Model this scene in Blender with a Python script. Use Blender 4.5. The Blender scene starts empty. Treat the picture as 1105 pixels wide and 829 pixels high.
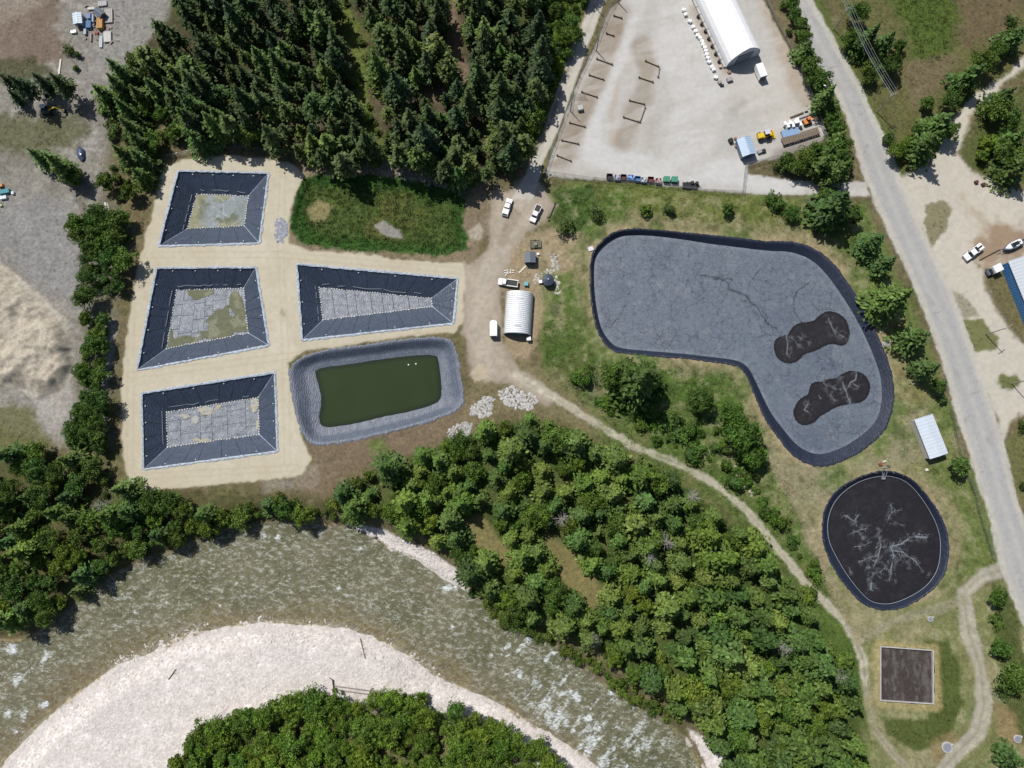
import bpy, bmesh, math, random
import numpy as np
from mathutils import Vector, Matrix
random.seed(7); RNG = np.random.default_rng(11)
S = bpy.context.scene
COL = S.collection
R = math.radians

# ------------------------------------------------------------------ camera, light, exposure
TILT = R(7.6); F = 766.0; CAMZ = 212.0; CX, CY = 552.5, 414.5
cam_d = bpy.data.cameras.new("camera"); cam = bpy.data.objects.new("camera", cam_d); COL.objects.link(cam)
cam.location = (0, 0, CAMZ); cam.rotation_euler = (TILT, 0, 0)
cam_d.sensor_width = 36; cam_d.lens = F / 1105 * 36; cam_d.clip_start = 1; cam_d.clip_end = 4000
S.camera = cam
SUN_EL = R(55); SH = Vector((0.63, -0.77)).normalized()            # direction in which shadows fall on the ground
sun_d = bpy.data.lights.new("sun", 'SUN'); sun = bpy.data.objects.new("sun", sun_d); COL.objects.link(sun)
sun_d.energy = 4.45; sun_d.angle = R(0.53); sun_d.color = (1.0, 0.97, 0.925)
to_sun = Vector((-SH.x * math.cos(SUN_EL), -SH.y * math.cos(SUN_EL), math.sin(SUN_EL)))
sun.rotation_euler = to_sun.to_track_quat('Z', 'Y').to_euler(); sun.location = (-100, 120, 300)
W = bpy.data.worlds.new("World"); S.world = W; W.use_nodes = True
nt = W.node_tree; nt.nodes.clear()
sky = nt.nodes.new('ShaderNodeTexSky'); sky.sky_type = 'NISHITA'; sky.sun_disc = False
sky.sun_elevation = SUN_EL; sky.sun_rotation = math.atan2(to_sun.x, to_sun.y)
bgn = nt.nodes.new('ShaderNodeBackground'); bgn.inputs[1].default_value = 0.07
wo = nt.nodes.new('ShaderNodeOutputWorld'); nt.links.new(sky.outputs[0], bgn.inputs[0]); nt.links.new(bgn.outputs[0], wo.inputs[0])
S.view_settings.view_transform = 'Standard'; S.view_settings.look = 'None'
S.view_settings.exposure = 0.12; S.view_settings.gamma = 1.0; S.view_settings.use_curve_mapping = False

# ------------------------------------------------------------------ photo pixel -> place on the ground (survey of the photograph)
ct, st = math.cos(TILT), math.sin(TILT)
def P(px, py, z=0.0):
    x = (px - CX) / F; y = -(py - CY) / F
    d = Vector((x, y * ct + st, y * st - ct)); t = (z - CAMZ) / d.z
    return Vector((d.x * t, d.y * t, z))
def UV(X, Y, Z):
    dz = Z - CAMZ
    yc = Y * ct + dz * st; zc = -Y * st + dz * ct
    return CX + F * X / -zc, CY - F * yc / -zc
def PA(pts, z=0.0): return [P(a, b, z) for a, b in pts]
def crop(x0, y0, s, pts): return [(x0 + a * s, y0 + b * s) for a, b in pts]
def head(px, py, dx, dy):                                            # heading on the ground of an image direction
    a = P(px, py); b = P(px + dx, py + dy); return math.atan2(b.y - a.y, b.x - a.x)

def lin(c): return tuple(((v / 255) / 12.92 if v < 10.3 else ((v / 255 + 0.055) / 1.055) ** 2.4) for v in c)
def C(r, g, b, k=1.42): return np.array([v / k for v in lin((r, g, b))])

# ------------------------------------------------------------------ noise on arrays
def _hash(ix, iy, seed):
    n = (ix.astype(np.int64) * 374761393 + iy.astype(np.int64) * 668265263 + seed * 982451653) & 0x7fffffff
    n = ((n ^ (n >> 13)) * 1274126177) & 0x7fffffff
    return ((n ^ (n >> 16)) & 0xffff) / 65535.0
def vnoise(X, Y, seed):
    ix = np.floor(X); iy = np.floor(Y); fx = X - ix; fy = Y - iy
    fx = fx * fx * (3 - 2 * fx); fy = fy * fy * (3 - 2 * fy)
    a = _hash(ix, iy, seed); b = _hash(ix + 1, iy, seed); c = _hash(ix, iy + 1, seed); d = _hash(ix + 1, iy + 1, seed)
    return (a * (1 - fx) + b * fx) * (1 - fy) + (c * (1 - fx) + d * fx) * fy
def fbm(X, Y, size, octs=4, seed=0, gain=0.55):                      # about -1 .. 1
    s = np.zeros_like(X); a = 1.0; t = 0.0; k = 1.0 / size
    for o in range(octs):
        s += a * (vnoise(X * k + 17.3 * o, Y * k - 9.1 * o, seed * 31 + o) * 2 - 1); t += a; a *= gain; k *= 2.03
    return s / t * 1.7
def sstep(a, b, x):
    t = np.clip((x - a) / (b - a), 0, 1); return t * t * (3 - 2 * t)
def sdf(U, V, poly, margin=60):                                      # signed distance, negative inside; 1e3 far away
    p = np.array(poly, float); out = np.full(U.shape, 1e3)
    m = (U > p[:, 0].min() - margin) & (U < p[:, 0].max() + margin) & (V > p[:, 1].min() - margin) & (V < p[:, 1].max() + margin)
    u = U[m]; v = V[m]
    if u.size == 0: return out
    d2 = np.full(u.shape, 1e12); ins = np.zeros(u.shape, bool); n = len(p)
    for i in range(n):
        a = p[i]; b = p[(i + 1) % n]; e = b - a; L = max(e @ e, 1e-9)
        t = np.clip(((u - a[0]) * e[0] + (v - a[1]) * e[1]) / L, 0, 1)
        d2 = np.minimum(d2, (u - a[0] - t * e[0]) ** 2 + (v - a[1] - t * e[1]) ** 2)
        if a[1] != b[1]:
            c = ((a[1] > v) != (b[1] > v)); xx = a[0] + (v - a[1]) / (b[1] - a[1]) * e[0]; ins ^= c & (u < xx)
    d = np.sqrt(d2); d[ins] *= -1; out[m] = d; return out
def pdist(U, V, line, margin=40):
    p = np.array(line, float); out = np.full(U.shape, 1e3)
    m = (U > p[:, 0].min() - margin) & (U < p[:, 0].max() + margin) & (V > p[:, 1].min() - margin) & (V < p[:, 1].max() + margin)
    u = U[m]; v = V[m]
    if u.size == 0: return out
    d2 = np.full(u.shape, 1e12)
    for i in range(len(p) - 1):
        a = p[i]; e = p[i + 1] - a; L = max(e @ e, 1e-9)
        t = np.clip(((u - a[0]) * e[0] + (v - a[1]) * e[1]) / L, 0, 1)
        d2 = np.minimum(d2, (u - a[0] - t * e[0]) ** 2 + (v - a[1] - t * e[1]) ** 2)
    out[m] = np.sqrt(d2); return out
def inside(x, y, poly):
    r = False; n = len(poly)
    for i in range(n):
        x1, y1 = poly[i]; x2, y2 = poly[(i + 1) % n]
        if (y1 > y) != (y2 > y) and x < x1 + (y - y1) / (y2 - y1) * (x2 - x1): r = not r
    return r
def smooth_poly(pts, n=3, closed=True):                              # Chaikin corner cutting
    for _ in range(n):
        q = []
        m = len(pts)
        for i in range(m if closed else m - 1):
            a = pts[i]; b = pts[(i + 1) % m]
            q.append((a[0] * .75 + b[0] * .25, a[1] * .75 + b[1] * .25)); q.append((a[0] * .25 + b[0] * .75, a[1] * .25 + b[1] * .75))
        pts = q
    return pts
def resample(pts, n, closed=True):
    p = np.array(pts, float)
    if closed: p = np.vstack([p, p[:1]])
    s = np.concatenate([[0], np.cumsum(np.hypot(*np.diff(p, axis=0).T))])
    t = np.linspace(0, s[-1], n, endpoint=not closed)
    return np.stack([np.interp(t, s, p[:, 0]), np.interp(t, s, p[:, 1])], 1)

# ------------------------------------------------------------------ materials
MATS = {}
def new_mat(name):
    m = bpy.data.materials.new(name); m.use_nodes = True; t = m.node_tree
    b = t.nodes['Principled BSDF']; return m, t, b
def N(t, typ, **kw):
    n = t.nodes.new(typ)
    for k, v in kw.items(): setattr(n, k, v)
    return n
def mathn(t, op, a, b=None, clamp=False):
    n = N(t, 'ShaderNodeMath', operation=op); n.use_clamp = clamp
    for i, v in enumerate((a, b)):
        if v is None: continue
        if isinstance(v, (int, float)): n.inputs[i].default_value = v
        else: t.links.new(v, n.inputs[i])
    return n.outputs[0]
def noise(t, scale, detail=4, rough=0.6, vec=None, dim='3D'):
    n = N(t, 'ShaderNodeTexNoise'); n.inputs['Scale'].default_value = scale; n.inputs['Detail'].default_value = detail; n.inputs['Roughness'].default_value = rough
    if vec is not None: t.links.new(vec, n.inputs['Vector'])
    return n.outputs['Fac']
def world_pos(t): return N(t, 'ShaderNodeNewGeometry').outputs['Position']
def obj_pos(t): return N(t, 'ShaderNodeTexCoord').outputs['Object']
def mulcol(t, col, fac):
    n = N(t, 'ShaderNodeVectorMath', operation='SCALE')
    t.links.new(col, n.inputs[0]); t.links.new(fac, n.inputs['Scale']); return n.outputs[0]
def mrange(t, v, a, b, c, d):
    n = N(t, 'ShaderNodeMapRange'); t.links.new(v, n.inputs[0])
    for i, x in enumerate((a, b, c, d)): n.inputs[i + 1].default_value = x
    return n.outputs[0]
def bump(t, b, h, strength, dist):
    n = N(t, 'ShaderNodeBump'); n.inputs['Strength'].default_value = strength; n.inputs['Distance'].default_value = dist
    t.links.new(h, n.inputs['Height']); t.links.new(n.outputs[0], b.inputs['Normal'])
def mat(name, rgb, rough=0.6, metal=0.0, var=0.15, scale=2.0, bmp=0.0, grime=0.0, spec=0.35):
    if name in MATS: return MATS[name]
    m, t, b = new_mat(name); pos = obj_pos(t)
    rgbn = N(t, 'ShaderNodeRGB'); rgbn.outputs[0].default_value = (*rgb, 1)
    n1 = noise(t, scale, 5, 0.65, pos); f = mrange(t, n1, 0.3, 0.7, 1 - var, 1 + var)
    c = mulcol(t, rgbn.outputs[0], f)
    if grime:
        g = mrange(t, noise(t, scale * 0.35, 6, 0.75, pos), 0.52, 0.75, 0, grime)
        mx = N(t, 'ShaderNodeMix', data_type='RGBA'); t.links.new(g, mx.inputs[0]); t.links.new(c, mx.inputs[6]); mx.inputs[7].default_value = (.16, .12, .085, 1); c = mx.outputs[2]
    t.links.new(c, b.inputs['Base Color']); b.inputs['Roughness'].default_value = rough; b.inputs['Metallic'].default_value = metal
    b.inputs['Specular IOR Level'].default_value = spec
    if bmp: bump(t, b, noise(t, scale * 3, 4, 0.6, pos), 0.5, bmp)
    MATS[name] = m; return m
def ground_mat(name, grain=0.25, scales=((3.0, .5), (0.7, .5)), rough=0.95, bmp=0.08, speck=0.0):
    m, t, b = new_mat(name); pos = world_pos(t)
    a = N(t, 'ShaderNodeAttribute', attribute_name='Col').outputs['Color']
    n1 = noise(t, scales[0][0], 3, 0.7, pos); n2 = noise(t, scales[1][0], 4, 0.65, pos)
    s = mathn(t, 'ADD', mathn(t, 'MULTIPLY', n1, scales[0][1]), mathn(t, 'MULTIPLY', n2, scales[1][1]))
    c = mulcol(t, a, mrange(t, s, 0.3, 0.7, 1 - grain, 1 + grain))
    if speck:
        v = N(t, 'ShaderNodeTexVoronoi'); v.inputs['Scale'].default_value = 1.6; t.links.new(pos, v.inputs['Vector'])
        sp = N(t, 'ShaderNodeSeparateColor'); t.links.new(v.outputs['Color'], sp.inputs[0])
        c = mulcol(t, c, mrange(t, sp.outputs[0], 0, 1, 1 - speck, 1 + speck))
    t.links.new(c, b.inputs['Base Color']); b.inputs['Roughness'].default_value = rough; b.inputs['Specular IOR Level'].default_value = 0.15
    bump(t, b, s, 0.6, bmp); MATS[name] = m; return m
def leaf_mat(name):
    m, t, b = new_mat(name)
    a = N(t, 'ShaderNodeAttribute', attribute_name='Col').outputs['Color']
    oi = N(t, 'ShaderNodeObjectInfo')
    mx = N(t, 'ShaderNodeVectorMath', operation='MULTIPLY'); t.links.new(a, mx.inputs[0]); t.links.new(oi.outputs['Color'], mx.inputs[1])
    c = mulcol(t, mx.outputs[0], mrange(t, oi.outputs['Random'], 0, 1, 0.8, 1.2))
    t.links.new(c, b.inputs['Base Color']); b.inputs['Roughness'].default_value = 0.6; b.inputs['Specular IOR Level'].default_value = 0.25
    tr = N(t, 'ShaderNodeBsdfTranslucent'); t.links.new(c, tr.inputs[0])
    ms = N(t, 'ShaderNodeMixShader'); ms.inputs[0].default_value = 0.25
    t.links.new(b.outputs[0], ms.inputs[1]); t.links.new(tr.outputs[0], ms.inputs[2])
    t.links.new(ms.outputs[0], t.nodes['Material Output'].inputs[0]); return m
M_LEAF = leaf_mat('foliage')
M_BARK = mat('bark', (.11, .075, .05), 0.9, var=0.3, scale=3)
M_DEAD = mat('bare_wood', (.26, .24, .22), 0.9, var=0.25, scale=3)
M_WHITE = mat('white_paint', (.78, .78, .77), 0.35, var=0.04, scale=1.5, spec=0.5)
M_GLASS = mat('dark_glass', (.015, .02, .025), 0.08, var=0.1, spec=0.8)
M_TYRE = mat('tyre_rubber', (.02, .02, .02), 0.85)
M_RIM = mat('rim_metal', (.5, .5, .52), 0.35, 0.9)
M_BLACK = mat('black_plastic', (.02, .02, .022), 0.55, var=0.3)
M_STEEL = mat('galvanised_steel', (.42, .43, .45), 0.45, 0.6, var=0.15)
M_TIMBER = mat('weathered_timber', (.17, .135, .1), 0.85, var=0.3, scale=4)
M_CONC = mat('concrete', (.4, .39, .37), 0.9, var=0.15, scale=1.5, bmp=0.02)
M_STONE = None

# ------------------------------------------------------------------ mesh building
class MB:
    def __init__(s): s.v = []; s.f = []
    def add(s, vs, fs):
        o = len(s.v); s.v += [tuple(v) for v in vs]; s.f += [tuple(i + o for i in f) for f in fs]; return s
    def box(s, c, d, rz=0.0, taper=1.0):
        hx, hy, hz = d[0] / 2, d[1] / 2, d[2] / 2; cs, sn = math.cos(rz), math.sin(rz); vs = []
        for z, k in ((-hz, 1), (hz, taper)):
            for x, y in ((-hx, -hy), (hx, -hy), (hx, hy), (-hx, hy)):
                x *= k; y *= k; vs.append((c[0] + x * cs - y * sn, c[1] + x * sn + y * cs, c[2] + z))
        return s.add(vs, [(0, 3, 2, 1), (4, 5, 6, 7), (0, 1, 5, 4), (1, 2, 6, 5), (2, 3, 7, 6), (3, 0, 4, 7)])
    def tube(s, a, b, r, r2=None, n=8, cap=True):
        a = Vector(a); b = Vector(b); r2 = r if r2 is None else r2; d = (b - a).normalized()
        u = d.orthogonal().normalized(); w = d.cross(u); vs = []
        for p, q in ((a, r), (b, r2)):
            for i in range(n):
                t = 2 * math.pi * i / n; vs.append(p + u * math.cos(t) * q + w * math.sin(t) * q)
        fs = [(i, (i + 1) % n, n + (i + 1) % n, n + i) for i in range(n)]
        if cap: fs += [tuple(range(n))[::-1], tuple(range(n, 2 * n))]
        return s.add(vs, fs)
    def prism(s, prof, y0, y1, inset=0.0):                            # profile in x,z swept along y
        n = len(prof); cx = sum(p[0] for p in prof) / n
        vs = [(x, y0, z) for x, z in prof] + [(x, y1, z) for x, z in prof]
        fs = [(i, (i + 1) % n, n + (i + 1) % n, n + i) for i in range(n)] + [tuple(range(n))[::-1], tuple(range(n, 2 * n))]
        return s.add(vs, fs)
    def loft(s, rings, closed=True, cap=True):
        n = len(rings[0]); vs = [v for r in rings for v in r]; fs = []
        for k in range(len(rings) - 1):
            for i in range(n if closed else n - 1):
                j = (i + 1) % n; fs.append((k * n + i, k * n + j, (k + 1) * n + j, (k + 1) * n + i))
        if cap and closed: fs += [tuple(range(n))[::-1], tuple(range((len(rings) - 1) * n, len(rings) * n))]
        return s.add(vs, fs)
    def mesh(s, name, m, bev=0.0, smooth=False):
        me = bpy.data.meshes.new(name); me.from_pydata(s.v, [], s.f)
        bm = bmesh.new(); bm.from_mesh(me); bmesh.ops.recalc_face_normals(bm, faces=bm.faces)
        if bev: bmesh.ops.bevel(bm, geom=bm.edges[:], offset=bev, segments=2, affect='EDGES', clamp_overlap=True)
        bm.to_mesh(me); bm.free(); me.materials.append(m)
        if smooth: me.polygons.foreach_set('use_smooth', [True] * len(me.polygons))
        return me
    def build(s, name, m, parent=None, bev=0.0, smooth=False, label=None):
        o = bpy.data.objects.new(name, s.mesh(name, m, bev, smooth)); COL.objects.link(o)
        if parent is not None: o.parent = parent
        if label: o['label'] = label
        return o
def np_mesh(name, V, Fq, m, col=None, smooth=True):
    V = np.asarray(V, np.float32); Fq = np.asarray(Fq, np.int32); k = Fq.shape[1]; n = len(Fq)
    me = bpy.data.meshes.new(name); me.vertices.add(len(V)); me.vertices.foreach_set('co', V.ravel())
    me.loops.add(n * k); me.loops.foreach_set('vertex_index', Fq.ravel())
    me.polygons.add(n); me.polygons.foreach_set('loop_start', np.arange(0, n * k, k, dtype=np.int32))
    try: me.polygons.foreach_set('loop_total', np.full(n, k, np.int32))
    except Exception: pass
    if smooth: me.polygons.foreach_set('use_smooth', np.ones(n, bool))
    if col is not None:
        ca = me.color_attributes.new('Col', 'FLOAT_COLOR', 'POINT')
        c4 = np.ones((len(V), 4), np.float32); c4[:, :3] = col; ca.data.foreach_set('color', c4.ravel())
    me.materials.append(m); me.update(calc_edges=True); me.validate(); return me
def link(name, me, parent=None, **props):
    o = bpy.data.objects.new(name, me); COL.objects.link(o)
    if parent is not None: o.parent = parent
    for k, v in props.items(): o[k] = v
    return o
def thing(name, label, cat, loc=(0, 0, 0), rz=0.0, group=None):
    o = bpy.data.objects.new(name, None); COL.objects.link(o); o.location = loc; o.rotation_euler = (0, 0, rz)
    o.empty_display_size = 0.5; o['label'] = label; o['category'] = cat
    if group: o['group'] = group
    return o
def tag(o, label, cat, group=None):
    o['label'] = label; o['category'] = cat
    if group: o['group'] = group
    return o
def dup(root, loc, rz, label, group=None, scale=1.0):
    r = root.copy(); COL.objects.link(r); r.location = loc; r.rotation_euler = (0, 0, rz); r.scale = (scale,) * 3; r['label'] = label
    if group: r['group'] = group
    for ch in root.children:
        c = ch.copy(); COL.objects.link(c); c.parent = r
        for g in ch.children:
            d = g.copy(); COL.objects.link(d); d.parent = c
    return r

# ------------------------------------------------------------------ outlines surveyed from the photograph (pixels)
PITS = [([(192.2, 184.5), (289.8, 187), (279.7, 262.4), (171.3, 265.6)], [(212.5, 209.8), (268.3, 211.7), (263.8, 244), (202.4, 247.2)]),
        ([(169, 289.4), (276.1, 288.7), (289.9, 372.7), (148, 399.5)], [(190.7, 313.3), (263.1, 311.1), (268.1, 359.6), (179.8, 376.3)]),
        ([(153, 424.7), (296.3, 402.2), (299.2, 487), (155.1, 506.5)], [(179.8, 445), (278.9, 429), (279.7, 468.8), (181.2, 482.6)]),
        ([(320.3, 285.3), (494, 300.8), (488.9, 349), (326.3, 367)], [(344.4, 310.3), (465.6, 322.3), (466.5, 330.9), (348.7, 345.5)])]
GREEN_OUT = smooth_poly([(313, 393), (345, 380), (400, 374), (445, 367), (480, 366), (491, 375), (495, 410), (500, 432), (494, 441), (480, 447), (440, 460), (390, 472), (345, 480), (331, 474), (322, 450), (316, 420)], 2)
GREEN_IN = smooth_poly([(341, 398), (377, 394), (406, 389), (439, 385), (470, 383), (473, 390), (476, 422), (474, 434), (450, 442), (414, 449), (377, 458), (352, 461), (345, 457), (346, 444), (349, 440), (348, 427), (342, 406)], 2)
LAG_OUT = smooth_poly([(637.4, 281), (643.8, 265.8), (659, 253), (674, 247.6), (702, 248), (740, 252), (765.5, 254.5), (791, 257), (830, 262), (850, 261), (870.6, 265), (888, 274.7), (906, 292.4), (926, 324), (941.6, 352), (954, 380), (963, 405), (964.4, 435), (958, 458), (946.6, 473), (926, 488.6), (906, 498.7), (886, 503.8), (868, 498.7), (853, 488.6), (840, 471), (825, 450.5), (811, 415), (803.4, 400), (796, 394), (778, 391), (740, 386), (702, 383.6), (664, 380), (654, 372), (645, 357), (640, 336.8), (637.4, 311)], 2)
LAG_IN = smooth_poly([(641, 281), (647, 268), (662, 257), (676, 254), (702, 254), (740, 259), (765, 263), (791, 266), (830, 271), (850, 271), (868, 276), (882, 285), (897, 302), (916, 330), (931, 357), (943, 384), (951, 407), (952, 435), (946, 454), (935, 466), (917, 479), (900, 487), (884, 491), (869, 487), (856, 477), (845, 463), (832, 447), (816, 413), (808, 396), (797, 389), (778, 386.5), (740, 382), (702, 379), (667, 376), (658, 369), (649, 356), (644, 336), (641, 311)], 2)
RC = lambda pts: crop(880, 500, 0.199, pts)
RND_OUT = smooth_poly(RC([(370, 42), (450, 55), (510, 80), (570, 135), (630, 210), (690, 310), (720, 400), (720, 500), (705, 590), (650, 670), (560, 740), (450, 790), (370, 795), (280, 775), (215, 720), (140, 630), (80, 530), (45, 430), (38, 330), (55, 240), (105, 160), (180, 105), (270, 65)]), 2)
RND_IN = smooth_poly(RC([(370, 65), (430, 72), (490, 95), (545, 145), (610, 235), (655, 320), (680, 400), (680, 500), (665, 580), (615, 660), (530, 720), (430, 762), (370, 768), (300, 755), (245, 705), (170, 610), (105, 500), (68, 420), (60, 330), (80, 245), (125, 175), (200, 115), (280, 80)]), 2)
TANK = [(950, 697.4), (1007.6, 701.7), (1008.2, 760.4), (950, 756.6)]
PAD = [(178, 178), (200, 172), (250, 168), (285, 172), (310, 175), (330, 188), (318, 215), (312, 235), (312, 262), (330, 270), (400, 275), (450, 282), (499, 284), (502, 300), (500, 350), (490, 360), (440, 364), (390, 370), (330, 380), (311, 392), (313, 420), (320, 455), (328, 480), (337, 495), (325, 512), (300, 518), (240, 523), (200, 526), (160, 530), (140, 520), (134, 505), (131, 470), (131, 420), (135, 370), (140, 330), (148, 285), (160, 240), (170, 205)]
ROAD = [(855, -40), (874, -40), (873, 0), (896, 40), (929, 101), (950, 146), (974, 205), (1002, 268), (1023, 311), (1040, 357), (1053, 395), (1072, 448), (1081, 478), (1091, 524), (1105, 567), (1140, 670), (1115, 690), (1086, 620), (1081, 603), (1075, 572), (1061, 529), (1050.5, 496), (1040, 466), (1025, 408), (1012.5, 367), (997, 327), (977, 281), (962, 251), (944, 212), (934, 190), (917, 130), (905, 100), (885, 72), (865, 40), (855, 0)]
WROAD = [(654, -50), (670, -50), (652.6, 0), (636, 48), (618.5, 96), (602, 142), (588, 172), (580, 200), (574, 215), (552, 215), (565, 193), (575, 165), (589, 137), (598, 106), (618.5, 48), (637, 0)]
DIRT = [(566, 190), (548, 206), (530, 206), (528, 235), (527, 262), (512, 285), (494, 283), (498, 300), (496, 350), (502, 380), (508, 405), (518, 412), (545, 410), (556, 416), (590, 440), (600, 432), (575, 408), (560, 398), (548, 385), (542, 368), (540, 330), (541, 305), (548, 282), (558, 266), (572, 250), (588, 240), (600, 222), (590, 205), (580, 196)]
YARD = [(690, -60), (672, 0), (657, 12), (647, 40), (627, 80), (612, 120), (600, 155), (588, 185), (592, 191), (640, 194), (700, 197), (760, 205), (800, 208), (880, 212), (940, 212), (934, 196), (880, 196), (825, 192), (806, 189), (806, 178), (850, 166), (888, 152), (892, 140), (878, 118), (870, 95), (855, 60), (835, 25), (822, 0), (800, -60)]
RIVER = [(-140, 760), (-40, 705), (0, 690), (30, 688), (60, 668), (110, 625), (150, 605), (200, 588), (250, 568), (300, 561), (350, 563), (386, 567), (420, 590), (455, 604), (480, 622), (505, 635), (530, 655), (560, 680), (600, 695), (650, 735), (690, 760), (720, 780), (742, 800), (765, 840), (800, 930), (700, 930), (655, 840), (620, 812), (580, 788), (540, 764), (500, 746), (470, 734), (430, 705), (400, 690), (370, 681), (330, 678), (280, 675), (240, 680), (200, 690), (160, 709), (130, 720), (80, 755), (40, 790), (5, 829), (-60, 930), (-200, 930)]
BAR = [(5, 829), (40, 790), (80, 755), (130, 720), (160, 709), (200, 690), (240, 680), (280, 675), (330, 678), (370, 681), (400, 690), (430, 705), (470, 734), (500, 746), (540, 764), (580, 788), (620, 812), (655, 840), (640, 860), (600, 845), (540, 800), (480, 770), (430, 765), (330, 765), (280, 775), (210, 800), (180, 840), (150, 930), (-60, 930)]
STRIP = [(378, 562), (420, 574), (450, 588), (480, 606), (502, 622), (500, 632), (480, 622), (455, 604), (420, 590), (386, 570)]
STRIP2 = [(742, 786), (765, 798), (805, 835), (820, 900), (790, 900), (765, 835)]
DRIVE = [(960, 196), (985, 188), (1003, 180), (1012, 165), (1022, 145), (1030, 125), (1040, 112), (1058, 98), (1085, 80), (1130, 40), (1150, 50), (1105, 74), (1068, 104), (1050, 122), (1041, 145), (1033, 165), (1042, 182), (1060, 192), (1085, 203), (1140, 215), (1150, 280), (1100, 282), (1062, 289), (1064, 305), (1076, 332), (1090, 356), (1110, 378), (1140, 420), (1140, 440), (1100, 450), (1088, 462), (1083, 480), (1072, 448), (1053, 395), (1040, 357), (1023, 311), (1002, 268), (974, 205)]
FOREST = [(350, 545), (380, 525), (400, 510), (430, 500), (480, 480), (520, 462), (560, 450), (590, 455), (620, 470), (680, 500), (740, 520), (780, 560), (830, 600), (860, 640), (890, 680), (910, 710), (925, 750), (930, 800), (940, 860), (800, 860), (770, 790), (745, 775), (720, 752), (690, 735), (660, 715), (640, 697), (600, 680), (560, 668), (530, 650), (510, 630), (500, 605), (470, 585), (440, 570), (400, 555)]
TOPF = [(160, 45), (185, 20), (205, -40), (660, -60), (640, 0), (615, 45), (590, 110), (572, 150), (560, 178), (520, 190), (470, 185), (430, 170), (400, 165), (370, 178), (330, 172), (290, 146), (240, 136), (200, 130), (180, 110), (160, 80)]
WET = [(322, 192), (345, 188), (400, 188), (450, 195), (490, 205), (503, 215), (500, 245), (508, 258), (505, 268), (480, 277), (440, 275), (400, 272), (350, 268), (325, 262), (313, 248), (316, 220)]
HEAP = [(-40, 260), (0, 285), (20, 300), (50, 325), (70, 345), (82, 375), (80, 400), (65, 425), (40, 430), (20, 420), (0, 418), (-40, 430)]
TRAIL = [(556, 405), (575, 416), (600, 430), (640, 455), (680, 480), (730, 500), (770, 522), (800, 545), (830, 580), (870, 630), (905, 665), (922, 690), (932, 712), (935, 760), (945, 790), (965, 815), (990, 840)]
TRACK = [(1092, 612), (1060, 622), (1040, 640), (1045, 680), (1058, 720), (1062, 760), (1055, 790), (1030, 815), (1005, 845)]
TRACK2 = [(800, 480), (830, 496), (855, 537), (873, 572), (885, 604), (903, 645), (925, 690)]
TRACK3 = [(1040, 648), (1000, 660), (960, 672), (930, 690)]

# ------------------------------------------------------------------ the ground: one grid, coloured by surface and cut into its surfaces
DX = 0.42
xs = np.arange(-200, 200 + DX, DX); ys = np.arange(-100, 182 + DX, DX)
GX, GY = np.meshgrid(xs, ys); NYg, NXg = GX.shape
U0, V0 = UV(GX, GY, np.zeros_like(GX))
n_big = fbm(GX, GY, 40, 3, 1); n_mid = fbm(GX, GY, 9, 4, 2); n_fine = fbm(GX, GY, 2.2, 3, 3); n_mid2 = fbm(GX, GY, 14, 4, 4); n_pix = fbm(GX, GY, 0.9, 2, 5)
def zfun(U, V, X, Y):
    dr = sdf(U, V, RIVER, 120); db = np.minimum(sdf(U, V, BAR, 60), np.minimum(sdf(U, V, STRIP, 30), sdf(U, V, STRIP2, 30)))
    bank = sstep(26, -2, dr + 4 * fbm(X, Y, 6, 2, 9)) * 2.6
    bar = sstep(30, 0, db) * 1.9 + sstep(60, 0, dr) * 0.5 * (db < 0)
    z = -np.where(db < 4, np.minimum(bank, bar), bank)
    z = np.where(dr < 0, -2.6 - 0.9 * sstep(0, -14, dr), z)
    z += 0.10 * fbm(X, Y, 6, 3, 8) * (dr > 0)
    wd = sdf(U, V, WET, 20); z -= 0.9 * sstep(4, -10, wd)
    hp = sdf(U, V, HEAP, 40); z += 3.4 * sstep(3, -20, hp) * (1 + 0.35 * fbm(X, Y, 6, 3, 12)) * (hp < 40) + .22 * fbm(X, Y, 2.2, 2, 13) * (hp < 0)
    for cx, cy, r, h in ((22, 372, 9, 1.3), (10, 385, 10, 1.4), (30, 385, 9, 1.2), (14, 360, 8, 0.9)):
        z += h * np.exp(-((U - cx) ** 2 + (V - cy) ** 2) / (r * r))
    return z
Z0 = zfun(U0, V0, GX, GY); U1, V1 = UV(GX, GY, Z0); GZ = zfun(U1, V1, GX, GY); GU, GV = UV(GX, GY, GZ)
flat = np.ones_like(GX)
D = {}
for k, p in (('pad', PAD), ('road', ROAD), ('wroad', WROAD), ('dirt', DIRT), ('yard', YARD), ('river', RIVER), ('bar', BAR), ('strip', STRIP), ('strip2', STRIP2), ('drive', DRIVE), ('forest', FOREST), ('topf', TOPF), ('wet', WET), ('heap', HEAP), ('lag', LAG_OUT), ('rnd', RND_OUT), ('green', GREEN_OUT), ('tank', TANK)):
    D[k] = sdf(GU, GV, p, 80 if k == 'river' else 45)
for i, (o, _) in enumerate(PITS): D['pit%d' % i] = sdf(GU, GV, o, 12)
for k, l in (('trail', TRAIL), ('track', TRACK), ('track2', TRACK2), ('track3', TRACK3)): D[k] = pdist(GU, GV, l)
GZ *= np.where((D['pad'] < 6) | (D['yard'] < 3) | (D['road'] < 3), 0.15, 1.0)   # graded flat
ringz = np.minimum.reduce([D['lag'], D['rnd'], D['green'], D['tank']] + [D['pit%d' % i] for i in range(4)])
GZ *= sstep(0, 6, ringz)
def ground_z(x, y):
    i = min(max(int(round((x - xs[0]) / DX)), 0), NXg - 1); j = min(max(int(round((y - ys[0]) / DX)), 0), NYg - 1); return float(GZ[j, i])

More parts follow.
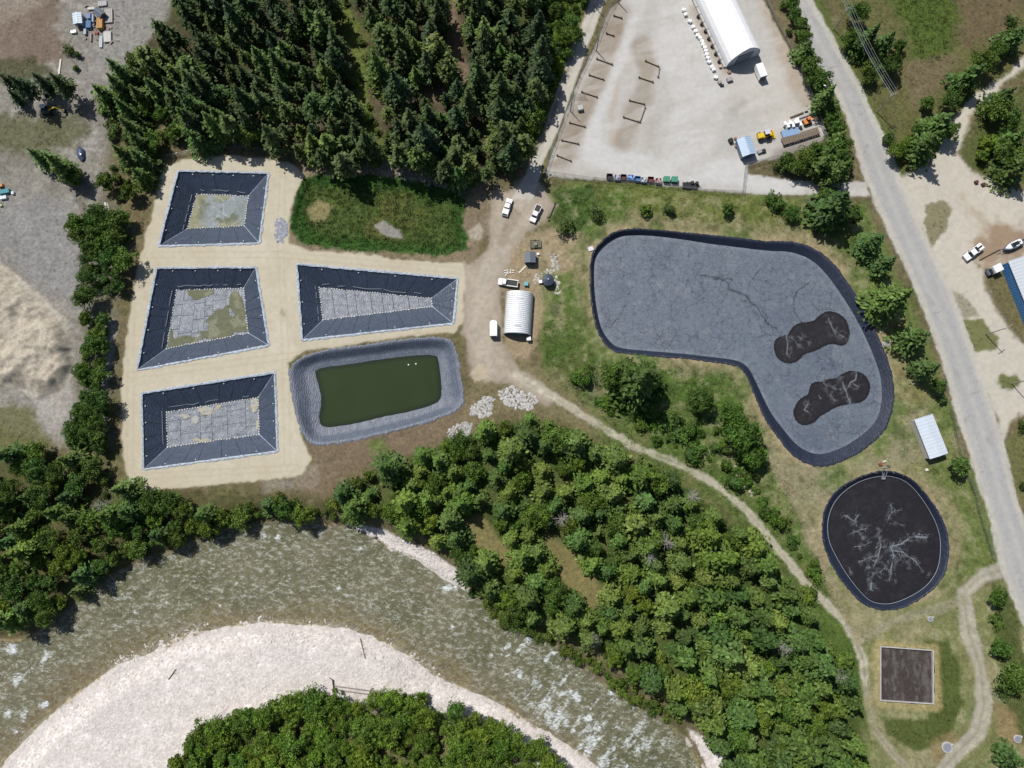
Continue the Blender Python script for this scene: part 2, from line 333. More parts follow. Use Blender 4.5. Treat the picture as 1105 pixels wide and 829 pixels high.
K = np.empty(GX.shape + (3,)); K[:] = C(112, 104, 76)
GRASS = np.full(GX.shape, 0.35)                                      # how much low vegetation grows here
def lay(m, c, a=1.0):
    m = np.clip(m * a, 0, 1)[..., None]; K[:] = K * (1 - m) + np.asarray(c) * m
def msk(d, soft=2.0, rag=2.0, off=0.0): return sstep(soft, -soft, d - off + rag * (n_mid * 0.6 + n_fine * 0.6))
def poly(pts, c, a=1.0, soft=4, rag=4, grass=None):
    m = msk(sdf(GU, GV, pts, 40), soft, rag) * a; lay(m, c)
    if grass is not None: GRASS[:] = GRASS * (1 - m) + grass * m
    return m
def line(pts, w, c, a=1.0, soft=2.0, rag=2.0):
    m = sstep(w / 2 + soft, w / 2 - soft, pdist(GU, GV, pts) + rag * (n_mid * .5 + n_fine * .7)) * a; lay(m, c); return m
# broad ground cover
lay(sstep(-0.1, 0.6, n_mid2), C(92, 98, 56), 0.7); lay(sstep(.2, .8, n_fine), C(140, 128, 98), .4); lay(sstep(0.2, 0.8, n_mid), C(126, 112, 84), 0.5)
# north-west scrap yard and bare gravel
poly([(-60, -60), (200, -60), (165, 60), (120, 100), (110, 230), (100, 330), (95, 420), (120, 480), (60, 480), (-60, 440)], C(146, 141, 132), 1, 10, 8, 0.12); nw_ = sstep(20, -20, sdf(GU, GV, [(-60, -60), (200, -60), (165, 60), (120, 100), (110, 230), (100, 330), (95, 420), (120, 480), (60, 480), (-60, 440)], 40)); lay(nw_ * sstep(.1, .8, n_fine), C(168, 164, 157), .5); lay(nw_ * sstep(.2, .8, -n_mid), C(118, 112, 100), .5)
poly([(-60, 20), (60, 0), (75, 60), (40, 80), (-60, 75)], C(122, 104, 88), .8, 8, 6); poly([(-60, -60), (60, -60), (45, 5), (0, 30), (-60, 50)], C(150, 138, 124), .8, 5, 4)
poly([(105, 0), (130, -40), (190, -40), (180, 20), (150, 50), (110, 75), (95, 100), (100, 60)], C(150, 147, 142), .9, 8, 6)
poly([(-40, 110), (40, 130), (70, 120), (95, 140), (80, 160), (40, 165), (-40, 160)], C(104, 104, 74), .85, 8, 8, .5)
poly([(-40, 60), (30, 62), (58, 70), (60, 85), (-40, 90)], C(84, 88, 58), .8, 5, 5, .5)
poly([(20, 215), (75, 215), (90, 260), (92, 330), (60, 320), (20, 290), (0, 260), (0, 225)], C(148, 146, 144), .8, 8, 8)
poly([(85, 215), (130, 215), (150, 250), (130, 330), (125, 420), (95, 470), (80, 440), (90, 330)], C(120, 118, 100), .7, 6, 8, .35)
poly([(118, 345), (128, 350), (122, 390), (112, 425), (108, 400)], C(186, 182, 172), .8, 3, 3)
poly([(35, 425), (75, 415), (82, 440), (60, 465), (40, 450)], C(176, 170, 162), .8, 5, 6)
poly([(-40, 430), (30, 440), (60, 480), (40, 500), (-40, 480)], C(112, 112, 72), .8, 6, 6, .6)
mh = msk(D['heap'], 3, 3); lay(mh, C(194, 184, 166)); lay(mh * sstep(0, .7, n_fine), C(176, 164, 146), .55); lay(mh * sstep(.2, .8, n_mid), C(196, 186, 168), .5)
lay(sstep(5, 0, np.abs(D['heap'] + 3 + 2 * n_mid)) * (GU > 15), C(190, 184, 172), .7); GRASS *= 1 - mh
# forest floors
mf = msk(D['topf'], 6, 6); lay(mf, C(84, 76, 56)); lay(mf * sstep(0, .7, n_mid), C(104, 92, 74), .8); lay(mf * sstep(.1, .6, n_mid2), C(74, 88, 44), .8)
poly([(350, -20), (365, -20), (395, 40), (398, 100), (412, 150), (420, 185), (400, 180), (385, 110), (375, 50)], C(112, 124, 62), .95, 5, 5, 1)
poly([(470, -10), (490, -10), (500, 60), (520, 90), (500, 100), (480, 60)], C(134, 116, 96), .8, 4, 5); poly([(455, 85), (485, 95), (475, 112), (450, 108)], C(122, 104, 84), .9, 4, 4)
poly([(600, -20), (642, -20), (622, 40), (600, 100), (578, 150), (570, 120), (585, 60)], C(98, 118, 48), .95, 4, 4, 1)
mf = msk(D['forest'], 6, 6); lay(mf, C(76, 92, 44)); lay(mf * sstep(.1, .8, n_mid), C(112, 112, 70), .5); GRASS[:] = np.where(mf > .5, .9, GRASS)
for pts in ([(590, 575), (615, 590), (640, 620), (655, 650), (640, 660), (615, 640), (590, 605)], [(490, 560), (515, 555), (540, 580), (560, 600), (545, 612), (515, 590), (490, 578)], [(760, 610), (800, 600), (800, 625), (765, 640)]):
    poly(pts, C(136, 126, 84), .9, 5, 5, .5)
poly([(0, 480), (60, 490), (150, 530), (330, 535), (350, 560), (250, 570), (150, 605), (60, 670), (0, 690), (-60, 700), (-60, 480)], C(92, 90, 58), .9, 6, 6, .6)
poly([(340, 500), (330, 480), (400, 470), (480, 447), (510, 430), (520, 460), (440, 490), (380, 510), (350, 535), (320, 530)], C(128, 112, 92), .9, 4, 5, .25)
poly([(395, 478), (410, 474), (420, 485), (400, 490)], C(110, 126, 66), .8, 3, 3, .8)
poly([(318, 505), (345, 498), (345, 530), (318, 528)], C(150, 138, 122), .7, 4, 5); poly([(280, 518), (310, 514), (318, 528), (285, 532)], C(150, 144, 132), .7, 4, 4)
# wetland and its dry rim
poly([(310, 180), (400, 170), (470, 180), (525, 195), (530, 240), (512, 285), (480, 285), (310, 270)], C(140, 126, 104), .9, 3, 4, .3)
poly([(420, 165), (500, 178), (520, 200), (480, 200), (430, 190), (380, 188)], C(140, 128, 108), .85, 4, 5, .3)
mw = msk(D['wet'], 2.5, 3); lay(mw, C(62, 96, 40)); lay(mw * sstep(8, 22, -D['wet'] + 6 * n_mid), C(90, 104, 52), .8); GRASS[:] = GRASS * (1 - mw) + 1.4 * mw
lay(mw * sstep(.35, .8, n_mid2) * sstep(10, 20, -D['wet']), C(112, 108, 60), .6)
poly([(334, 226), (345, 215), (362, 222), (352, 236), (338, 240)], C(150, 140, 100), .85, 3, 4, .5)
poly([(403, 242), (414, 239), (432, 250), (437, 258), (425, 258), (408, 251)], C(158, 154, 146), .95, 1.5, 2, 0)
poly([(505, 250), (518, 240), (522, 248), (518, 262), (506, 258)], C(176, 166, 150), .9, 1.5, 2, 0)
# middle meadow, lagoon surroundings
poly([(580, 215), (620, 195), (700, 198), (800, 210), (880, 214), (935, 220), (965, 290), (1000, 370), (1040, 480), (1070, 560), (1082, 612), (1040, 630), (980, 680), (930, 680), (880, 620), (820, 560), (740, 505), (640, 450), (585, 400), (580, 330), (600, 260)], C(108, 122, 66), .95, 5, 5, .7)
poly([(600, 205), (650, 200), (640, 240), (612, 255), (596, 240)], C(74, 100, 48), .9, 5, 5, 1.2)
poly([(640, 198), (800, 212), (870, 232), (860, 248), (760, 240), (650, 240)], C(112, 120, 62), .8, 5, 5, .9)
poly([(640, 385), (700, 392), (790, 400), (815, 440), (830, 490), (870, 560), (884, 600), (862, 610), (830, 575), (800, 540), (740, 498), (680, 470), (640, 440), (600, 410), (585, 380)], C(88, 116, 50), .9, 5, 6, 1.2)
poly([(585, 340), (625, 330), (640, 385), (620, 420), (590, 400)], C(92, 104, 56), .9, 5, 5, 1)
poly([(595, 325), (612, 325), (612, 365), (598, 365)], C(110, 102, 86), .8, 4, 5, .6)
for k in ('lag', 'rnd'):
    d = D[k]; lay(sstep(24, 9, d + 9 * n_mid), C(150, 139, 108), .75); lay(sstep(7, 2, d + 3 * n_mid), C(168, 150, 116), .75); GRASS *= sstep(4, 14, d)
poly([(958, 330), (975, 345), (1000, 400), (1005, 430), (975, 440), (960, 380)], C(140, 128, 88), .7, 5, 5, .4)
poly([(552, 256), (600, 245), (628, 255), (625, 285), (600, 300), (590, 340), (570, 390), (545, 380), (545, 300)], C(168, 150, 122), .9, 4, 5, .15)
poly([(560, 400), (600, 400), (640, 440), (700, 475), (690, 490), (640, 470), (600, 455), (560, 450), (530, 445), (510, 470), (500, 450), (512, 412)], C(140, 130, 98), .6, 6, 8, .7)
poly([(630, 405), (660, 400), (665, 440), (640, 440)], C(140, 132, 108), .6, 4, 6); poly([(770, 485), (800, 490), (830, 550), (800, 535)], C(128, 126, 96), .6, 5, 6, .7)
poly([(815, 465), (850, 500), (900, 507), (960, 480), (1000, 430), (1010, 500), (940, 507), (890, 540), (870, 560), (850, 530)], C(150, 142, 116), .75, 6, 8)
poly([(955, 360), (962, 360), (962, 378), (955, 378)], C(176, 156, 112), .8, 2, 2)
mm_ = sstep(0, -8, sdf(GU, GV, [(580, 215), (620, 195), (880, 214), (935, 220), (965, 290), (1040, 480), (1082, 612), (1040, 640), (980, 680), (930, 680), (880, 620), (640, 450), (585, 400), (580, 330)], 10)) * (ringz > 0)
lay(mm_ * sstep(.05, .7, n_mid), C(148, 142, 102), .45); lay(mm_ * sstep(.1, .7, -n_mid2), C(84, 112, 48), .7); lay(mm_ * sstep(.15, .8, n_fine), C(160, 152, 120), .45); lay(mm_ * sstep(.2, .8, -n_fine), C(84, 92, 52), .5)
# south-east ground
poly([(880, 640), (960, 655), (1040, 640), (1085, 625), (1140, 740), (1140, 860), (940, 860), (925, 740)], C(128, 132, 86), .95, 6, 5, .5)
se_ = sstep(0, -8, sdf(GU, GV, [(880, 640), (960, 655), (1040, 640), (1085, 625), (1140, 740), (1140, 860), (940, 860), (925, 740)], 10))
lay(se_ * sstep(.05, .7, n_mid), C(160, 150, 118), .6); lay(se_ * sstep(.15, .8, n_fine), C(166, 158, 130), .4); lay(se_ * sstep(.2, .8, -n_mid2), C(106, 112, 66), .5)
poly([(1000, 690), (1022, 690), (1035, 720), (1038, 755), (1030, 785), (1010, 808), (985, 812), (960, 797), (950, 775), (1000, 775)], C(84, 96, 46), .95, 3, 3, .9)
poly([(870, 600), (900, 650), (925, 700), (935, 760), (940, 800), (915, 760), (900, 700), (868, 640)], C(80, 104, 44), .95, 4, 4, 1.2)
lay(sstep(10, 4, D['tank'] + 3 * n_mid), C(172, 158, 112), .85)
poly([(1000, 800), (1030, 790), (1040, 815), (1010, 829)], C(146, 128, 92), .7, 4, 4)
poly([(1068, 625), (1090, 640), (1105, 700), (1140, 800), (1100, 800), (1080, 740)], C(86, 96, 50), .9, 4, 4, 1)
poly([(1075, 760), (1095, 770), (1105, 810), (1080, 800)], C(150, 128, 92), .8, 4, 4)
# north-east meadow
poly([(880, -60), (1180, -60), (1180, 60), (1060, 100), (1010, 180), (985, 192), (950, 140), (925, 90)], C(104, 104, 64), .95, 5, 5, .6)
poly([(950, -20), (1030, -20), (1050, 20), (1010, 70), (985, 60), (975, 20)], C(84, 104, 44), .9, 8, 8, 1.1); poly([(1020, -30), (1120, -30), (1080, 40), (1040, 50)], C(112, 98, 74), .9, 10, 10, .4)
poly([(975, 70), (1030, 60), (1020, 90), (985, 115)], C(124, 110, 86), .8, 6, 6); poly([(1055, 130), (1140, 60), (1140, 200), (1060, 195), (1045, 170)], C(92, 100, 54), .9, 4, 5, .8)
line([(878, 0), (900, 38), (932, 100), (954, 148), (975, 195)], 13, C(96, 106, 54), .85)
line([(968, 100), (1030, 78), (1060, 60)], 2.5, C(96, 80, 60), .5)
# gravel, roads, yards
def gravel(d, c, soft=2, rag=2, grass=0.0, off=0.0):
    m = msk(d, soft, rag, off); lay(m, c); GRASS[:] = GRASS * (1 - m) + grass * m; return m
gravel(D['dirt'], C(170, 157, 140), 3, 4); m = msk(D['dirt'], 4, 4, -5); lay(m, C(184, 172, 155), .7)
line([(574, 205), (556, 235), (535, 275), (518, 310), (515, 360), (525, 400)], 16, C(186, 176, 160), .75, 5, 2)
line([(556, 230), (548, 250), (540, 262)], 10, C(150, 132, 112), .5, 4, 3)
m = poly([(508, 402), (516, 393), (524, 392), (530, 398), (524, 408), (512, 412)], C(196, 182, 158), .95, 1.5, 1.5)
gravel(D['drive'], C(204, 197, 182), 3, 4)
poly([(1052, 270), (1075, 235), (1105, 245), (1130, 270), (1080, 285), (1062, 292)], C(150, 122, 94), .8, 8, 8); poly([(1040, 215), (1060, 225), (1075, 250), (1060, 255)], C(170, 146, 116), .4, 6, 8)
for pts, c in (([(1000, 222), (1018, 217), (1026, 228), (1020, 245), (1010, 265), (1005, 270), (1000, 255), (997, 240)], (136, 130, 98)), ([(1038, 345), (1060, 345), (1076, 364), (1074, 376), (1050, 380), (1042, 362)], (112, 116, 62)), ([(1024, 312), (1040, 318), (1058, 340), (1040, 345), (1030, 335)], (158, 152, 130)), ([(1057, 288), (1066, 292), (1080, 326), (1095, 352), (1112, 372), (1120, 350), (1090, 300)], (118, 112, 76)), ([(1084, 478), (1105, 450), (1140, 450), (1140, 600), (1106, 560), (1092, 520)], (112, 112, 70)), ([(1075, 412), (1082, 404), (1096, 405), (1101, 412), (1092, 421), (1080, 421)], (104, 110, 54))):
    poly(pts, C(*c), .92, 2, 3, .7)
gravel(D['yard'], C(196, 192, 185), 1.5, 2)
my = msk(D['yard'], 1.5, 1.5)
def yl(pts, w, c, a): lay(sstep(w / 2 + 6, w / 2 - 6, pdist(GU, GV, pts, 80) + 4 * n_mid) * a * my, c)
yl([(690, -30), (668, 60), (640, 130), (640, 165), (690, 180), (790, 185), (860, 200)], 26, C(212, 210, 206), .9)
yl([(740, -20), (735, 60), (760, 110), (740, 165)], 52, C(208, 205, 200), .85); yl([(800, 100), (840, 90), (840, 120)], 40, C(206, 199, 188), .6)
yl([(820, -20), (850, 60), (872, 110)], 16, C(176, 158, 136), .7); yl([(668, 96), (676, 66), (692, 60), (700, 80)], 3, C(190, 170, 140), .6); yl([(690, 50), (698, 75), (692, 100), (680, 125), (672, 152)], 22, C(164, 153, 138), .85); yl([(668, 85), (660, 120), (660, 150)], 8, C(186, 168, 146), .7); yl([(705, 130), (700, 155)], 14, C(184, 177, 166), .7)
yl([(606, 178), (622, 135), (642, 88), (658, 45), (668, 15)], 26, C(162, 149, 133), .9); yl([(612, 165), (630, 125)], 10, C(150, 138, 124), .5); yl([(752, 10), (770, 50), (785, 75)], 10, C(170, 150, 128), .7)
yl([(842, 170), (885, 150)], 12, C(140, 128, 118), .8); yl([(656, 30), (665, 20), (668, 35)], 6, C(120, 92, 60), .4)
yl([(595, 185), (650, 190)], 8, C(188, 182, 172), .6); yl([(790, 120), (802, 112)], 4, C(150, 145, 136), .5)
streak = fbm(GX * 0.35 + GY * 0.1, GY * 1.6 - GX * 0.5, 5, 3, 21); lay(my * sstep(.1, .8, streak), C(188, 183, 174), .35); lay(my * sstep(.1, .8, -streak), C(216, 213, 208), .3)
mp = gravel(D['pad'], C(206, 197, 174), 1.6, 2.5); lay(mp * sstep(-.2, .8, n_mid), C(199, 188, 164), .5); lay(mp * sstep(0, -8, D['pad']) * sstep(.2, .7, n_mid2), C(214, 206, 186), .6)
for pts in ([(305, 180), (303, 270), (308, 380), (310, 500)], [(165, 275), (300, 275), (495, 292)], [(140, 405), (310, 385), (495, 356)], [(142, 300), (140, 515), (320, 505)]):
    dd = pdist(GU, GV, pts); lay(sstep(1.6, .4, np.abs(dd - 3.2 + .4 * n_mid)) * mp, C(190, 176, 150), .35)
poly([(303, 330), (309, 340), (306, 345), (302, 338)], C(130, 116, 96), .5, 1.5, 2)
gravel(D['wroad'], C(202, 196, 184), 1.5, 1.2); line([(653, -20), (610, 95), (580, 172)], 2.0, C(186, 178, 164), .6, 1, 1)
line([(640, -20), (622, 48), (602, 106), (592, 137), (575, 168)], 3, C(120, 96, 72), .6, 1.5, 2)
mg = sstep(24, 9, D['trail'] + 5 * n_mid) * sstep(625, 660, GU) * sstep(925, 905, GU) * (ringz > 12); lay(mg, C(94, 114, 54), .8); lay(mg * sstep(.1, .7, n_mid), C(132, 130, 86), .5); GRASS[:] = GRASS * (1 - mg) + 1.15 * mg
mt = sstep(5.5, 2, D['trail'] + 2.5 * n_mid + 2 * n_fine) * sstep(-.9, .5, n_mid2 + .4); lay(mt, C(176, 168, 148), .9); GRASS *= 1 - mt
lay(mt * sstep(.2, .7, n_fine), C(212, 206, 190), .7); lay(sstep(2.5, .5, np.abs(D['trail'] - 2.2) + 1.4 * n_fine) * (GU < 930), C(206, 200, 182), .45)
lay(sstep(2.5, .5, D['trail']) * (GV > 690), C(122, 120, 82), .5)
mt = sstep(10, 5, D['track'] + 3 * n_mid); lay(mt, C(178, 172, 156), .95); GRASS *= 1 - mt; lay(sstep(2.4, .8, D['track']), C(150, 144, 118), .5)
lay(sstep(9, 3, D['track2'] + 4 * n_mid), C(158, 146, 118), .7); lay(sstep(8, 3, D['track3'] + 4 * n_mid), C(156, 150, 126), .7)
msh = msk(D['road'], 1.2, 2.0, 3.5); lay(msh, C(200, 196, 186), .9); GRASS *= 1 - msh
mr = msk(D['road'], .8, .5, -3); lay(mr, C(184, 182, 178)); rc = np.abs(pdist(GU, GV, [(864, -40), (866, 0), (880, 40), (915, 100), (934, 146), (957, 205), (984, 268), (1001, 311), (1027, 365), (1040, 405), (1057, 455), (1068, 490), (1078, 530), (1092, 570), (1125, 675)]))
lay(mr * sstep(3.5, 1.5, np.abs(rc - 6)), C(175, 174, 173), .6); lay(mr * sstep(2.5, 1, rc), C(190, 187, 181), .5); lay(mr * sstep(.5, .1, np.abs(rc - 9 + .6 * n_mid)), C(160, 158, 155), .5); lay(mr * sstep(.07, .02, np.abs(n_mid + .3 * n_fine)) * sstep(.0, .4, n_mid2), C(146, 144, 141), .6); lay(mr * sstep(.2, .9, n_mid2), C(176, 175, 173), .25)
poly([(1028, 398), (1034, 400), (1037, 408), (1030, 406)], C(168, 166, 163), .8, .8, .6)
poly([(1000, 318), (1006, 322), (1009, 330), (1003, 326)], C(168, 166, 163), .8, .8, .6)
poly([(1062, 470), (1069, 473), (1072, 482), (1065, 479)], C(168, 166, 163), .8, .8, .6)
# river banks and bed
mb = np.maximum.reduce([msk(D['bar'], 2, 3), msk(D['strip'], 2, 3), msk(D['strip2'], 2, 3)])
lay(mb, C(229, 220, 213)); lay(mb * sstep(.1, .8, n_mid2), C(206, 199, 193), .5); lay(mb * sstep(.2, .8, n_fine), C(232, 226, 221), .6); GRASS *= 1 - mb
poly([(330, 758), (400, 752), (470, 762), (520, 785), (600, 830), (560, 830), (480, 790), (380, 775)], C(160, 150, 134), .6, 5, 6)
md = sstep(1.5, -1.5, D['river'] + 2 * n_fine)
shallow = sstep(-28, -6, D['river'] + 5 * n_mid) * sstep(60, 0, sdf(GU, GV, BAR, 60)) * sstep(0, -4, D['river'])
lay(md * sstep(-6, -2, D['river']), C(120, 112, 92), .8); lay(md, np.where((sdf(GU, GV, BAR, 60) < 12)[..., None] & (D['river'] > -5)[..., None], C(206, 198, 188), np.where((D['river'] > -4)[..., None], C(126, 118, 98), C(150, 146, 108)))); lay(md * sstep(0, .8, n_mid), C(126, 124, 82), .7); lay(md * shallow, C(176, 158, 132), .9); lay(md * sstep(.3, .9, n_fine) * sstep(-3, -6, D['river']), C(190, 182, 150), .5)
lay(md * sstep(.3, .8, -n_mid2), C(156, 136, 96), .5); GRASS *= 1 - md
mb2 = sstep(6.5, 3.5, np.minimum.reduce([D['bar'], D['strip'], D['strip2']]) + 4 * n_fine + 4 * n_mid) * (D['river'] < 2); lay(mb2, C(216, 209, 202)); lay(mb2 * sstep(.1, .7, n_fine), C(190, 180, 166), .5)
hard = np.clip(np.maximum.reduce([msk(D['yard']), msk(D['road']), msk(D['pad']), msk(D['drive']), msk(D['wroad'])]), 0, 1); K *= (1 + (0.10 - .075 * hard) * n_fine + (0.08 - .04 * hard) * n_pix)[..., None]; K = np.clip(K, .01, .75)

# cells -> surfaces
def cc(a): return (a[:-1, :-1] + a[1:, :-1] + a[:-1, 1:] + a[1:, 1:]) / 4
cn = cc(n_mid) * .6 + cc(n_fine) * .6
cls = np.zeros((NYg - 1, NXg - 1), int)                              # 0 = ground
NAMES = ['ground', 'dirt_lane', 'driveway', 'gravel_yard', 'gravel_pad', 'access_road', 'footpath', 'main_road', 'gravel_bar', 'riverbed']
cls[cc(D['dirt']) + 3 * cn < 0] = 1; cls[cc(D['drive']) + 3 * cn < 0] = 2; cls[cc(D['yard']) + 2 * cn < 0] = 3; cls[cc(D['pad']) + 2 * cn < 0] = 4
cls[cc(D['wroad']) + 1.2 * cn < 0] = 5; cls[(cc(D['trail']) < 3.5 + 2.2 * cn)] = 6; cls[(cc(D['track']) < 7 + 1.5 * cn)] = 6; cls[cc(D['road']) + cn < 2] = 7
cls[np.minimum.reduce([cc(D['bar']), cc(D['strip']), cc(D['strip2'])]) + 5 * cn < 0] = 8; db_c = np.minimum.reduce([cc(D['bar']), cc(D['strip']), cc(D['strip2'])]); cls[(cc(D['river']) + 1.5 * cn < 0) & (db_c + 7 * cn > 5)] = 9; cls[(cc(D['river']) < 0) & (db_c + 7 * cn <= 5)] = 8
cls[cc(ringz) < 0.2] = -1
MG = [ground_mat('soil_and_grass', .5, ((3.2, .5), (.9, .5)), bmp=.15), ground_mat('packed_dirt', .16), ground_mat('sandy_gravel', .11, bmp=.04), ground_mat('yard_gravel', .09, bmp=.03), ground_mat('pad_sand', .09, bmp=.03), ground_mat('light_gravel', .09, bmp=.03), ground_mat('worn_path', .28), ground_mat('asphalt', .08, ((6, .6), (.8, .4)), .85, .01), ground_mat('river_stones', .14, bmp=.08, speck=.16), ground_mat('bed_stones', .35, bmp=.1, speck=.4)]
idx = np.arange(NYg * NXg).reshape(NYg, NXg)
quads = np.stack([idx[:-1, :-1], idx[:-1, 1:], idx[1:, 1:], idx[1:, :-1]], -1)
VALL = np.stack([GX, GY, GZ], -1).reshape(-1, 3); KALL = K.reshape(-1, 3)
ring = np.concatenate([idx[0, :], idx[1:, -1], idx[-1, -2::-1], idx[-2:0:-1, 0]])
for ci, nm in enumerate(NAMES):
    q = quads[cls == ci]
    if len(q) == 0: continue
    used, inv = np.unique(q.ravel(), return_inverse=True); V = VALL[used]; k = KALL[used]; q = inv.reshape(-1, 4)
    if ci == 0:                                                       # carry the same land on to the horizon
        rv = VALL[ring].copy(); far = rv.copy(); far[:, :2] *= 9; far[:, 2] = np.clip(far[:, 2], -3, 0)
        rk = KALL[ring]; b0 = len(V); n = len(ring)
        V = np.vstack([V, rv, far]); k = np.vstack([k, rk, rk * .2 + .8 * C(84, 96, 58)]); a = np.arange(n); b = (a + 1) % n
        q = np.vstack([q, np.stack([b0 + b, b0 + a, b0 + n + a, b0 + n + b], 1)])
    link(nm, np_mesh(nm, V, q, MG[ci], k), kind='structure')

# ------------------------------------------------------------------ painted patches inside an outline
def patch(name, pix, z, step, m, colf, parent=None, grow=0.0, zf=None, keep=None):
    pw = np.array([(v.x, v.y) for v in PA(pix, z)])
    gx = np.arange(pw[:, 0].min() - grow - step, pw[:, 0].max() + grow + 2 * step, step); gy = np.arange(pw[:, 1].min() - grow - step, pw[:, 1].max() + grow + 2 * step, step)
    X, Y = np.meshgrid(gx, gy); d = sdf(X, Y, pw, 10)
    Zv = np.full_like(X, z); Uu, Vv = UV(X, Y, Zv)
    col = colf(X, Y, Uu, Vv, d)
    if zf is not None: Zv = z + zf(X, Y, Uu, Vv, d)
    ok = cc(d) < grow
    if keep is not None: ok &= cc(keep(X, Y, Uu, Vv, d)) > 0.5
    ii = np.arange(X.size).reshape(X.shape); q = np.stack([ii[:-1, :-1], ii[:-1, 1:], ii[1:, 1:], ii[1:, :-1]], -1)[ok]
    if len(q) == 0: return None
    used, inv = np.unique(q.ravel(), return_inverse=True)
    return link(name, np_mesh(name, np.stack([X, Y, Zv], -1).reshape(-1, 3)[used], inv.reshape(-1, 4), m, col.reshape(-1, 3)[used]), parent)
def base_col(X, c): k = np.empty(X.shape + (3,)); k[:] = c; return k
def mixc(k, m, c): m = np.clip(m, 0, 1)[..., None]; return k * (1 - m) + np.asarray(c) * m
def attr_mat(name, rough, grain, scale, bmp, spec=.4, crack=None):
    m, t, b = new_mat(name); pos = world_pos(t)
    a = N(t, 'ShaderNodeAttribute', attribute_name='Col').outputs['Color']
    n1 = noise(t, scale, 5, .65, pos); c = mulcol(t, a, mrange(t, n1, .3, .7, 1 - grain, 1 + grain)); h = n1
    if crack:
        nz = N(t, 'ShaderNodeTexNoise'); nz.inputs['Scale'].default_value = .5; nz.inputs['Detail'].default_value = 4; t.links.new(pos, nz.inputs['Vector'])
        sc = N(t, 'ShaderNodeVectorMath', operation='SCALE'); sc.inputs['Scale'].default_value = 2.6; t.links.new(nz.outputs['Color'], sc.inputs[0])
        ad = N(t, 'ShaderNodeVectorMath', operation='ADD'); t.links.new(pos, ad.inputs[0]); t.links.new(sc.outputs[0], ad.inputs[1])
        for cs, w, dk in crack:
            v = N(t, 'ShaderNodeTexVoronoi', feature='DISTANCE_TO_EDGE'); v.inputs['Scale'].default_value = cs; t.links.new(ad.outputs[0], v.inputs['Vector'])
            br = mrange(t, noise(t, cs * .6, 2, .5, pos), .35, .65, 0, 1)
            l = mathn(t, 'MULTIPLY', mrange(t, v.outputs[0], 0, w, 1, 0), br)
            c = mulcol(t, c, mathn(t, 'SUBTRACT', 1.0, mathn(t, 'MULTIPLY', l, dk))); h = mathn(t, 'SUBTRACT', h, mathn(t, 'MULTIPLY', l, .6))
    t.links.new(c, b.inputs['Base Color']); b.inputs['Roughness'].default_value = rough; b.inputs['Specular IOR Level'].default_value = spec
    bump(t, b, h, .6, bmp); return m
M_COVER = attr_mat('floating_cover_sheet', .55, .14, 1.2, .12, .4, ((.2, .03, .5), (.5, .05, .45), (1.05, .08, .3)))
M_DARKCOV = attr_mat('wet_dark_sheet', .5, .25, 1.5, .06, .3)
M_SCUM = attr_mat('scum_and_water', .85, .2, 1.0, .02, .1)
M_BED = attr_mat('filter_sand', .95, .3, 1.5, .05, .2)
def liner_mat(name, rgb, rough, wr=1.0, wrinkle=False, spec=.9):
    m, t, b = new_mat(name); pos = world_pos(t)
    n1 = noise(t, .8, 5, .7, pos); n2 = noise(t, 4, 3, .6, pos)
    w = N(t, 'ShaderNodeTexWave'); w.inputs['Scale'].default_value = .5; w.inputs['Distortion'].default_value = 14; w.inputs['Detail'].default_value = 3; t.links.new(pos, w.inputs['Vector'])
    rgbn = N(t, 'ShaderNodeRGB'); rgbn.outputs[0].default_value = (*rgb, 1)
    c = mulcol(t, rgbn.outputs[0], mrange(t, mathn(t, 'ADD', n1, mathn(t, 'MULTIPLY', n2, .35)), .45, .9, .72, 1.3))
    if wrinkle:
        nz = N(t, 'ShaderNodeTexNoise'); nz.inputs['Scale'].default_value = .45; nz.inputs['Detail'].default_value = 4; t.links.new(pos, nz.inputs['Vector']); sc = N(t, 'ShaderNodeVectorMath', operation='SCALE'); sc.inputs['Scale'].default_value = 3.0; t.links.new(nz.outputs['Color'], sc.inputs[0])
        ad = N(t, 'ShaderNodeVectorMath', operation='ADD'); t.links.new(pos, ad.inputs[0]); t.links.new(sc.outputs[0], ad.inputs[1])
        for cs_, wd_, dk_ in ((.3, .05, .6), (.7, .07, .45)):
            v = N(t, 'ShaderNodeTexVoronoi', feature='DISTANCE_TO_EDGE'); v.inputs['Scale'].default_value = cs_; t.links.new(ad.outputs[0], v.inputs['Vector'])
            br = mrange(t, noise(t, .25 + cs_ * .3, 2, .5, pos), .42, .62, 0, 1); c = mulcol(t, c, mathn(t, 'SUBTRACT', 1.0, mathn(t, 'MULTIPLY', mathn(t, 'MULTIPLY', mrange(t, v.outputs[0], 0, wd_, 1, 0), br), dk_)))
    t.links.new(c, b.inputs['Base Color']); b.inputs['Roughness'].default_value = rough; b.inputs['Specular IOR Level'].default_value = spec
    bump(t, b, mathn(t, 'ADD', w.outputs['Fac'], n1), .5 * wr, .12); MATS[name] = m; return m
M_LINER = liner_mat('pond_liner', tuple(C(74, 88, 110, 1.85)), .5, .7)
M_LINER_DK = liner_mat('lagoon_liner', tuple(C(52, 64, 90, 2.7)), .62, 1.0, False, .4)
M_LINER_LT = liner_mat('wrinkled_grey_liner', tuple(C(104, 114, 132, 1.9)), .6, 1.0)
M_FLOORL = liner_mat('floor_liner', tuple(C(142, 149, 160, 1.6)), .6, 1.2, True)
M_SEAM = mat('dark_seam_gap', (.03, .034, .04), .7)  # dark sheet that shows in the gaps between liner panels
M_EDGE = mat('anchor_strip_sheet', tuple(C(176, 186, 198, 1.4)), .6, var=.45, scale=1.3)
M_BAG = mat('sandbag_cloth', tuple(C(214, 214, 208, 1.3)), .8, var=.15, scale=3)
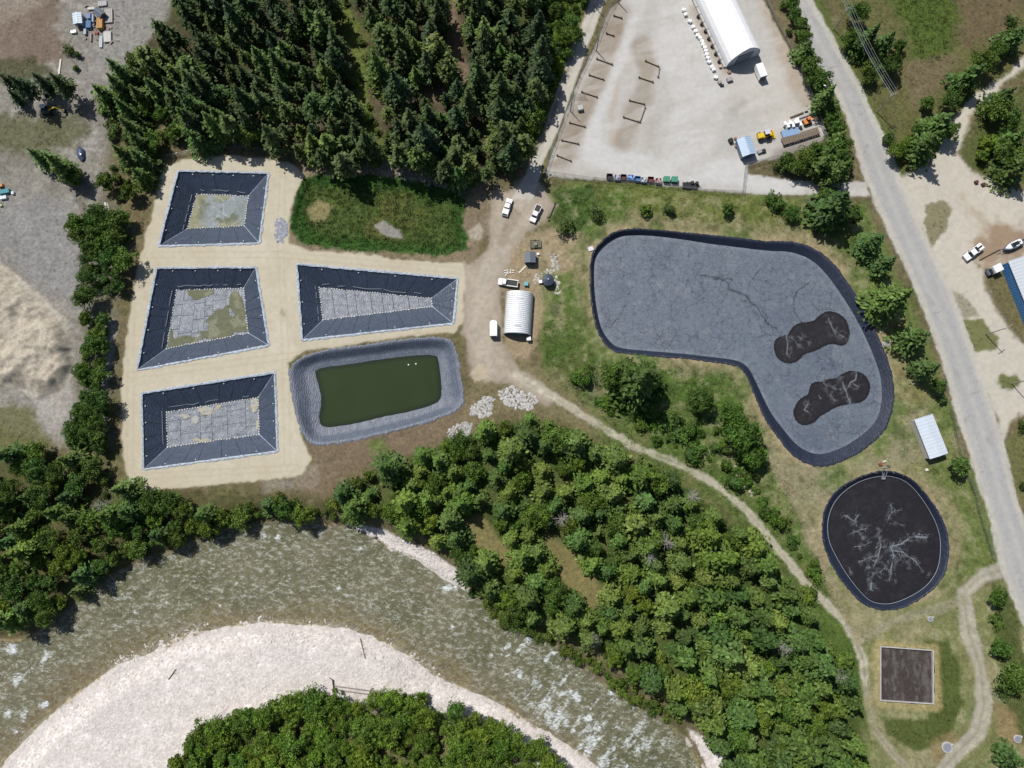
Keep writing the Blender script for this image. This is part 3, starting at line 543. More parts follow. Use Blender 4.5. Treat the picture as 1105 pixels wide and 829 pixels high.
M_ROPE = mat('pale_rope', (.3, .33, .38), .6)

def lerp2(a, b, t): return (a[0] + (b[0] - a[0]) * t, a[1] + (b[1] - a[1]) * t)
def panel(name, q, m, parent, nu=7, nv=5, amp=.05, seed=0, lift=.03):   # a sheet between four corners, rumpled
    q = [Vector(v) for v in q]; nrm = (q[1] - q[0]).cross(q[3] - q[0]).normalized(); nrm = nrm if nrm.z > 0 else -nrm
    rr = random.Random(seed); V = []
    ph = [rr.uniform(0, 6.28) for _ in range(4)]
    for j in range(nv):
        for i in range(nu):
            u = i / (nu - 1); v = j / (nv - 1); p = (q[0] * (1 - u) + q[1] * u) * (1 - v) + (q[3] * (1 - u) + q[2] * u) * v
            e = min(1, 4 * min(u, 1 - u), 4 * min(v, 1 - v) + .3)
            V.append(p + nrm * (lift + amp * e * (math.sin(5 * u + ph[0] + 3 * v) + math.sin(9 * v + ph[1]) + rr.uniform(-.6, .6))))
    Fq = [(j * nu + i, j * nu + i + 1, (j + 1) * nu + i + 1, (j + 1) * nu + i) for j in range(nv - 1) for i in range(nu - 1)]
    return link(name, np_mesh(name, [tuple(v) for v in V], Fq, m), parent)
def bag_row(mb, a, b, step=.85, r=.28, z=.12, rng=random):
    L = (b - a).length; n = max(2, int(L / step)); d = (b - a).normalized(); s = Vector((-d.y, d.x, 0))
    for i in range(n + 1):
        if rng.random() < .08: continue
        p = a + (b - a) * (i / n) + s * rng.uniform(-.12, .12); k = rng.uniform(.75, 1.15)
        mb.box((p.x, p.y, p.z + z), (.62 * k, .4 * k, .26 * k), math.atan2(d.y, d.x) + rng.uniform(-.5, .5), .7)
def tab(parent, p, n):
    b = MB(); b.box((p.x, p.y, p.z + .14), (.42, .3, .2), random.uniform(0, 3), .8); b.build('vent', M_BAG, parent)
PIT_Z = -5.2
def pit(crest, toe, label, np_ns, np_ew, fu, fv, scum, seed, wrinkled_floor=.06):
    c = PA(crest, 0.05); t_ = PA(toe, PIT_Z); cen = sum(c, Vector()) / 4
    root = thing('lined_pond', label, 'pond', (cen.x, cen.y, 0)); root.location = (0, 0, 0)
    base = MB(); base.add([v - Vector((0, 0, .3)) for v in c] + [v - Vector((0, 0, .3)) for v in t_], [(0, 1, 5, 4), (1, 2, 6, 5), (2, 3, 7, 6), (3, 0, 4, 7), (4, 5, 6, 7)])
    base.build('liner_base', M_SEAM, root)
    for s in range(4):
        a, b, d, e = c[s], c[(s + 1) % 4], t_[(s + 1) % 4], t_[s]; n = np_ns if s % 2 == 0 else np_ew
        rr = random.Random(seed * 10 + s); cuts = [0] + [(i + rr.uniform(-.22, .22)) / n for i in range(1, n)] + [1]
        Lc = (b - a).length; g = .055 / Lc
        for i in range(n):
            u0 = cuts[i] + (g if i else 0); u1 = cuts[i + 1] - (g if i < n - 1 else 0)
            panel('liner_panel', (a.lerp(b, u0), a.lerp(b, u1), e.lerp(d, u1), e.lerp(d, u0)), M_LINER, root, 6, 6, .035, seed * 100 + s * 20 + i)
        for i in range(4 if n > 4 else 3):                             # small white vents under the crest
            u = (i + .6) / (4.2 if n > 4 else 3.2); p = a.lerp(b, u).lerp(e.lerp(d, u), .14); tab(root, p, s)
    for s in range(4):                                                # folded hips
        mb = MB(); mb.tube(c[s] + Vector((0, 0, .03)), t_[s] + Vector((0, 0, .06)), .1, .12, 6); mb.build('hip_fold', M_EDGE if s != 0 else M_LINER, root)
    # anchor strip on the crest
    mb = MB(); rr = random.Random(seed)
    for s in range(4):
        a, b = c[s], c[(s + 1) % 4]; n = int((b - a).length / .7); d = (b - a).normalized(); o = Vector((d.y, -d.x, 0)); o = o if (o.dot((a + b) / 2 - cen) > 0) else -o
        r1 = [a.lerp(b, i / n) - o * (.25 + rr.uniform(-.1, .1)) + Vector((0, 0, .06)) for i in range(n + 1)]
        r2 = [a.lerp(b, i / n) + o * (.16 + rr.uniform(-.1, .1)) + Vector((0, 0, .14 + rr.uniform(-.03, .05))) for i in range(n + 1)]
        r3 = [a.lerp(b, i / n) + o * (.45 + rr.uniform(-.22, .22)) + Vector((0, 0, .05)) for i in range(n + 1)]
        if s % 2: r1, r2, r3 = ([v + Vector((0, 0, .012)) for v in r] for r in (r1, r2, r3))
        mb.loft([r1, r2, r3], closed=False, cap=False)
    mb.build('anchor_strip', M_EDGE, root)
    # floor sheets
    for i in range(fu):
        for j in range(fv):
            rr = random.Random(seed * 7 + i * 13 + j); g = .0035
            def pt(u, v): return t_[0].lerp(t_[1], u).lerp(t_[3].lerp(t_[2], u), v)
            u0, u1, v0, v1 = i / fu + g * .5, (i + 1) / fu - g * .5, j / fv + g, (j + 1) / fv - g
            v0 += (.13 / fv * 2 * math.sin(i * 1.7 + seed + j) if j else 0); v1 += (.13 / fv * 2 * math.sin(i * 1.7 + seed + j + 1) if j < fv - 1 else 0); u0 += (.16 / fu * math.sin(i * 2.3 + seed) if i else 0); u1 += (.16 / fu * math.sin((i + 1) * 2.3 + seed) if i < fu - 1 else 0)
            panel('floor_panel', (pt(u0, v0), pt(u1, v0), pt(u1, v1), pt(u0, v1)), M_FLOORL, root, 8, 6, wrinkled_floor, seed * 300 + i * 9 + j, .06)
    mb = MB(); rr = random.Random(seed + 5)
    for s in range(4): bag_row(mb, t_[s], t_[(s + 1) % 4], .8, rng=rr)
    o = mb.build('sandbags', M_BAG, root); o['kind'] = 'stuff'
    mb = MB()                                                          # loose pale cord lying on the lower slope
    for s in (0, 3):
        a = c[s].lerp(t_[s], .82); b = c[(s + 1) % 4].lerp(t_[(s + 1) % 4], .82); pr = None
        for i in range(15):
            p = a.lerp(b, .06 + .88 * i / 14) + Vector((0, rr.uniform(-.35, .35), .22))
            if pr is not None and rr.random() < .75: mb.tube(pr, p, .05, n=4)
            pr = p
    mb.build('cord', M_ROPE, root)['kind'] = 'stuff'
    if scum:
        sw_ = patch('scum_water', toe, PIT_Z + .17, .25, M_SCUM, scum[0], root, -.15, keep=scum[1]); sw_['kind'] = 'stuff'
    return root
OLIVE = C(122, 128, 108, 1.45); OLIVE2 = C(130, 132, 106, 1.45); PALE = C(186, 192, 192, 1.4)
def scum1(X, Y, U, V, d):
    n = fbm(X, Y, 5, 4, 41); k = base_col(X, OLIVE); k = mixc(k, sstep(-2.6, -.4, d + n), C(164, 162, 132, 1.5)); k = mixc(k, sstep(.15, .35, n) * sstep(218, 232, U + 6 * n), C(158, 166, 168, 1.5))
    k = mixc(k, sstep(.14, .03, np.abs(fbm(X, Y, 3, 3, 42))) * sstep(222, 236, U) * .8, C(196, 200, 198, 1.5)); k = mixc(k, sstep(248, 256, U + 8 * fbm(X, Y, 4, 3, 43)) * .8, C(150, 158, 162, 1.5)); return k
def keep2(X, Y, U, V, d):
    n = fbm(X, Y, 4, 3, 51); m = np.zeros_like(X)
    for cx, cy, rx, ry in ((236, 346, 15, 15), (220, 315, 14, 6), (257, 330, 8, 20), (188, 372, 12, 7), (205, 366, 10, 5), (260, 355, 8, 5), (232, 360, 12, 5), (182, 362, 5, 12)):
        m = np.maximum(m, 1.2 - np.sqrt(((U - cx) / rx) ** 2 + ((V - cy) / ry) ** 2) + .55 * n)
    return np.where(m > .2, 1.0, 0.0)
def scum2(X, Y, U, V, d): return mixc(base_col(X, OLIVE2 * .85), sstep(.2, .7, fbm(X, Y, 3, 3, 53)), C(146, 148, 124, 1.5))
def keep3(X, Y, U, V, d):
    n = fbm(X, Y, 2.5, 3, 61); m = np.zeros_like(X)
    for cx, cy, rx, ry in ((222, 442, 15, 5), (274, 436, 4, 14), (215, 475, 9, 3), (198, 448, 10, 3), (212, 450, 5, 6), (278, 460, 3, 8)):
        m = np.maximum(m, 1.1 - np.sqrt(((U - cx) / rx) ** 2 + ((V - cy) / ry) ** 2) + .8 * n)
    return np.where(m > .3, 1.0, 0.0)
def scum3(X, Y, U, V, d): return mixc(base_col(X, C(196, 186, 158, 1.5)), sstep(-.2, .5, fbm(X, Y, 2, 3, 63)), C(190, 190, 184, 1.5))
pit(*PITS[0], 'smallest black lined pond with a white and olive scummed floor, top left of the pad', 5, 4, 4, 2, (scum1, None), 1)
pit(*PITS[1], 'black lined pond with olive puddles over a grey sheet floor, between two other lined ponds', 6, 6, 7, 4, (scum2, keep2), 2, .05)
pit(*PITS[2], 'black lined pond with dry grey floor and tan dust along its edge, lowest on pad', 7, 5, 6, 3, (scum3, keep3), 3, .08)
pit(*PITS[3], 'long black lined pond with a narrow wedge shaped grey floor, below the green reed basin', 9, 4, 9, 2, None, 4, .05)

def loft_slope(root, name, out, inn, zo, zi, m, n=260, rows=5, fold=.12, apron=.7, seed=0, mid=None):
    o = resample(out, n); cw = np.array([(v.x, v.y) for v in PA(o, zo)]); i_ = resample(inn, 1200); iw = np.array([(v.x, v.y) for v in PA(i_, zi)])
    near = np.array([iw[np.argmin(((iw - p) ** 2).sum(1))] for p in cw]); near = (near + np.roll(near, 1, 0) + np.roll(near, -1, 0)) / 3
    rr = np.random.default_rng(seed); dirn = cw - near; dl = np.maximum(np.hypot(*dirn.T), .3)[:, None]; dirn /= dl; V = []
    ap = cw + dirn * (apron * rr.uniform(.45, 1.25, n))[:, None]; V.append(np.c_[ap, np.full(n, .03)]); V.append(np.c_[cw + dirn * .12, zo + .10 + rr.uniform(-.03, .06, n)])
    for r in range(1, rows + 1):
        t = r / rows; p = cw * (1 - t) + near * t; z = zo * (1 - t) + zi * t
        if mid: z = np.full(n, zo + (zi - zo) * min(1, t / .5 * .8 if t < .5 else .8 + .2 * (t - .5) / .5))
        f = fold * math.sin(math.pi * min(1, t + .15)) if t < 1 else .02; ii_ = np.arange(n)
        V.append(np.c_[p, z + rr.uniform(-1, 1, n) * f * .35 + f * (.6 * np.sin(ii_ * .9 + seed + 3 * np.sin(ii_ * .13)) + .5 * np.sin(ii_ * .31 + r))])
    V = np.vstack(V); R_ = rows + 2; a = np.arange(n); b = (a + 1) % n
    Fq = np.vstack([np.stack([k * n + a, k * n + b, (k + 1) * n + b, (k + 1) * n + a], 1) for k in range(R_ - 1)])
    return link(name, np_mesh(name, V, Fq, m, smooth=True), root)

# green pond
gp = thing('green_pond', 'green water pond with a wrinkled grey liner bank, right of the lowest black pond', 'pond')
GZW = -2.6
loft_slope(gp, 'liner_bank', GREEN_OUT, GREEN_IN, .1, GZW, M_LINER_LT, 220, 8, .07, .9, 3, mid=1)
def gcol(X, Y, U, V, d): return mixc(base_col(X, C(62, 76, 40, 1.9)), sstep(-1.5, 0, d), C(50, 60, 40, 1.9))
M_POND = attr_mat('green_water', .12, .06, .15, .004, .5)
patch('water', GREEN_IN, GZW + .05, .5, M_POND, gcol, gp, .8)
for i, (a, b) in enumerate(((441, 394), (449, 393))):
    p = P(a, b, GZW); fl = MB()
    for k in range(6):
        pass
    fl.loft([[(.28 * math.cos(t) * r, .28 * math.sin(t) * r, z) for t in [j * math.pi / 4 for j in range(8)]] for r, z in ((.5, 0), (1, .12), (.8, .28), (.2, .36))])
    o = fl.build('float', M_WHITE, smooth=True); o.location = p + Vector((0, 0, .05)); tag(o, ('left' if i == 0 else 'right') + ' of two small white floats on the green pond water', 'float', 'floats on the green pond')

# large lagoon with floating cover
lg = thing('covered_lagoon', 'huge boot shaped lagoon under a wrinkled grey floating cover', 'lagoon')
LZ = -1.9
loft_slope(lg, 'liner_bank', LAG_OUT, LAG_IN, .1, LZ + .06, M_LINER_DK, 420, 4, .07, .45, 5)
LC = lambda pts: crop(820, 320, .181, pts)
D1 = smooth_poly(LC([(80, 300), (90, 255), (130, 235), (170, 225), (195, 180), (240, 155), (320, 150), (350, 115), (400, 85), (460, 95), (510, 130), (535, 190), (535, 250), (510, 290), (470, 293), (440, 280), (390, 290), (340, 320), (260, 345), (240, 375), (190, 402), (130, 390), (95, 355)]), 1)
D2 = smooth_poly(LC([(195, 690), (215, 640), (250, 600), (290, 585), (295, 540), (320, 508), (370, 508), (410, 490), (460, 488), (490, 460), (540, 440), (600, 450), (640, 480), (660, 530), (650, 590), (610, 630), (540, 640), (460, 655), (400, 690), (350, 720), (330, 750), (260, 772), (215, 745)]), 1)
CRK = [([(756, 297), (766, 299), (778, 301), (786, 308), (793, 314), (801, 317), (808, 321.6), (812, 328), (816, 330), (823, 342), (832, 352), (838, 356)], 2.2), ([(871, 306), (862, 313), (857, 321), (855, 327), (857, 335), (858, 339), (863, 347)], 1.6), ([(793, 314), (800, 325), (808, 322)], 1.4), ([(790, 302), (778, 301)], 1.5), ([(820, 290), (812, 300), (808, 312)], 1.0), ([(821, 330), (828, 341), (834, 358)], 1.2), ([(700, 275), (706, 290), (700, 305), (708, 318)], .8), ([(660, 350), (675, 330), (680, 315)], .8), ([(850, 385), (862, 395), (870, 398)], .8), ([(740, 300), (748, 315), (760, 322)], .7)]
def branches(U, V, lines, wob=None):
    m = np.zeros_like(U)
    for pts, w in lines: m = np.maximum(m, sstep(w * 1.25, w * .25, pdist(U + (0 if wob is None else wob[0]), V + (0 if wob is None else wob[1]), pts, 8)))
    return m
def cov(X, Y, U, V, d):
    n = fbm(X, Y, 12, 4, 71); k = base_col(X, C(118, 128, 142, 1.62)); k = mixc(k, sstep(0, .9, n), C(108, 118, 134, 1.62)); k = mixc(k, sstep(.2, .9, fbm(X, Y, 3, 3, 72)), C(128, 136, 148, 1.6))
    k = mixc(k, sstep(.5, 1, fbm(X, Y, 1.2, 2, 75)) * .4, C(84, 92, 106, 1.6))
    w = (1.8 * fbm(X, Y, 2.5, 3, 73), 1.8 * fbm(X, Y, 2.5, 3, 74))
    w = (w[0] + 1.2 * fbm(X, Y, 1.0, 2, 78), w[1] + 1.2 * fbm(X, Y, 1.0, 2, 79)); k = mixc(k, branches(U, V, [(p, q * .5) for p, q in CRK], w) * .85, C(46, 52, 62, 1.6)); return mixc(k, sstep(-1.6, -.2, d) * .35, C(150, 160, 172, 1.6))
patch('floating_cover', LAG_IN, LZ, .3, M_COVER, cov, lg, .5, zf=lambda X, Y, U, V, d: .05 * fbm(X, Y, 3, 3, 77))
DKC = C(44, 42, 46, 1.75)
def foam_lines(lines, seedn, strength=.8, wdt=1.0):
    def f(X, Y, U, V, d):
        n = fbm(X, Y, 2, 4, seedn); k = base_col(X, DKC); k = mixc(k, sstep(-.2, .9, n) * .45, C(62, 58, 62, 1.75)); k = mixc(k, sstep(-1.0, 0, d), C(30, 30, 34, 1.75))
        w = (1.3 * fbm(X, Y, 2.8, 4, seedn + 1), 1.3 * fbm(X, Y, 2.8, 4, seedn + 2)); b = branches(U, V, [(p, q * wdt) for p, q in lines], w)
        halo = branches(U, V, [(p, q * 3.2 + 2) for p, q in lines], w) * sstep(.05, .6, fbm(X, Y, .9, 3, seedn + 3)); k = mixc(k, halo * .5, C(112, 114, 120, 1.7))
        return mixc(k, b * strength * sstep(-.9, .5, n + .2), C(152, 160, 168, 1.6))
    return f
W1 = [(LC(p), w) for p, w in (([(160, 220), (170, 290), (158, 350)], 1.3), ([(190, 245), (240, 310)], .8), ([(410, 130), (430, 190), (500, 240)], 1.5), ([(230, 235), (290, 275)], 1.2), ([(430, 190), (445, 220)], 2.0))]
W2 = [(LC(p), w) for p, w in (([(480, 490), (510, 560), (535, 640)], 1.6), ([(380, 510), (410, 560), (440, 620)], 1.1), ([(575, 455), (575, 490), (530, 535)], 1.4), ([(295, 620), (270, 680), (300, 700)], 1.3), ([(430, 540), (480, 550)], 1.4), ([(350, 580), (365, 610)], 1.0), ([(560, 520), (590, 540)], 1.2))]
patch('rain_puddle', D1, LZ + .12, .22, M_DARKCOV, foam_lines(W1, 81, .6, .55), lg, 0); patch('rain_puddle', D2, LZ + .12, .22, M_DARKCOV, foam_lines(W2, 85, .7, .55), lg, 0)
# round lagoon
rl = thing('round_lagoon', 'rounded lagoon with dark brown cover and pale branching foam marks', 'lagoon')
RZ = -1.7
loft_slope(rl, 'liner_bank', RND_OUT, RND_IN, .1, RZ + .06, M_LINER_DK, 260, 4, .05, .4, 8)
WR = [(RC(p), w) for p, w in (([(340, 355), (348, 400), (355, 450)], 2.3), ([(355, 450), (410, 455), (460, 435), (520, 400), (600, 400)], 1.7), ([(355, 450), (340, 500), (320, 570), (300, 640), (300, 690)], 1.6), ([(410, 455), (420, 500), (410, 570), (400, 640)], 1.3), ([(420, 470), (480, 480), (540, 530), (580, 580)], 1.0), ([(360, 530), (390, 580), (410, 610)], 1.0), ([(400, 520), (370, 570), (340, 600)], .7), ([(330, 505), (290, 515), (240, 540)], 1.1), ([(310, 420), (260, 450), (210, 460)], .7), ([(160, 280), (205, 310), (230, 280)], 1.8), ([(205, 310), (225, 340)], 1.2), ([(190, 380), (240, 360), (280, 350)], 1.1), ([(240, 365), (265, 410)], .8), ([(405, 220), (415, 265), (400, 300)], 1.2), ([(415, 265), (450, 255)], .8), ([(400, 330), (470, 330)], .5), ([(430, 545), (470, 520), (520, 575)], .7), ([(470, 480), (500, 540)], .7), ([(180, 560), (190, 600)], 1.0), ([(610, 590), (615, 605)], 1.1), ([(530, 400), (560, 385), (640, 385)], .7), ([(320, 570), (280, 560)], .7), ([(320, 600), (290, 640)], .8))]
rr = random.Random(77); tw = []
for k_, (pts_, w_) in enumerate(list(WR)):
    if k_ >= 5: WR[k_] = (pts_, w_ * .62)
    if k_ in (17, 18): continue
    for (xa, ya), (xb, yb) in zip(pts_[:-1], pts_[1:]):
        for _ in range(5):
            f = rr.random(); x0_, y0_ = xa + (xb - xa) * f, ya + (yb - ya) * f; a_ = math.atan2(yb - ya, xb - xa) + rr.choice((-1, 1)) * rr.uniform(.5, 1.2); L_ = rr.uniform(2, 6.5) * (1.2 if k_ < 5 else .6); q = [(x0_, y0_)]
            for _s in range(3): a_ += rr.uniform(-.5, .5); q.append((q[-1][0] + math.cos(a_) * L_ / 3, q[-1][1] + math.sin(a_) * L_ / 3))
            tw.append((q, .38))
WR += tw
patch('floating_cover', RND_IN, RZ, .16, M_DARKCOV, foam_lines(WR, 91, .8, .6), rl, .5)
mb = MB(); rp = PA(resample(RND_IN, 130), RZ + .2); cen = sum(rp, Vector()) / len(rp); rp = [v.lerp(cen, .008) for v in rp]
for i in range(130): mb.tube(rp[i], rp[(i + 1) % 130], .065, n=5, cap=False)
mb.build('edge_rope', M_ROPE, rl)
hp = P(954, 513, -.6); ih = MB(); ih.box((hp.x, hp.y - .9, -1.3), (.9, .6, .3)); [ih.tube((hp.x + s * .8, hp.y + 2.2, .5), (hp.x + s * .4, hp.y - 1.2, -1.0), .09) for s in (-1, 1)]; ih.tube((hp.x - .9, hp.y + 2.2, .5), (hp.x + .9, hp.y + 2.2, .5), .08); ih.tube((hp.x, hp.y + 3.2, .4), (hp.x, hp.y - .8, -1.0), .12)
ih.build('inlet_frame', M_STEEL, rl)

# ------------------------------------------------------------------ square concrete filter tank
tq = PA(TANK, .55); tk = thing('filter_tank', 'square concrete tank with dark brown sand bed inside thin pale walls', 'tank')
cen = sum(tq, Vector()) / 4
for s in range(4):
    a, b = tq[s], tq[(s + 1) % 4]; ia, ib = a.lerp(cen, .035), b.lerp(cen, .035); d = (b - a).normalized() * .002
    w = MB(); zt = .55 + .003 * s
    w.add([Vector((v.x, v.y, z)) for z in (-.9, zt) for v in (a, b, ib, ia)], [(0, 1, 2, 3), (4, 5, 6, 7), (0, 1, 5, 4), (1, 2, 6, 5), (2, 3, 7, 6), (3, 0, 4, 7)]); w.build('wall', M_CONC, tk)
def bedc(X, Y, U, V, d):
    n = fbm(X * 1.6, Y * .5, 2.5, 4, 95); k = base_col(X, C(84, 76, 74, 1.75)); k = mixc(k, sstep(-.1, .7, n), C(104, 96, 94, 1.75)); k = mixc(k, sstep(.1, .6, fbm(X, Y, 4, 3, 96)) * .6, C(76, 66, 62, 1.75)); return mixc(k, sstep(.25, .5, fbm(X * 2, Y * .7, 1.6, 2, 97)) * .5, C(124, 118, 114, 1.75))
patch('sand_bed', TANK, -.15, .25, M_BED, bedc, tk, -.15)

# ------------------------------------------------------------------ river water
def water_mat():
    m = bpy.data.materials.new('river_water'); m.use_nodes = True; t = m.node_tree; t.nodes.clear(); pos = world_pos(t)
    at = N(t, 'ShaderNodeAttribute', attribute_name='Col'); sp = N(t, 'ShaderNodeSeparateColor'); t.links.new(at.outputs['Color'], sp.inputs[0])
    mp = N(t, 'ShaderNodeMapping'); mp.inputs['Rotation'].default_value = (0, 0, .55); mp.inputs['Scale'].default_value = (.7, 1.25, 1); t.links.new(pos, mp.inputs['Vector'])
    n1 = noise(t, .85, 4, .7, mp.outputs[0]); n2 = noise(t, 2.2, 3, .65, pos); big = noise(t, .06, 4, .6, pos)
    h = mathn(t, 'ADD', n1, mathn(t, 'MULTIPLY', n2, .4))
    bp = N(t, 'ShaderNodeBump'); bp.inputs['Strength'].default_value = 1.0; bp.inputs['Distance'].default_value = .6; t.links.new(h, bp.inputs['Height'])
    tr = N(t, 'ShaderNodeBsdfTransparent'); tr.inputs[0].default_value = (.9, .92, .83, 1)
    gl = N(t, 'ShaderNodeBsdfGlossy'); gl.inputs['Roughness'].default_value = .16; t.links.new(bp.outputs[0], gl.inputs['Normal'])
    fr = N(t, 'ShaderNodeFresnel'); fr.inputs[0].default_value = 1.4; t.links.new(bp.outputs[0], fr.inputs['Normal'])
    m1 = N(t, 'ShaderNodeMixShader'); t.links.new(fr.outputs[0], m1.inputs[0]); t.links.new(tr.outputs[0], m1.inputs[1]); t.links.new(gl.outputs[0], m1.inputs[2])
    def mix(f, a, b):
        x = N(t, 'ShaderNodeMix', data_type='RGBA'); t.links.new(f, x.inputs[0])
        for i, v in ((6, a), (7, b)):
            if isinstance(v, tuple): x.inputs[i].default_value = v
            else: t.links.new(v, x.inputs[i])
        return x.outputs[2]
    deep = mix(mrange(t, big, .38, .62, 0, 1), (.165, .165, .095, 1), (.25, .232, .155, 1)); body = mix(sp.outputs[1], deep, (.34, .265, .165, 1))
    crest = mix(mrange(t, h, .71, .87, 0, .85), body, (.68, .69, .61, 1)); ccol = mix(mrange(t, h, .50, .66, .5, 0), crest, (.045, .05, .022, 1))  # ripple glints and dark troughs painted into the diffuse colour
    df = N(t, 'ShaderNodeBsdfDiffuse'); t.links.new(ccol, df.inputs[0]); t.links.new(bp.outputs[0], df.inputs['Normal'])
    m2 = N(t, 'ShaderNodeMixShader'); t.links.new(mrange(t, sp.outputs[1], 0, 1, .55, .22), m2.inputs[0]); t.links.new(m1.outputs[0], m2.inputs[1]); t.links.new(df.outputs[0], m2.inputs[2])
    fo = N(t, 'ShaderNodeBsdfDiffuse'); fo.inputs[0].default_value = (.7, .75, .76, 1); t.links.new(bp.outputs[0], fo.inputs['Normal'])
    nf = noise(t, 1.5, 6, .8, mp.outputs[0]); ff = mrange(t, mathn(t, 'ADD', sp.outputs[0], mathn(t, 'MULTIPLY', mathn(t, 'SUBTRACT', nf, .5), 3.0)), .52, 1.1, 0, .9)
    ff = mathn(t, 'MULTIPLY', ff, mrange(t, sp.outputs[0], .1, .4, 0, 1))
    m3 = N(t, 'ShaderNodeMixShader'); t.links.new(ff, m3.inputs[0]); t.links.new(m2.outputs[0], m3.inputs[1]); t.links.new(fo.outputs[0], m3.inputs[2])
    ou = N(t, 'ShaderNodeOutputMaterial'); t.links.new(m3.outputs[0], ou.inputs[0]); return m
TURB = [(540, 676), (600, 700), (650, 735), (700, 775), (740, 812), (745, 850), (650, 850), (600, 800), (560, 760), (530, 720)]
FOAMS = [(15, 700, 12, 7), (48, 708, 7, 14), (20, 735, 9, 10), (45, 762, 10, 5), (20, 790, 14, 6), (8, 770, 8, 8), (390, 592, 7, 4), (345, 576, 6, 3), (285, 578, 4, 3), (300, 580, 3, 3), (372, 642, 5, 3), (365, 635, 4, 3), (485, 634, 10, 4), (488, 677, 4, 3), (530, 708, 4, 3), (572, 700, 7, 4), (560, 728, 5, 8), (580, 742, 7, 10), (612, 748, 10, 5), (622, 752, 6, 6), (635, 775, 6, 8), (610, 780, 6, 9), (660, 747, 5, 4), (650, 700, 6, 3), (598, 705, 5, 4), (668, 785, 5, 4), (690, 795, 8, 5), (687, 808, 5, 7), (660, 810, 4, 7), (712, 800, 5, 3), (145, 660, 4, 3), (180, 650, 4, 3), (193, 650, 3, 3), (237, 654, 3, 3), (110, 672, 3, 3), (230, 635, 5, 2), (255, 630, 4, 2), (545, 655, 8, 3), (570, 690, 5, 8)]
def rcol(X, Y, U, V, d):
    n = fbm(X, Y, 2.2, 4, 101); f = np.zeros_like(X)
    for cx, cy, rx, ry in FOAMS: f = np.maximum(f, 1.0 - .75 * np.sqrt(((U - cx) / rx) ** 2 + ((V - cy) / ry) ** 2) + .5 * n)
    a = fbm(X * .8 + Y * .6, -X * 2.2 + Y * 2.0, 4.5, 4, 103); f = np.maximum(f, sstep(.0, .8, a + .35 * fbm(X, Y, 1.5, 3, 109) + .35 * fbm(X, Y, 14, 2, 110)) * sstep(8, -12, sdf(U, V, TURB, 24)) * .8)
    lf = sstep(70, 30, U + 10 * n) * sstep(690, 705, V); f = np.maximum(f, sstep(.35, .9, a) * lf * .8); f = np.maximum(f, sstep(.62, .85, fbm(X, Y, 1.6, 3, 104)) * .5)
    db_ = sdf(U, V, BAR, 60); sh = sstep(34, 3, db_ + 12 * fbm(X, Y, 9, 3, 107)) * sstep(560, 480, U) + .6 * sstep(14, 2, db_ + 6 * fbm(X, Y, 6, 3, 108))
    return np.stack([np.clip(f, 0, 1), np.clip(sh, 0, 1), np.zeros_like(f)], -1)
def rzf(X, Y, U, V, d): return .10 * fbm(X, Y, 1.6, 3, 105) + .12 * fbm(X, Y, 3.5, 2, 106) * sstep(6, -10, sdf(U, V, TURB, 20))
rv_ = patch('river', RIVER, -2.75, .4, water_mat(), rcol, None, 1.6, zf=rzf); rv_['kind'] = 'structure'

# ------------------------------------------------------------------ loose stones (cobbles) and boulders, low vegetation
def scatter_mesh(name, pts, sizes, cols, shape_v, shape_f, m, tilt=.6, flat=.6, kind='stuff', parent=None, jitter=.25):
    n = len(pts); sv = np.array(shape_v, float); k = len(sv); a = RNG.uniform(0, 6.283, n)
    base = sv[None] * (1 + RNG.uniform(-jitter, jitter, (n, k, 1))) * np.asarray(sizes)[:, None, None] * np.stack([RNG.uniform(.75, 1.25, n), RNG.uniform(.75, 1.25, n), np.full(n, flat)], -1)[:, None, :]
    c, s = np.cos(a)[:, None], np.sin(a)[:, None]; x = base[..., 0] * c - base[..., 1] * s; y = base[..., 0] * s + base[..., 1] * c; z = base[..., 2]
    V = np.stack([x, y, z], -1) + np.asarray(pts)[:, None, :]; f = np.array(shape_f)
    Fq = (f[None] + (np.arange(n) * k)[:, None, None]).reshape(-1, f.shape[1])
    o = link(name, np_mesh(name, V.reshape(-1, 3), Fq, m, np.repeat(np.asarray(cols), k, 0), smooth=False), parent)
    if kind: o['kind'] = kind
    return o
OCT_V = [(1, 0, 0), (0, 1, 0), (-1, 0, 0), (0, -1, 0), (0, 0, 1), (.7, .7, .35), (-.7, .7, .3), (-.7, -.7, .35), (.7, -.7, .3)]
OCT_F = [(0, 5, 4), (5, 1, 4), (1, 6, 4), (6, 2, 4), (2, 7, 4), (7, 3, 4), (3, 8, 4), (8, 0, 4)]
M_STONE = attr_mat('river_cobble', .85, .15, 2.5, .03, .25)
def sample(dens, n):
    w = dens.ravel(); w = w / w.sum(); i = RNG.choice(w.size, n, p=w); x = GX.ravel()[i] + RNG.uniform(-.3, .3, n); y = GY.ravel()[i] + RNG.uniform(-.3, .3, n); return x, y, GZ.ravel()[i], i
dens = (mb_ := np.maximum.reduce([msk(D['bar'], 1, 2), msk(D['strip'], 1, 2), msk(D['strip2'], 1, 2)])) * (.4 + sstep(-14, 0, D['river'] * -1 * 1.0) + .8 * sstep(0, .6, n_mid2))
dens = dens + 2.2 * sstep(-13, -1, D['river'] + 4 * n_mid2) * (D['river'] < 0) * sstep(40, 0, sdf(GU, GV, BAR, 40)) * sstep(.0, .5, n_mid2)
x, y, z, i = sample(dens, 22000); g = RNG.uniform(.86, 1.05, 22000)[:, None]
scatter_mesh('cobbles', np.stack([x, y, np.where(D['river'].ravel()[i] < 0, -2.85, z)], -1), RNG.gamma(2.0, .065, 22000) + .06, C(230, 221, 215) * g, OCT_V, OCT_F, M_STONE, flat=.42)
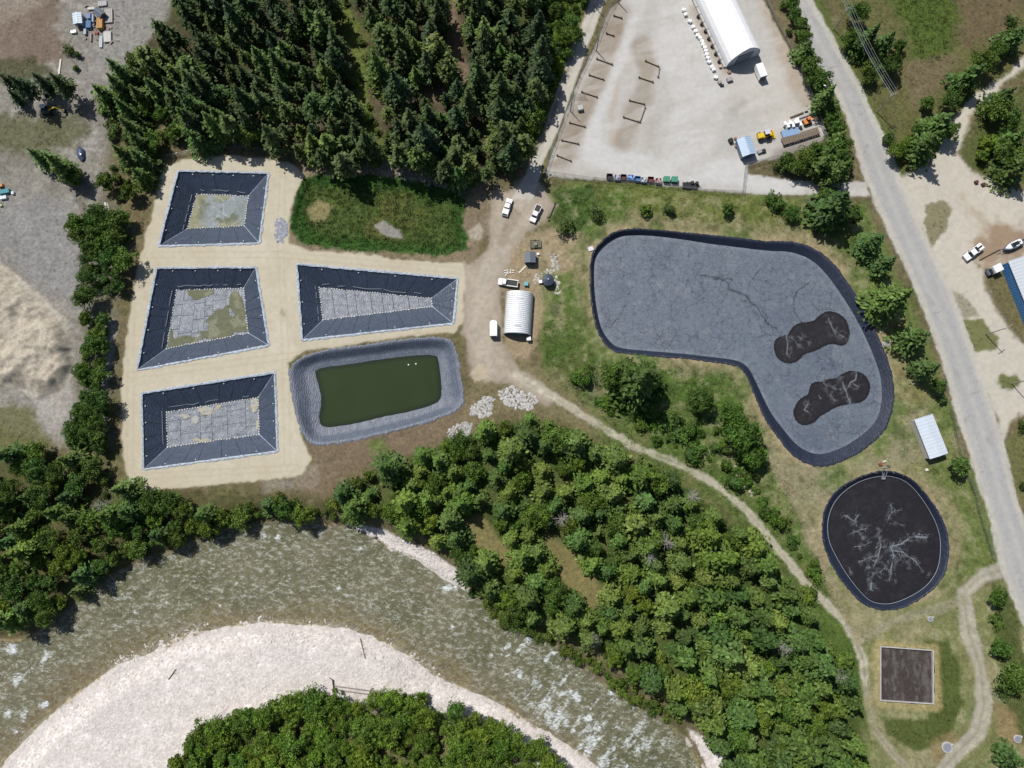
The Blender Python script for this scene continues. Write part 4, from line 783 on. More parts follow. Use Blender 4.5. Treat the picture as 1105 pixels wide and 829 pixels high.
def riprap(pts, n, c, size, name='boulders', zoff=0.0):
    d = sdf(GU, GV, pts, 6); x, y, z, i = sample((d + 1.5 * n_mid < 0) * 1.0, n); g = RNG.uniform(.7, 1.1, n)[:, None]
    return scatter_mesh(name, np.stack([x, y, z - .05 + zoff * RNG.random(n)], -1), RNG.uniform(.6, 1.25, n) * size, C(*c) * g, OCT_V, OCT_F, M_STONE, flat=.75)
for nm, pts, n, c, s, lab in (('rock_pile', [(510, 438), (525, 428), (533, 431), (530, 448), (518, 452), (508, 448)], 150, (200, 198, 194), .42, 'loose heap of white boulders left of the dirt lane fork'), ('rock_pile', [(538, 424), (552, 418), (572, 425), (582, 434), (572, 443), (552, 440), (543, 434)], 240, (206, 204, 200), .42, 'largest heap of white boulders, between the dirt lane and the forest'), ('rock_pile', [(482, 466), (500, 455), (510, 458), (506, 470), (490, 480)], 150, (192, 190, 186), .4, 'heap of white boulders at the forest edge right below the green pond'), ('rock_pile', [(574, 302), (580, 294), (598, 291), (603, 305), (604, 318), (600, 320), (598, 308), (592, 296), (582, 300), (579, 310)], 60, (206, 202, 190), .4, 'ring of pale stones around the round dark tank'), ('rock_pile', [(590, 274), (602, 275), (604, 290), (598, 290)], 40, (190, 186, 176), .4, 'small scatter of pale stones above the round dark tank'), ('rubble_heap', [(298, 238), (308, 235), (310, 250), (304, 262), (298, 258)], 120, (168, 172, 182), .45, 'grey blue rubble heap on the pad beside the reed basin'), ('rock_pile', [(400, 178), (440, 176), (480, 190), (505, 205), (500, 212), (470, 200), (430, 192), (400, 188)], 120, (170, 164, 156), .45, 'band of grey stones between the spruce stand and the reed basin'), ('rock_pile', [(112, 345), (124, 345), (120, 380), (112, 430), (118, 470), (110, 470), (106, 420), (108, 380)], 130, (196, 192, 184), .4, 'strip of pale stones left of the pad under the shrubs'), ('rock_pile', [(790, 500), (805, 505), (820, 540), (812, 540), (800, 522)], 40, (190, 186, 170), .35, 'scattered pale stones beside the path right of the forest')):
    cx_ = sum(q[0] for q in pts) / len(pts); cy_ = sum(q[1] for q in pts) / len(pts); p_ = P(cx_, cy_); t_ = thing(nm, lab, 'rocks', (p_.x, p_.y, 0)); o = riprap(pts, n, c, s); o.parent = t_; o.location = (-p_.x, -p_.y, 0)
dens = np.clip(GRASS, 0, 1.4) * (ringz > 2) * (GU > -25) * (GU < 1130) * (GV > -25) * (GV < 855) * (D['river'] > 0)
nT = 60000; x, y, z, i = sample(dens ** 1.4, nT)
bl_v, bl_f = [], []
for k in range(5):
    a = k * 1.2566 + .3; o = len(bl_v); ca, sa = math.cos(a), math.sin(a)
    bl_v += [(.12 * ca - .1 * -sa, .12 * sa - .1 * ca, 0), (.12 * ca + .1 * -sa, .12 * sa + .1 * ca, 0), (1.0 * ca, 1.0 * sa, .55), (.55 * ca, .55 * sa, .62)]; bl_f += [(o, o + 1, o + 2), (o, o + 2, o + 3)]
tint = np.clip(KALL[i] * RNG.uniform(.9, 1.6, (nT, 1)) * (1 + .25 * RNG.uniform(-1, 1, (nT, 3)) * np.array([1, .4, .6])), .01, .5); tint = tint * .7 + .3 * tint[:, 1:2] * np.array([.75, 1.05, .38])
M_WEED = attr_mat('weeds', .8, .1, 3, .01, .2)
scatter_mesh('undergrowth', np.stack([x, y, z - .02], -1), (RNG.gamma(3, .09, nT) + .12) * (.75 + .6 * np.clip(GRASS.ravel()[i] - .6, 0, .8)), tint, bl_v, bl_f, M_WEED, flat=.55, jitter=.3)
# ------------------------------------------------------------------ trees
def quad_cloud(cen, dirs, nrm, L, Wd, col):
    cen, dirs, nrm = map(np.asarray, (cen, dirs, nrm)); side = np.cross(nrm, dirs); side /= np.maximum(np.linalg.norm(side, axis=1, keepdims=True), 1e-6)
    L = np.asarray(L)[:, None]; Wd = np.asarray(Wd)[:, None]; n = len(cen)
    V = np.stack([cen - dirs * L * .5, cen + side * Wd * .5 - dirs * L * .05, cen + dirs * L * .5, cen - side * Wd * .5 - dirs * L * .05], 1)
    return V.reshape(-1, 3), np.arange(n * 4).reshape(n, 4), np.repeat(col, 4, 0)
def conifer(seed, H, Rr, z0, lev, nb, sp, shape=.85, sw=.5, tip=1.25):
    r = np.random.default_rng(seed); cen, dr, nm, L, Wd, col = [], [], [], [], [], []; lean = r.uniform(-.03, .03, 2) * H
    for l in range(lev):
        t = l / (lev - 1); z = z0 + (H - z0) * t; rad = Rr * max(.0, 1 - t ** shape) * (.75 + .25 * min(1, t / .15)) + .22; rad *= r.uniform(.82, 1.12)
        k = max(3, int(nb * (1 - .4 * t))); a0 = r.uniform(0, 6.28)
        for b in range(k):
            if r.random() < .1: continue
            a = a0 + b * 6.283 / k + r.uniform(-.4, .4); ln = rad * r.uniform(.5, 1.25); g = r.uniform(.7, 1.25); zb = z + r.uniform(-.35, .35) * (H - z0) / lev * 1.5
            for s in range(max(3, int(sp * ln / Rr + 2))):                # tufts of spray hung along the bough, thickest at its end
                u = r.uniform(.25, 1.05) ** .7; w = r.normal() * .16 * (.5 + u); droop = -.10 - .22 * u
                p = np.array([math.cos(a) * ln * u - math.sin(a) * w * ln + lean[0] * t, math.sin(a) * ln * u + math.cos(a) * w * ln + lean[1] * t, zb + droop * ln * u + r.uniform(-.22, .22)])
                aa = a + r.normal() * .55; d = np.array([math.cos(aa), math.sin(aa), droop + r.uniform(-.35, .35)]); d /= np.linalg.norm(d)
                n = np.array([r.normal() * .5, r.normal() * .5, 1.0]); n -= d * (n @ d); n /= np.linalg.norm(n)
                cen.append(p); dr.append(d); nm.append(n); L.append(min(1.35, .5 + .28 * ln) * r.uniform(.65, 1.25)); Wd.append(sw * r.uniform(.6, 1.3))
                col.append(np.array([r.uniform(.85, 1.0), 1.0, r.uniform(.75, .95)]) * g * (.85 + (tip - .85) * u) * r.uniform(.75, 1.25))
    V, Fq, K_ = quad_cloud(cen, dr, nm, L, Wd, np.array(col))
    rings = []; n = 9; vs = []; fs = []                                 # ragged inner mass, its colour darkened for shade inside the crown
    for q in range(5):
        t = q / 4; rad = Rr * .5 * max(0, 1 - t ** shape) + .05
        for j in range(n): a = j * 6.283 / n + q * .3; k = rad * r.uniform(.5, 1.25); vs.append((math.cos(a) * k + lean[0] * t, math.sin(a) * k + lean[1] * t, z0 + (H * .94 - z0) * t + r.uniform(-.3, .3)))
    for q in range(4):
        for j in range(n): fs.append((q * n + j, q * n + (j + 1) % n, (q + 1) * n + (j + 1) % n, (q + 1) * n + j))
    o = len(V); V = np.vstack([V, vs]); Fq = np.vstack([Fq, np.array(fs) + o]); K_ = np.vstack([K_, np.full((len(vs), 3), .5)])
    return np_mesh('crown', V, Fq, M_LEAF, K_, smooth=False)
def broadleaf(seed, H, Rr, z0, nc, per, leaf=.55, name='crown', cr=(.26, .5)):
    r = np.random.default_rng(seed); cen, dr, nm, L, Wd, col = [], [], [], [], [], []; zc = (H + z0) / 2; hz = (H - z0) / 2
    cr_ = cr
    for c in range(nc):
        a = r.uniform(0, 6.283); e = r.uniform(-.25, 1.0) * 1.4; q = r.uniform(.4, .95)
        cc_ = np.array([math.cos(a) * math.cos(e) * Rr * q, math.sin(a) * math.cos(e) * Rr * q, zc + math.sin(e) * hz * q]); cr = Rr * r.uniform(*cr_); g = r.uniform(.6, 1.4)
        for s in range(per):
            d = r.normal(size=3); d /= np.linalg.norm(d); d[2] = abs(d[2]) * .9 - .25 * r.random(); p = cc_ + d * cr * r.uniform(.65, 1.08) * np.array([1, 1, .8])
            n = d + r.normal(size=3) * .5; n /= np.linalg.norm(n); t = np.cross(n, r.normal(size=3)); t /= np.linalg.norm(t)
            cen.append(p); dr.append(t); nm.append(n); L.append(leaf * r.uniform(.7, 1.4)); Wd.append(leaf * r.uniform(.5, .9)); col.append(np.array([r.uniform(.85, 1.15), 1, r.uniform(.8, 1.05)]) * g * r.uniform(.75, 1.25))
    V, Fq, K_ = quad_cloud(cen, dr, nm, L, Wd, np.array(col)); vs, fs = [], []; n = 9
    for q in range(5):
        ph = -1.0 + 2.3 * q / 4; rad = Rr * .58 * max(.08, math.cos(ph))
        for j in range(n): a = j * 6.283 / n; k = rad * r.uniform(.75, 1.2); vs.append((math.cos(a) * k, math.sin(a) * k, zc + math.sin(ph) * hz * .62 + r.uniform(-.1, .1)))
    for q in range(4):
        for j in range(n): fs.append((q * n + j, q * n + (j + 1) % n, (q + 1) * n + (j + 1) % n, (q + 1) * n + j))
    o = len(V); V = np.vstack([V, vs]); Fq = np.vstack([Fq, np.array(fs) + o]); K_ = np.vstack([K_, np.full((len(vs), 3), .55)])  # inner core coloured darker to stand for shade between the leaves
    return np_mesh(name, V, Fq, M_LEAF, K_, smooth=False)
def trunk_mesh(seed, H, r0, limbs, zl, Ll):
    rr = random.Random(seed); m = MB(); bend = [Vector((rr.uniform(-.15, .15) * k, rr.uniform(-.15, .15) * k, H * k / 4)) for k in range(5)]
    for k in range(4): m.tube(bend[k], bend[k + 1], r0 * (1 - k * .22), r0 * (1 - (k + 1) * .22) + .02, 7, cap=(k in (0, 3)))
    for l in range(limbs):
        z = rr.uniform(zl, H * .9); a = rr.uniform(0, 6.28); L = Ll * rr.uniform(.6, 1.1) * (1.1 - z / H * .8); p = Vector((0, 0, z))
        m.tube(p, p + Vector((math.cos(a) * L, math.sin(a) * L, L * rr.uniform(-.1, .6))), r0 * .28, .02, 5)
    return m.mesh('trunk', M_BARK)
PROTO = {
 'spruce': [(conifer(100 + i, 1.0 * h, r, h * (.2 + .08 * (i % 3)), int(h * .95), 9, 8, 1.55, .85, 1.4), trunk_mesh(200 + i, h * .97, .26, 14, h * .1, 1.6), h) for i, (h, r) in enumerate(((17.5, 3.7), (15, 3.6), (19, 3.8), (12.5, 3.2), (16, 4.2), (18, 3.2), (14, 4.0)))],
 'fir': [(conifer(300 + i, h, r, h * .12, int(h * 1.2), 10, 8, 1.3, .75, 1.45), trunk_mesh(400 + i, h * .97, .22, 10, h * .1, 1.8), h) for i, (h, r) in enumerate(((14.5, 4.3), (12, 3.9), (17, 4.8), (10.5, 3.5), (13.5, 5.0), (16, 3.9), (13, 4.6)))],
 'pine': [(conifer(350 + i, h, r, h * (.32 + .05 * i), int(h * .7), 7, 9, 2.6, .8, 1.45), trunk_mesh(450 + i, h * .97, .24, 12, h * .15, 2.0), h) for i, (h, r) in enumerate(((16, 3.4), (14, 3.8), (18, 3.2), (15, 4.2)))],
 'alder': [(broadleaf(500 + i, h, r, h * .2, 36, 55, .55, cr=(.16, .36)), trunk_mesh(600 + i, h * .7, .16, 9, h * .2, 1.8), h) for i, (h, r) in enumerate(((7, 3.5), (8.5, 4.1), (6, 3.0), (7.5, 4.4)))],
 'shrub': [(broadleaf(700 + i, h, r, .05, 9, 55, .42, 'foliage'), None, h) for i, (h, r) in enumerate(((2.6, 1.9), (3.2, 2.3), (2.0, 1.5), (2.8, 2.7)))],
}
NM = {'spruce': ('spruce_tree', 'tree'), 'fir': ('fir_tree', 'tree'), 'pine': ('pine_tree', 'tree'), 'alder': ('leafy_tree', 'tree'), 'shrub': ('shrub', 'shrub')}
TINT = {'spruce': C(66, 80, 50, 1.0), 'fir': C(84, 102, 52, 1.0), 'pine': C(78, 92, 54, 1.0), 'alder': C(92, 115, 50, 1.0), 'shrub': C(92, 112, 54, 1.0)}
COUNT = {}
def plant(kind, px, py, label, group=None, sc=1.0, tint=(1, 1, 1), v=None, by_base=False, zoff=0.0):
    crown, trunk, h = PROTO[kind][v if v is not None else random.randrange(len(PROTO[kind]))]
    p = P(px, py, 0 if by_base else h * sc * .58); gz = ground_z(p.x, p.y)
    nm, cat = NM[kind]; COUNT[kind] = COUNT.get(kind, 0) + 1; rz = random.uniform(0, 6.28); k3 = (sc * random.uniform(.93, 1.07), sc * random.uniform(.93, 1.07), sc)
    j = [random.uniform(.88, 1.12) for _ in range(3)]; colr = [float(TINT[kind][q] * tint[q] * (1 if q == 1 else j[q])) for q in range(3)] + [1]
    if trunk is None:
        o = link(nm, crown); tag(o, label, cat, group); o.location = (p.x, p.y, gz - .1); o.rotation_euler = (0, 0, rz); o.scale = k3; o.color = colr; return o
    root = thing(nm, label, cat, (p.x, p.y, gz - .15), rz, group); root.scale = k3; root.rotation_euler = (random.uniform(-.04, .04), random.uniform(-.04, .04), rz)
    t = link('trunk', trunk, root); c = link('crown', crown, root); c.color = colr; return root
LANDMARKS = {'near the foaming rapids': (600, 735), 'near the white gravel strip': (440, 585), 'near the white boulder heaps': (535, 450), 'near the bend of the path': (800, 548), 'near the square tank': (925, 735), 'at the lower river corner': (775, 805), 'around the brown clearing': (622, 625), 'around the small clearing': (525, 582), 'along the upper path': (680, 485), 'along the lower path': (870, 640), 'above the reed basin': (420, 160), 'near the parked pickups': (530, 170), 'along the gravel road': (600, 80), 'beside the narrow clearing': (385, 70), 'above the topmost pond': (235, 140), 'at the top edge': (300, 15), 'at the top by the road': (560, 20), 'toward the scrap sheds': (170, 50), 'in the middle of the stand': (290, 90), 'by the brown clearing': (495, 60), 'at the left edge': (10, 560), 'by the lowest pond': (200, 540), 'at the pad corner': (300, 540), 'near the river bend': (60, 650), 'near the cut bank': (120, 590), 'by the gravel patch': (60, 500), 'at the bottom edge': (300, 815), 'beside the pole frame': (380, 765), 'at the end of the bar': (560, 800), 'toward the left of the bar': (220, 795), 'beside the bottom path': (470, 800), 'near the lagoon heel': (810, 490), 'near the largest dark fir': (690, 430), 'by the dirt lane fork': (620, 420), 'near the round lagoon': (870, 600), 'by the thick log': (115, 230), 'by the gravel heap': (90, 400), 'by the middle pond': (115, 320)}
def describe(kd, x, y, sc, rng, tint, zone):
    t = (sc - rng[0]) / max(rng[1] - rng[0], 1e-3); size = ('small', 'low', 'mid-sized', 'broad', 'large')[min(4, int(t * 5))]; g = sum(tint) / 3; tone = 'yellow green' if tint[2] < .85 and g > .95 else 'dark' if g < .93 else 'pale' if g > 1.1 else 'green'
    noun = {'spruce': 'spruce', 'pine': 'pine', 'fir': 'fir', 'alder': 'leafy tree', 'shrub': 'shrub'}[kd]; lm = min(LANDMARKS, key=lambda k: (LANDMARKS[k][0] - x) ** 2 + (LANDMARKS[k][1] - y) ** 2)
    L = f'{size} {tone} {noun} {zone} {lm}'
    return L if len(L.split()) <= 16 else f'{size} {noun} {zone} {lm}'
def fill(polyg, kinds, gap, n, label, group, sc=(.8, 1.15), tints=((1, 1, 1),), holes=(), tries=40, seed=1):
    rr = random.Random(seed); xs_ = [p[0] for p in polyg]; ys_ = [p[1] for p in polyg]; got = []
    for _ in range(n * tries):
        if len(got) >= n: break
        x, y = rr.uniform(max(min(xs_), -20), min(max(xs_), 1125)), rr.uniform(max(min(ys_), -22), min(max(ys_), 848))
        if not inside(x, y, polyg) or any(inside(x, y, h) for h in holes): continue
        kd = rr.choices(list(kinds), [kinds[k][0] for k in kinds])[0]; gp_ = gap * kinds[kd][1]
        if any((x - a) ** 2 + (y - b) ** 2 < ((gp_ + g) / 2) ** 2 for a, b, g in got): continue
        got.append((x, y, gp_)); grp = group[kd]; sc_ = rr.uniform(*sc); tn = rr.choice(tints); plant(kd, x, y, describe(kd, x, y, sc_, sc, tn, label), grp, sc_, tn)
    return len(got)
DG = [(.85, .92, .9), (1, 1, 1), (1.15, 1.08, .9), (.75, .8, .85), (1.25, 1.15, 1.05)]
MG_ = [(1, 1, 1), (.8, .86, .8), (1.25, 1.15, .9), (1.12, 1.08, .8), (.68, .74, .72), (1.35, 1.2, 1.05), (.9, .92, .85)]
CLEAR1 = [(346, -25), (372, -25), (402, 30), (410, 90), (420, 155), (400, 165), (380, 110), (366, 50)]
fill(TOPF, {'spruce': (1, 1), 'fir': (.2, .85), 'pine': (.8, 1.1)}, 14.5, 225, 'in the spruce stand', {'pine': 'pines of the dense stand at the top', 'spruce': 'tall spruces of the dense stand at the top', 'fir': 'firs among the tall spruces'}, (.5, 1.1), DG, (CLEAR1, [(470, -30), (492, -30), (505, 60), (520, 90), (500, 100), (478, 60)], [(455, 88), (485, 95), (475, 114), (450, 110)], [(600, -60), (670, -60), (600, 110), (572, 160)]), 60, 3)
fill([(600, -25), (640, -25), (618, 45), (596, 100), (575, 145), (560, 130), (582, 60)], {'alder': (1, 1), 'shrub': (.4, .5)}, 13, 40, 'on the verge of the spruce stand', {'alder': 'leafy trees lining the gravel road', 'shrub': 'shrubs lining the gravel road'}, (.6, .95), [(1, 1, 1), (1.1, 1.08, .8), (.8, .9, .9)], (), 40, 5)
fill(CLEAR1, {'shrub': (1, 1)}, 9, 18, 'in the gap through the spruces', {'shrub': 'shrubs of the narrow clearing'}, (.5, .9), [(1.3, 1.2, 1.2), (1, 1, .9)], (), 40, 6)
NW = [(105, 95), (125, 75), (165, 55), (195, 100), (240, 138), (275, 148), (240, 152), (195, 152), (160, 172), (150, 215), (125, 215), (112, 190), (128, 168), (112, 130)]
fill(NW, {'fir': (1, 1), 'alder': (.9, .9), 'shrub': (.5, .5)}, 16, 60, 'in the mixed grove', {'fir': 'firs of the grove near the topmost lined pond', 'alder': 'leafy trees of the grove near the topmost lined pond', 'shrub': 'shrubs of the grove near the topmost lined pond'}, (.75, 1.05), [(.85, .9, .95), (1, 1, 1), (.9, .9, .8)], (), 40, 7)
for x, y, s, l in ((8, 88, .75, 'leftmost of the dark spruces at the left edge above the yellow digger'), (26, 92, .8, 'second dark spruce from the left edge above the yellow digger'), (44, 88, .7, 'dark spruce directly above the yellow digger'), (66, 92, .75, 'dark spruce right of the yellow digger, alone beside the gravel'), (14, 104, .6, 'short dark spruce below two taller ones at the left edge')): plant('spruce', x, y, l, 'spruces above the yellow digger', s, (.9, .95, 1))
for k, x, y, s, l in (('fir', 42, 168, .8, 'wide dark fir alone on the gravel left of the grove'), ('fir', 62, 178, .95, 'larger of two dark firs on the gravel left of the grove'), ('alder', 78, 190, .8, 'leafy tree beside the dark firs on the gravel'), ('shrub', 74, 53, .9, 'small dark bush under the scrap sheds, upper one'), ('shrub', 83, 59, .6, 'small dark bush under the scrap sheds, lower one'), ('shrub', 82, 74, .8, 'low green bush under the fallen plank'), ('alder', 105, 248, .8, 'dark green tree at the top of the shrub strip left of the pad'), ('alder', 122, 240, .9, 'leafy tree touching the pad corner left of the topmost pond')): plant(k, x, y, l, None, s, (.85, .9, .9))
STRIPW = [(82, 235), (130, 225), (140, 260), (132, 300), (118, 330), (112, 370), (115, 430), (118, 470), (95, 500), (70, 480), (85, 430), (92, 370), (88, 300)]
fill(STRIPW, {'alder': (1, .9), 'shrub': (.5, .55)}, 11, 75, 'in the strip left of the pad', {'alder': 'trees of the strip left of the pad', 'shrub': 'shrubs of the strip left of the pad'}, (.6, .95), [(.75, .85, .95), (.9, .95, .9)], ([(95, 300), (125, 320), (112, 345), (90, 335)],), 30, 9)
SWW = [(-10, 480), (30, 478), (60, 492), (95, 500), (120, 520), (160, 538), (220, 545), (260, 548), (300, 535), (335, 545), (330, 560), (260, 562), (205, 578), (150, 600), (108, 612), (80, 640), (40, 668), (-10, 680)]
fill(SWW, {'fir': (.6, 1), 'alder': (1.5, .95), 'shrub': (.08, .6)}, 16.5, 125, 'on the wooded bank', {'fir': 'firs of the woodland on the left river bank', 'alder': 'leafy trees of the left river bank', 'shrub': 'shrubs of the left river bank'}, (.7, 1.0), [(.8, .88, .9), (1, 1, 1), (1.1, 1.05, .8), (.75, .85, .95)], (), 40, 11)
HOLES = ([(572, 562), (600, 572), (625, 590), (648, 620), (664, 652), (640, 666), (610, 640), (585, 605)], [(492, 560), (515, 553), (545, 576), (562, 598), (548, 612), (515, 594)], [(688, 560), (706, 556), (712, 575), (695, 580)], [(755, 520), (775, 540), (765, 556), (745, 535)], [(765, 612), (795, 604), (795, 622), (768, 632)])
fill(FOREST, {'fir': (2.2, 1), 'alder': (.5, .8), 'shrub': (.03, .5)}, 17.5, 330, 'in the large forest', {'fir': 'firs of the forest above the rapids', 'alder': 'leafy trees of the forest above the rapids', 'shrub': 'shrubs of the forest above the rapids'}, (.55, 1.1), MG_, HOLES, 40, 13)
BOT1 = [(165, 850), (200, 797), (250, 772), (320, 754), (380, 757), (440, 750), (462, 754), (458, 785), (478, 806), (500, 850)]; BOT2 = [(466, 772), (500, 767), (540, 787), (590, 812), (620, 850), (486, 850), (490, 805)]
for b, nn, sd in ((BOT1, 120, 17), (BOT2, 46, 19)):
    fill(b, {'alder': (1, 1), 'shrub': (.06, .55)}, 12.5, nn, 'below the gravel bar', {'alder': 'leafy trees below the gravel bar', 'shrub': 'shrubs below the gravel bar'}, (.55, 1.0), [(1.15, 1.2, .85), (.95, 1.05, .85), (1.35, 1.28, .85), (1.2, 1.15, .95)], (), 40, sd)
EAST = [(855, 5, 'alder', .7), (864, 28, 'alder', .75), (870, 52, 'fir', .7), (873, 68, 'alder', .75), (885, 88, 'alder', .85), (892, 105, 'fir', .75), (898, 128, 'alder', .85), (905, 148, 'fir', .7), (905, 168, 'alder', .9), (888, 176, 'fir', .75), (868, 172, 'alder', .85), (850, 174, 'alder', .75), (905, 182, 'fir', .8), (880, 160, 'alder', .7), (845, 5, 'shrub', .9), (851, 35, 'shrub', .8)]
EAST += [(858, 16, 'alder', .7), (876, 78, 'alder', .7), (889, 97, 'alder', .75), (895, 117, 'alder', .75), (903, 138, 'alder', .75), (908, 158, 'alder', .75), (896, 165, 'fir', .8), (878, 180, 'alder', .75), (858, 180, 'alder', .7), (842, 178, 'shrub', 1.1), (866, 40, 'alder', .65), (912, 178, 'alder', .7)]
LANDMARKS.update({'by the lowbed trailer': (885, 152), 'beside the hangar': (856, 20), 'by the lamp post': (890, 107), 'at the yard corner': (908, 165), 'below the loader': (855, 178), 'by the yard gate lane': (885, 185), 'near the power lines': (935, 35), 'under the wires': (955, 65), 'at the driveway mouth': (1000, 165), 'by the blue car': (1092, 175), 'at the upper driveway': (1085, 45), 'along the driveway bend': (1042, 90), 'across the driveway': (1075, 125), 'at the road corner': (965, 158), 'by the grey cabin': (1000, 150)})
for x, y, k, s in EAST: plant(k, x, y, describe(k, x, y, s, (.6, 1.0), (.72, .8, .85), 'outside the yard fence'), {'alder': 'leafy trees between yard and road', 'fir': 'firs between yard and road', 'shrub': 'shrubs outside the yard fence'}[k], s * 1.12, (.8, .86, .85))
NE = [(925, 15, 'alder', .9), (918, 42, 'alder', .8), (938, 40, 'fir', .85), (955, 45, 'fir', .9), (945, 62, 'alder', .95), (940, 78, 'alder', .85), (962, 68, 'alder', .9), (970, 50, 'alder', .7), (1088, 42, 'alder', .9), (1075, 55, 'alder', 1), (1060, 68, 'alder', 1), (1048, 80, 'fir', 1), (1040, 95, 'alder', .9), (1025, 108, 'alder', .85), (1000, 112, 'alder', .8), (1015, 130, 'fir', .95), (1005, 152, 'fir', 1.0), (990, 140, 'alder', .7), (1022, 142, 'alder', .9), (1098, 38, 'fir', .9), (968, 162, 'alder', .75), (980, 156, 'alder', .8), (995, 172, 'shrub', 1.1), (958, 150, 'shrub', 1), (1075, 118, 'alder', 1.1), (1082, 105, 'fir', .9), (1095, 150, 'fir', 1.0), (1085, 165, 'alder', 1.1), (1100, 180, 'fir', 1), (1065, 155, 'alder', .8), (1060, 168, 'alder', .7), (1092, 130, 'alder', 1)]
for x, y, k, s in NE: plant(k, x, y, describe(k, x, y, s, (.7, 1.1), (.8, .86, .85), 'in the right meadow'), {'alder': 'leafy trees right of the road', 'fir': 'firs right of the road', 'shrub': 'shrubs at the driveway corner'}[k], s, (1.3, 1.25, .9) if (x, y) in ((968, 162), (980, 156), (1065, 155), (1060, 168)) else (.8, .86, .85))
for x, y, k, s, l, tn in ((905, 222, 'fir', 1.45, 'biggest dark tree between the lagoon corner and the road junction', (.7, .78, .85)), (890, 213, 'alder', 1, 'leafy tree on the left flank of the biggest dark tree by the junction', (.8, .88, .9)), (918, 232, 'alder', .95, 'leafy tree on the right flank of the biggest dark tree by the junction', (.75, .82, .85)), (945, 262, 'fir', .8, 'dark tree topmost in the row between lagoon and asphalt road', (.8, .85, .95)), (956, 284, 'fir', .8, 'second tree down in the row between lagoon and asphalt road', (.8, .85, .95)), (966, 322, 'fir', 1.2, 'broadest tree in the row between lagoon and asphalt road', (1, 1, .9)), (989, 364, 'fir', 1.05, 'dark tree below the broadest one in the row beside the asphalt road', (.75, .82, .95)), (1003, 397, 'fir', .85, 'tree third from the bottom in the row beside the asphalt road', (.75, .82, .95)), (1012, 417, 'alder', .75, 'small tree above the grey metal shed', (.75, .82, .95)), (1018, 433, 'shrub', 1, 'little bush at the bottom of the row just above the grey metal shed', (.7, .8, .9)), (1035, 503, 'alder', 1.0, 'lone tree between the grey metal shed and the wire fence', (.8, .88, 1)), (1077, 645, 'alder', .9, 'round tree at the bend of the track below the asphalt road', (.8, .85, .9)), (1076, 668, 'shrub', 1, 'bush below the round tree at the track bend', (.9, .95, .8)), (1080, 700, 'alder', .95, 'upper of the leafy trees right of the track', (.8, .88, .95)), (1092, 728, 'alder', 1.1, 'broad leafy tree at the right edge below the track bend', (.8, .88, .95)), (1086, 745, 'shrub', 1.2, 'bush under the broad leafy tree at the right edge', (.8, .88, .9)), (1095, 820, 'fir', .9, 'dark fir in the bottom right corner', (.8, .85, .9)), (690, 412, 'fir', 1.55, 'largest dark fir on the slope under the lagoon', (.75, .85, .85)), (668, 408, 'alder', 1.35, 'leafy tree left of the largest dark fir under the lagoon', (.8, .9, .85)), (706, 424, 'alder', 1.2, 'leafy tree right of the largest dark fir under the lagoon', (.75, .85, .85)), (757, 432, 'alder', 1.05, 'rounded tree on the slope between the largest fir and the lagoon heel', (.8, .9, .8)), (788, 450, 'alder', 1.15, 'upper tree of the clump at the lagoon heel', (.8, .92, .85)), (803, 468, 'alder', 1.35, 'bigger tree in the clump at the lagoon heel', (.85, .95, .8)), (813, 492, 'alder', 1.0, 'lowest tree of the clump at the lagoon heel', (.85, .95, .8)), (785, 225, 'alder', .65, 'dark bush under the yard fence right of the bins', (.75, .85, .85)), (722, 226, 'shrub', .9, 'small dark bush in the grass below the green dumpsters', (.6, .75, .8)), (697, 226, 'shrub', 1.4, 'light green bush in the grass below the bins', (1, 1.15, .8)), (645, 230, 'shrub', 1.2, 'dark bush near the lagoon corner by the sheds', (.7, .8, .9)), (610, 245, 'shrub', 1.4, 'grey green bush right of the parked pickups', (1, 1, 1.2)), (855, 230, 'alder', .65, 'dark leafy tree in the verge left of the biggest tree', (.75, .88, .85)), (835, 215, 'shrub', 1.3, 'bush under the lane at the yard gate', (.9, 1, .8)), (840, 222, 'shrub', 1.1, 'lower bush near the yard gate lane', (.8, .95, .8)), (872, 225, 'shrub', 1.2, 'bush between two dark trees in the verge', (.9, 1, .8)), (855, 585, 'shrub', 1, 'bush on the green slope above the round lagoon path', (.6, .75, .7)), (880, 617, 'shrub', 1.1, 'bush beside the path left of the round lagoon', (.8, .95, .7)), (875, 640, 'shrub', 1.2, 'yellowish bush at the forest edge left of the path', (1.1, 1.1, .7)), (1092, 22, 'shrub', 1, 'lone bush in the brown meadow at the upper right', (.6, .75, .7)), (1104, 460, 'shrub', .8, 'bush at the right edge beside the asphalt road', (.6, .7, .7)), (1104, 525, 'shrub', .9, 'dark bush at the right edge low beside the asphalt road', (.6, .7, .7)), (370, 165, 'alder', .8, 'bright leafy tree at the lower edge of the spruce stand above the pad', (.9, 1.05, .9)), (393, 160, 'alder', .9, 'leafy tree at the mouth of the clearing above the reed basin', (.9, 1, 1)), (405, 175, 'shrub', 1.2, 'bush at the mouth of the clearing above the reed basin', (1, 1, .8)), (510, 185, 'fir', .8, 'lowest fir of the spruce stand above the parked pickup', (.9, 1, .9))): plant(k, x, y, l, None, s, tn)
fill([(640, 392), (690, 440), (760, 450), (795, 470), (838, 555), (884, 610), (868, 612), (838, 572), (812, 536), (775, 508), (735, 486), (690, 466), (648, 440), (612, 408)], {'shrub': (1, 1)}, 10, 58, 'on the slope under the lagoon', {'shrub': 'low shrubs on the slope under the lagoon'}, (.5, 1.45), [(.75, 1, .7), (.95, 1.1, .7), (.8, .95, .8)], (), 30, 23)

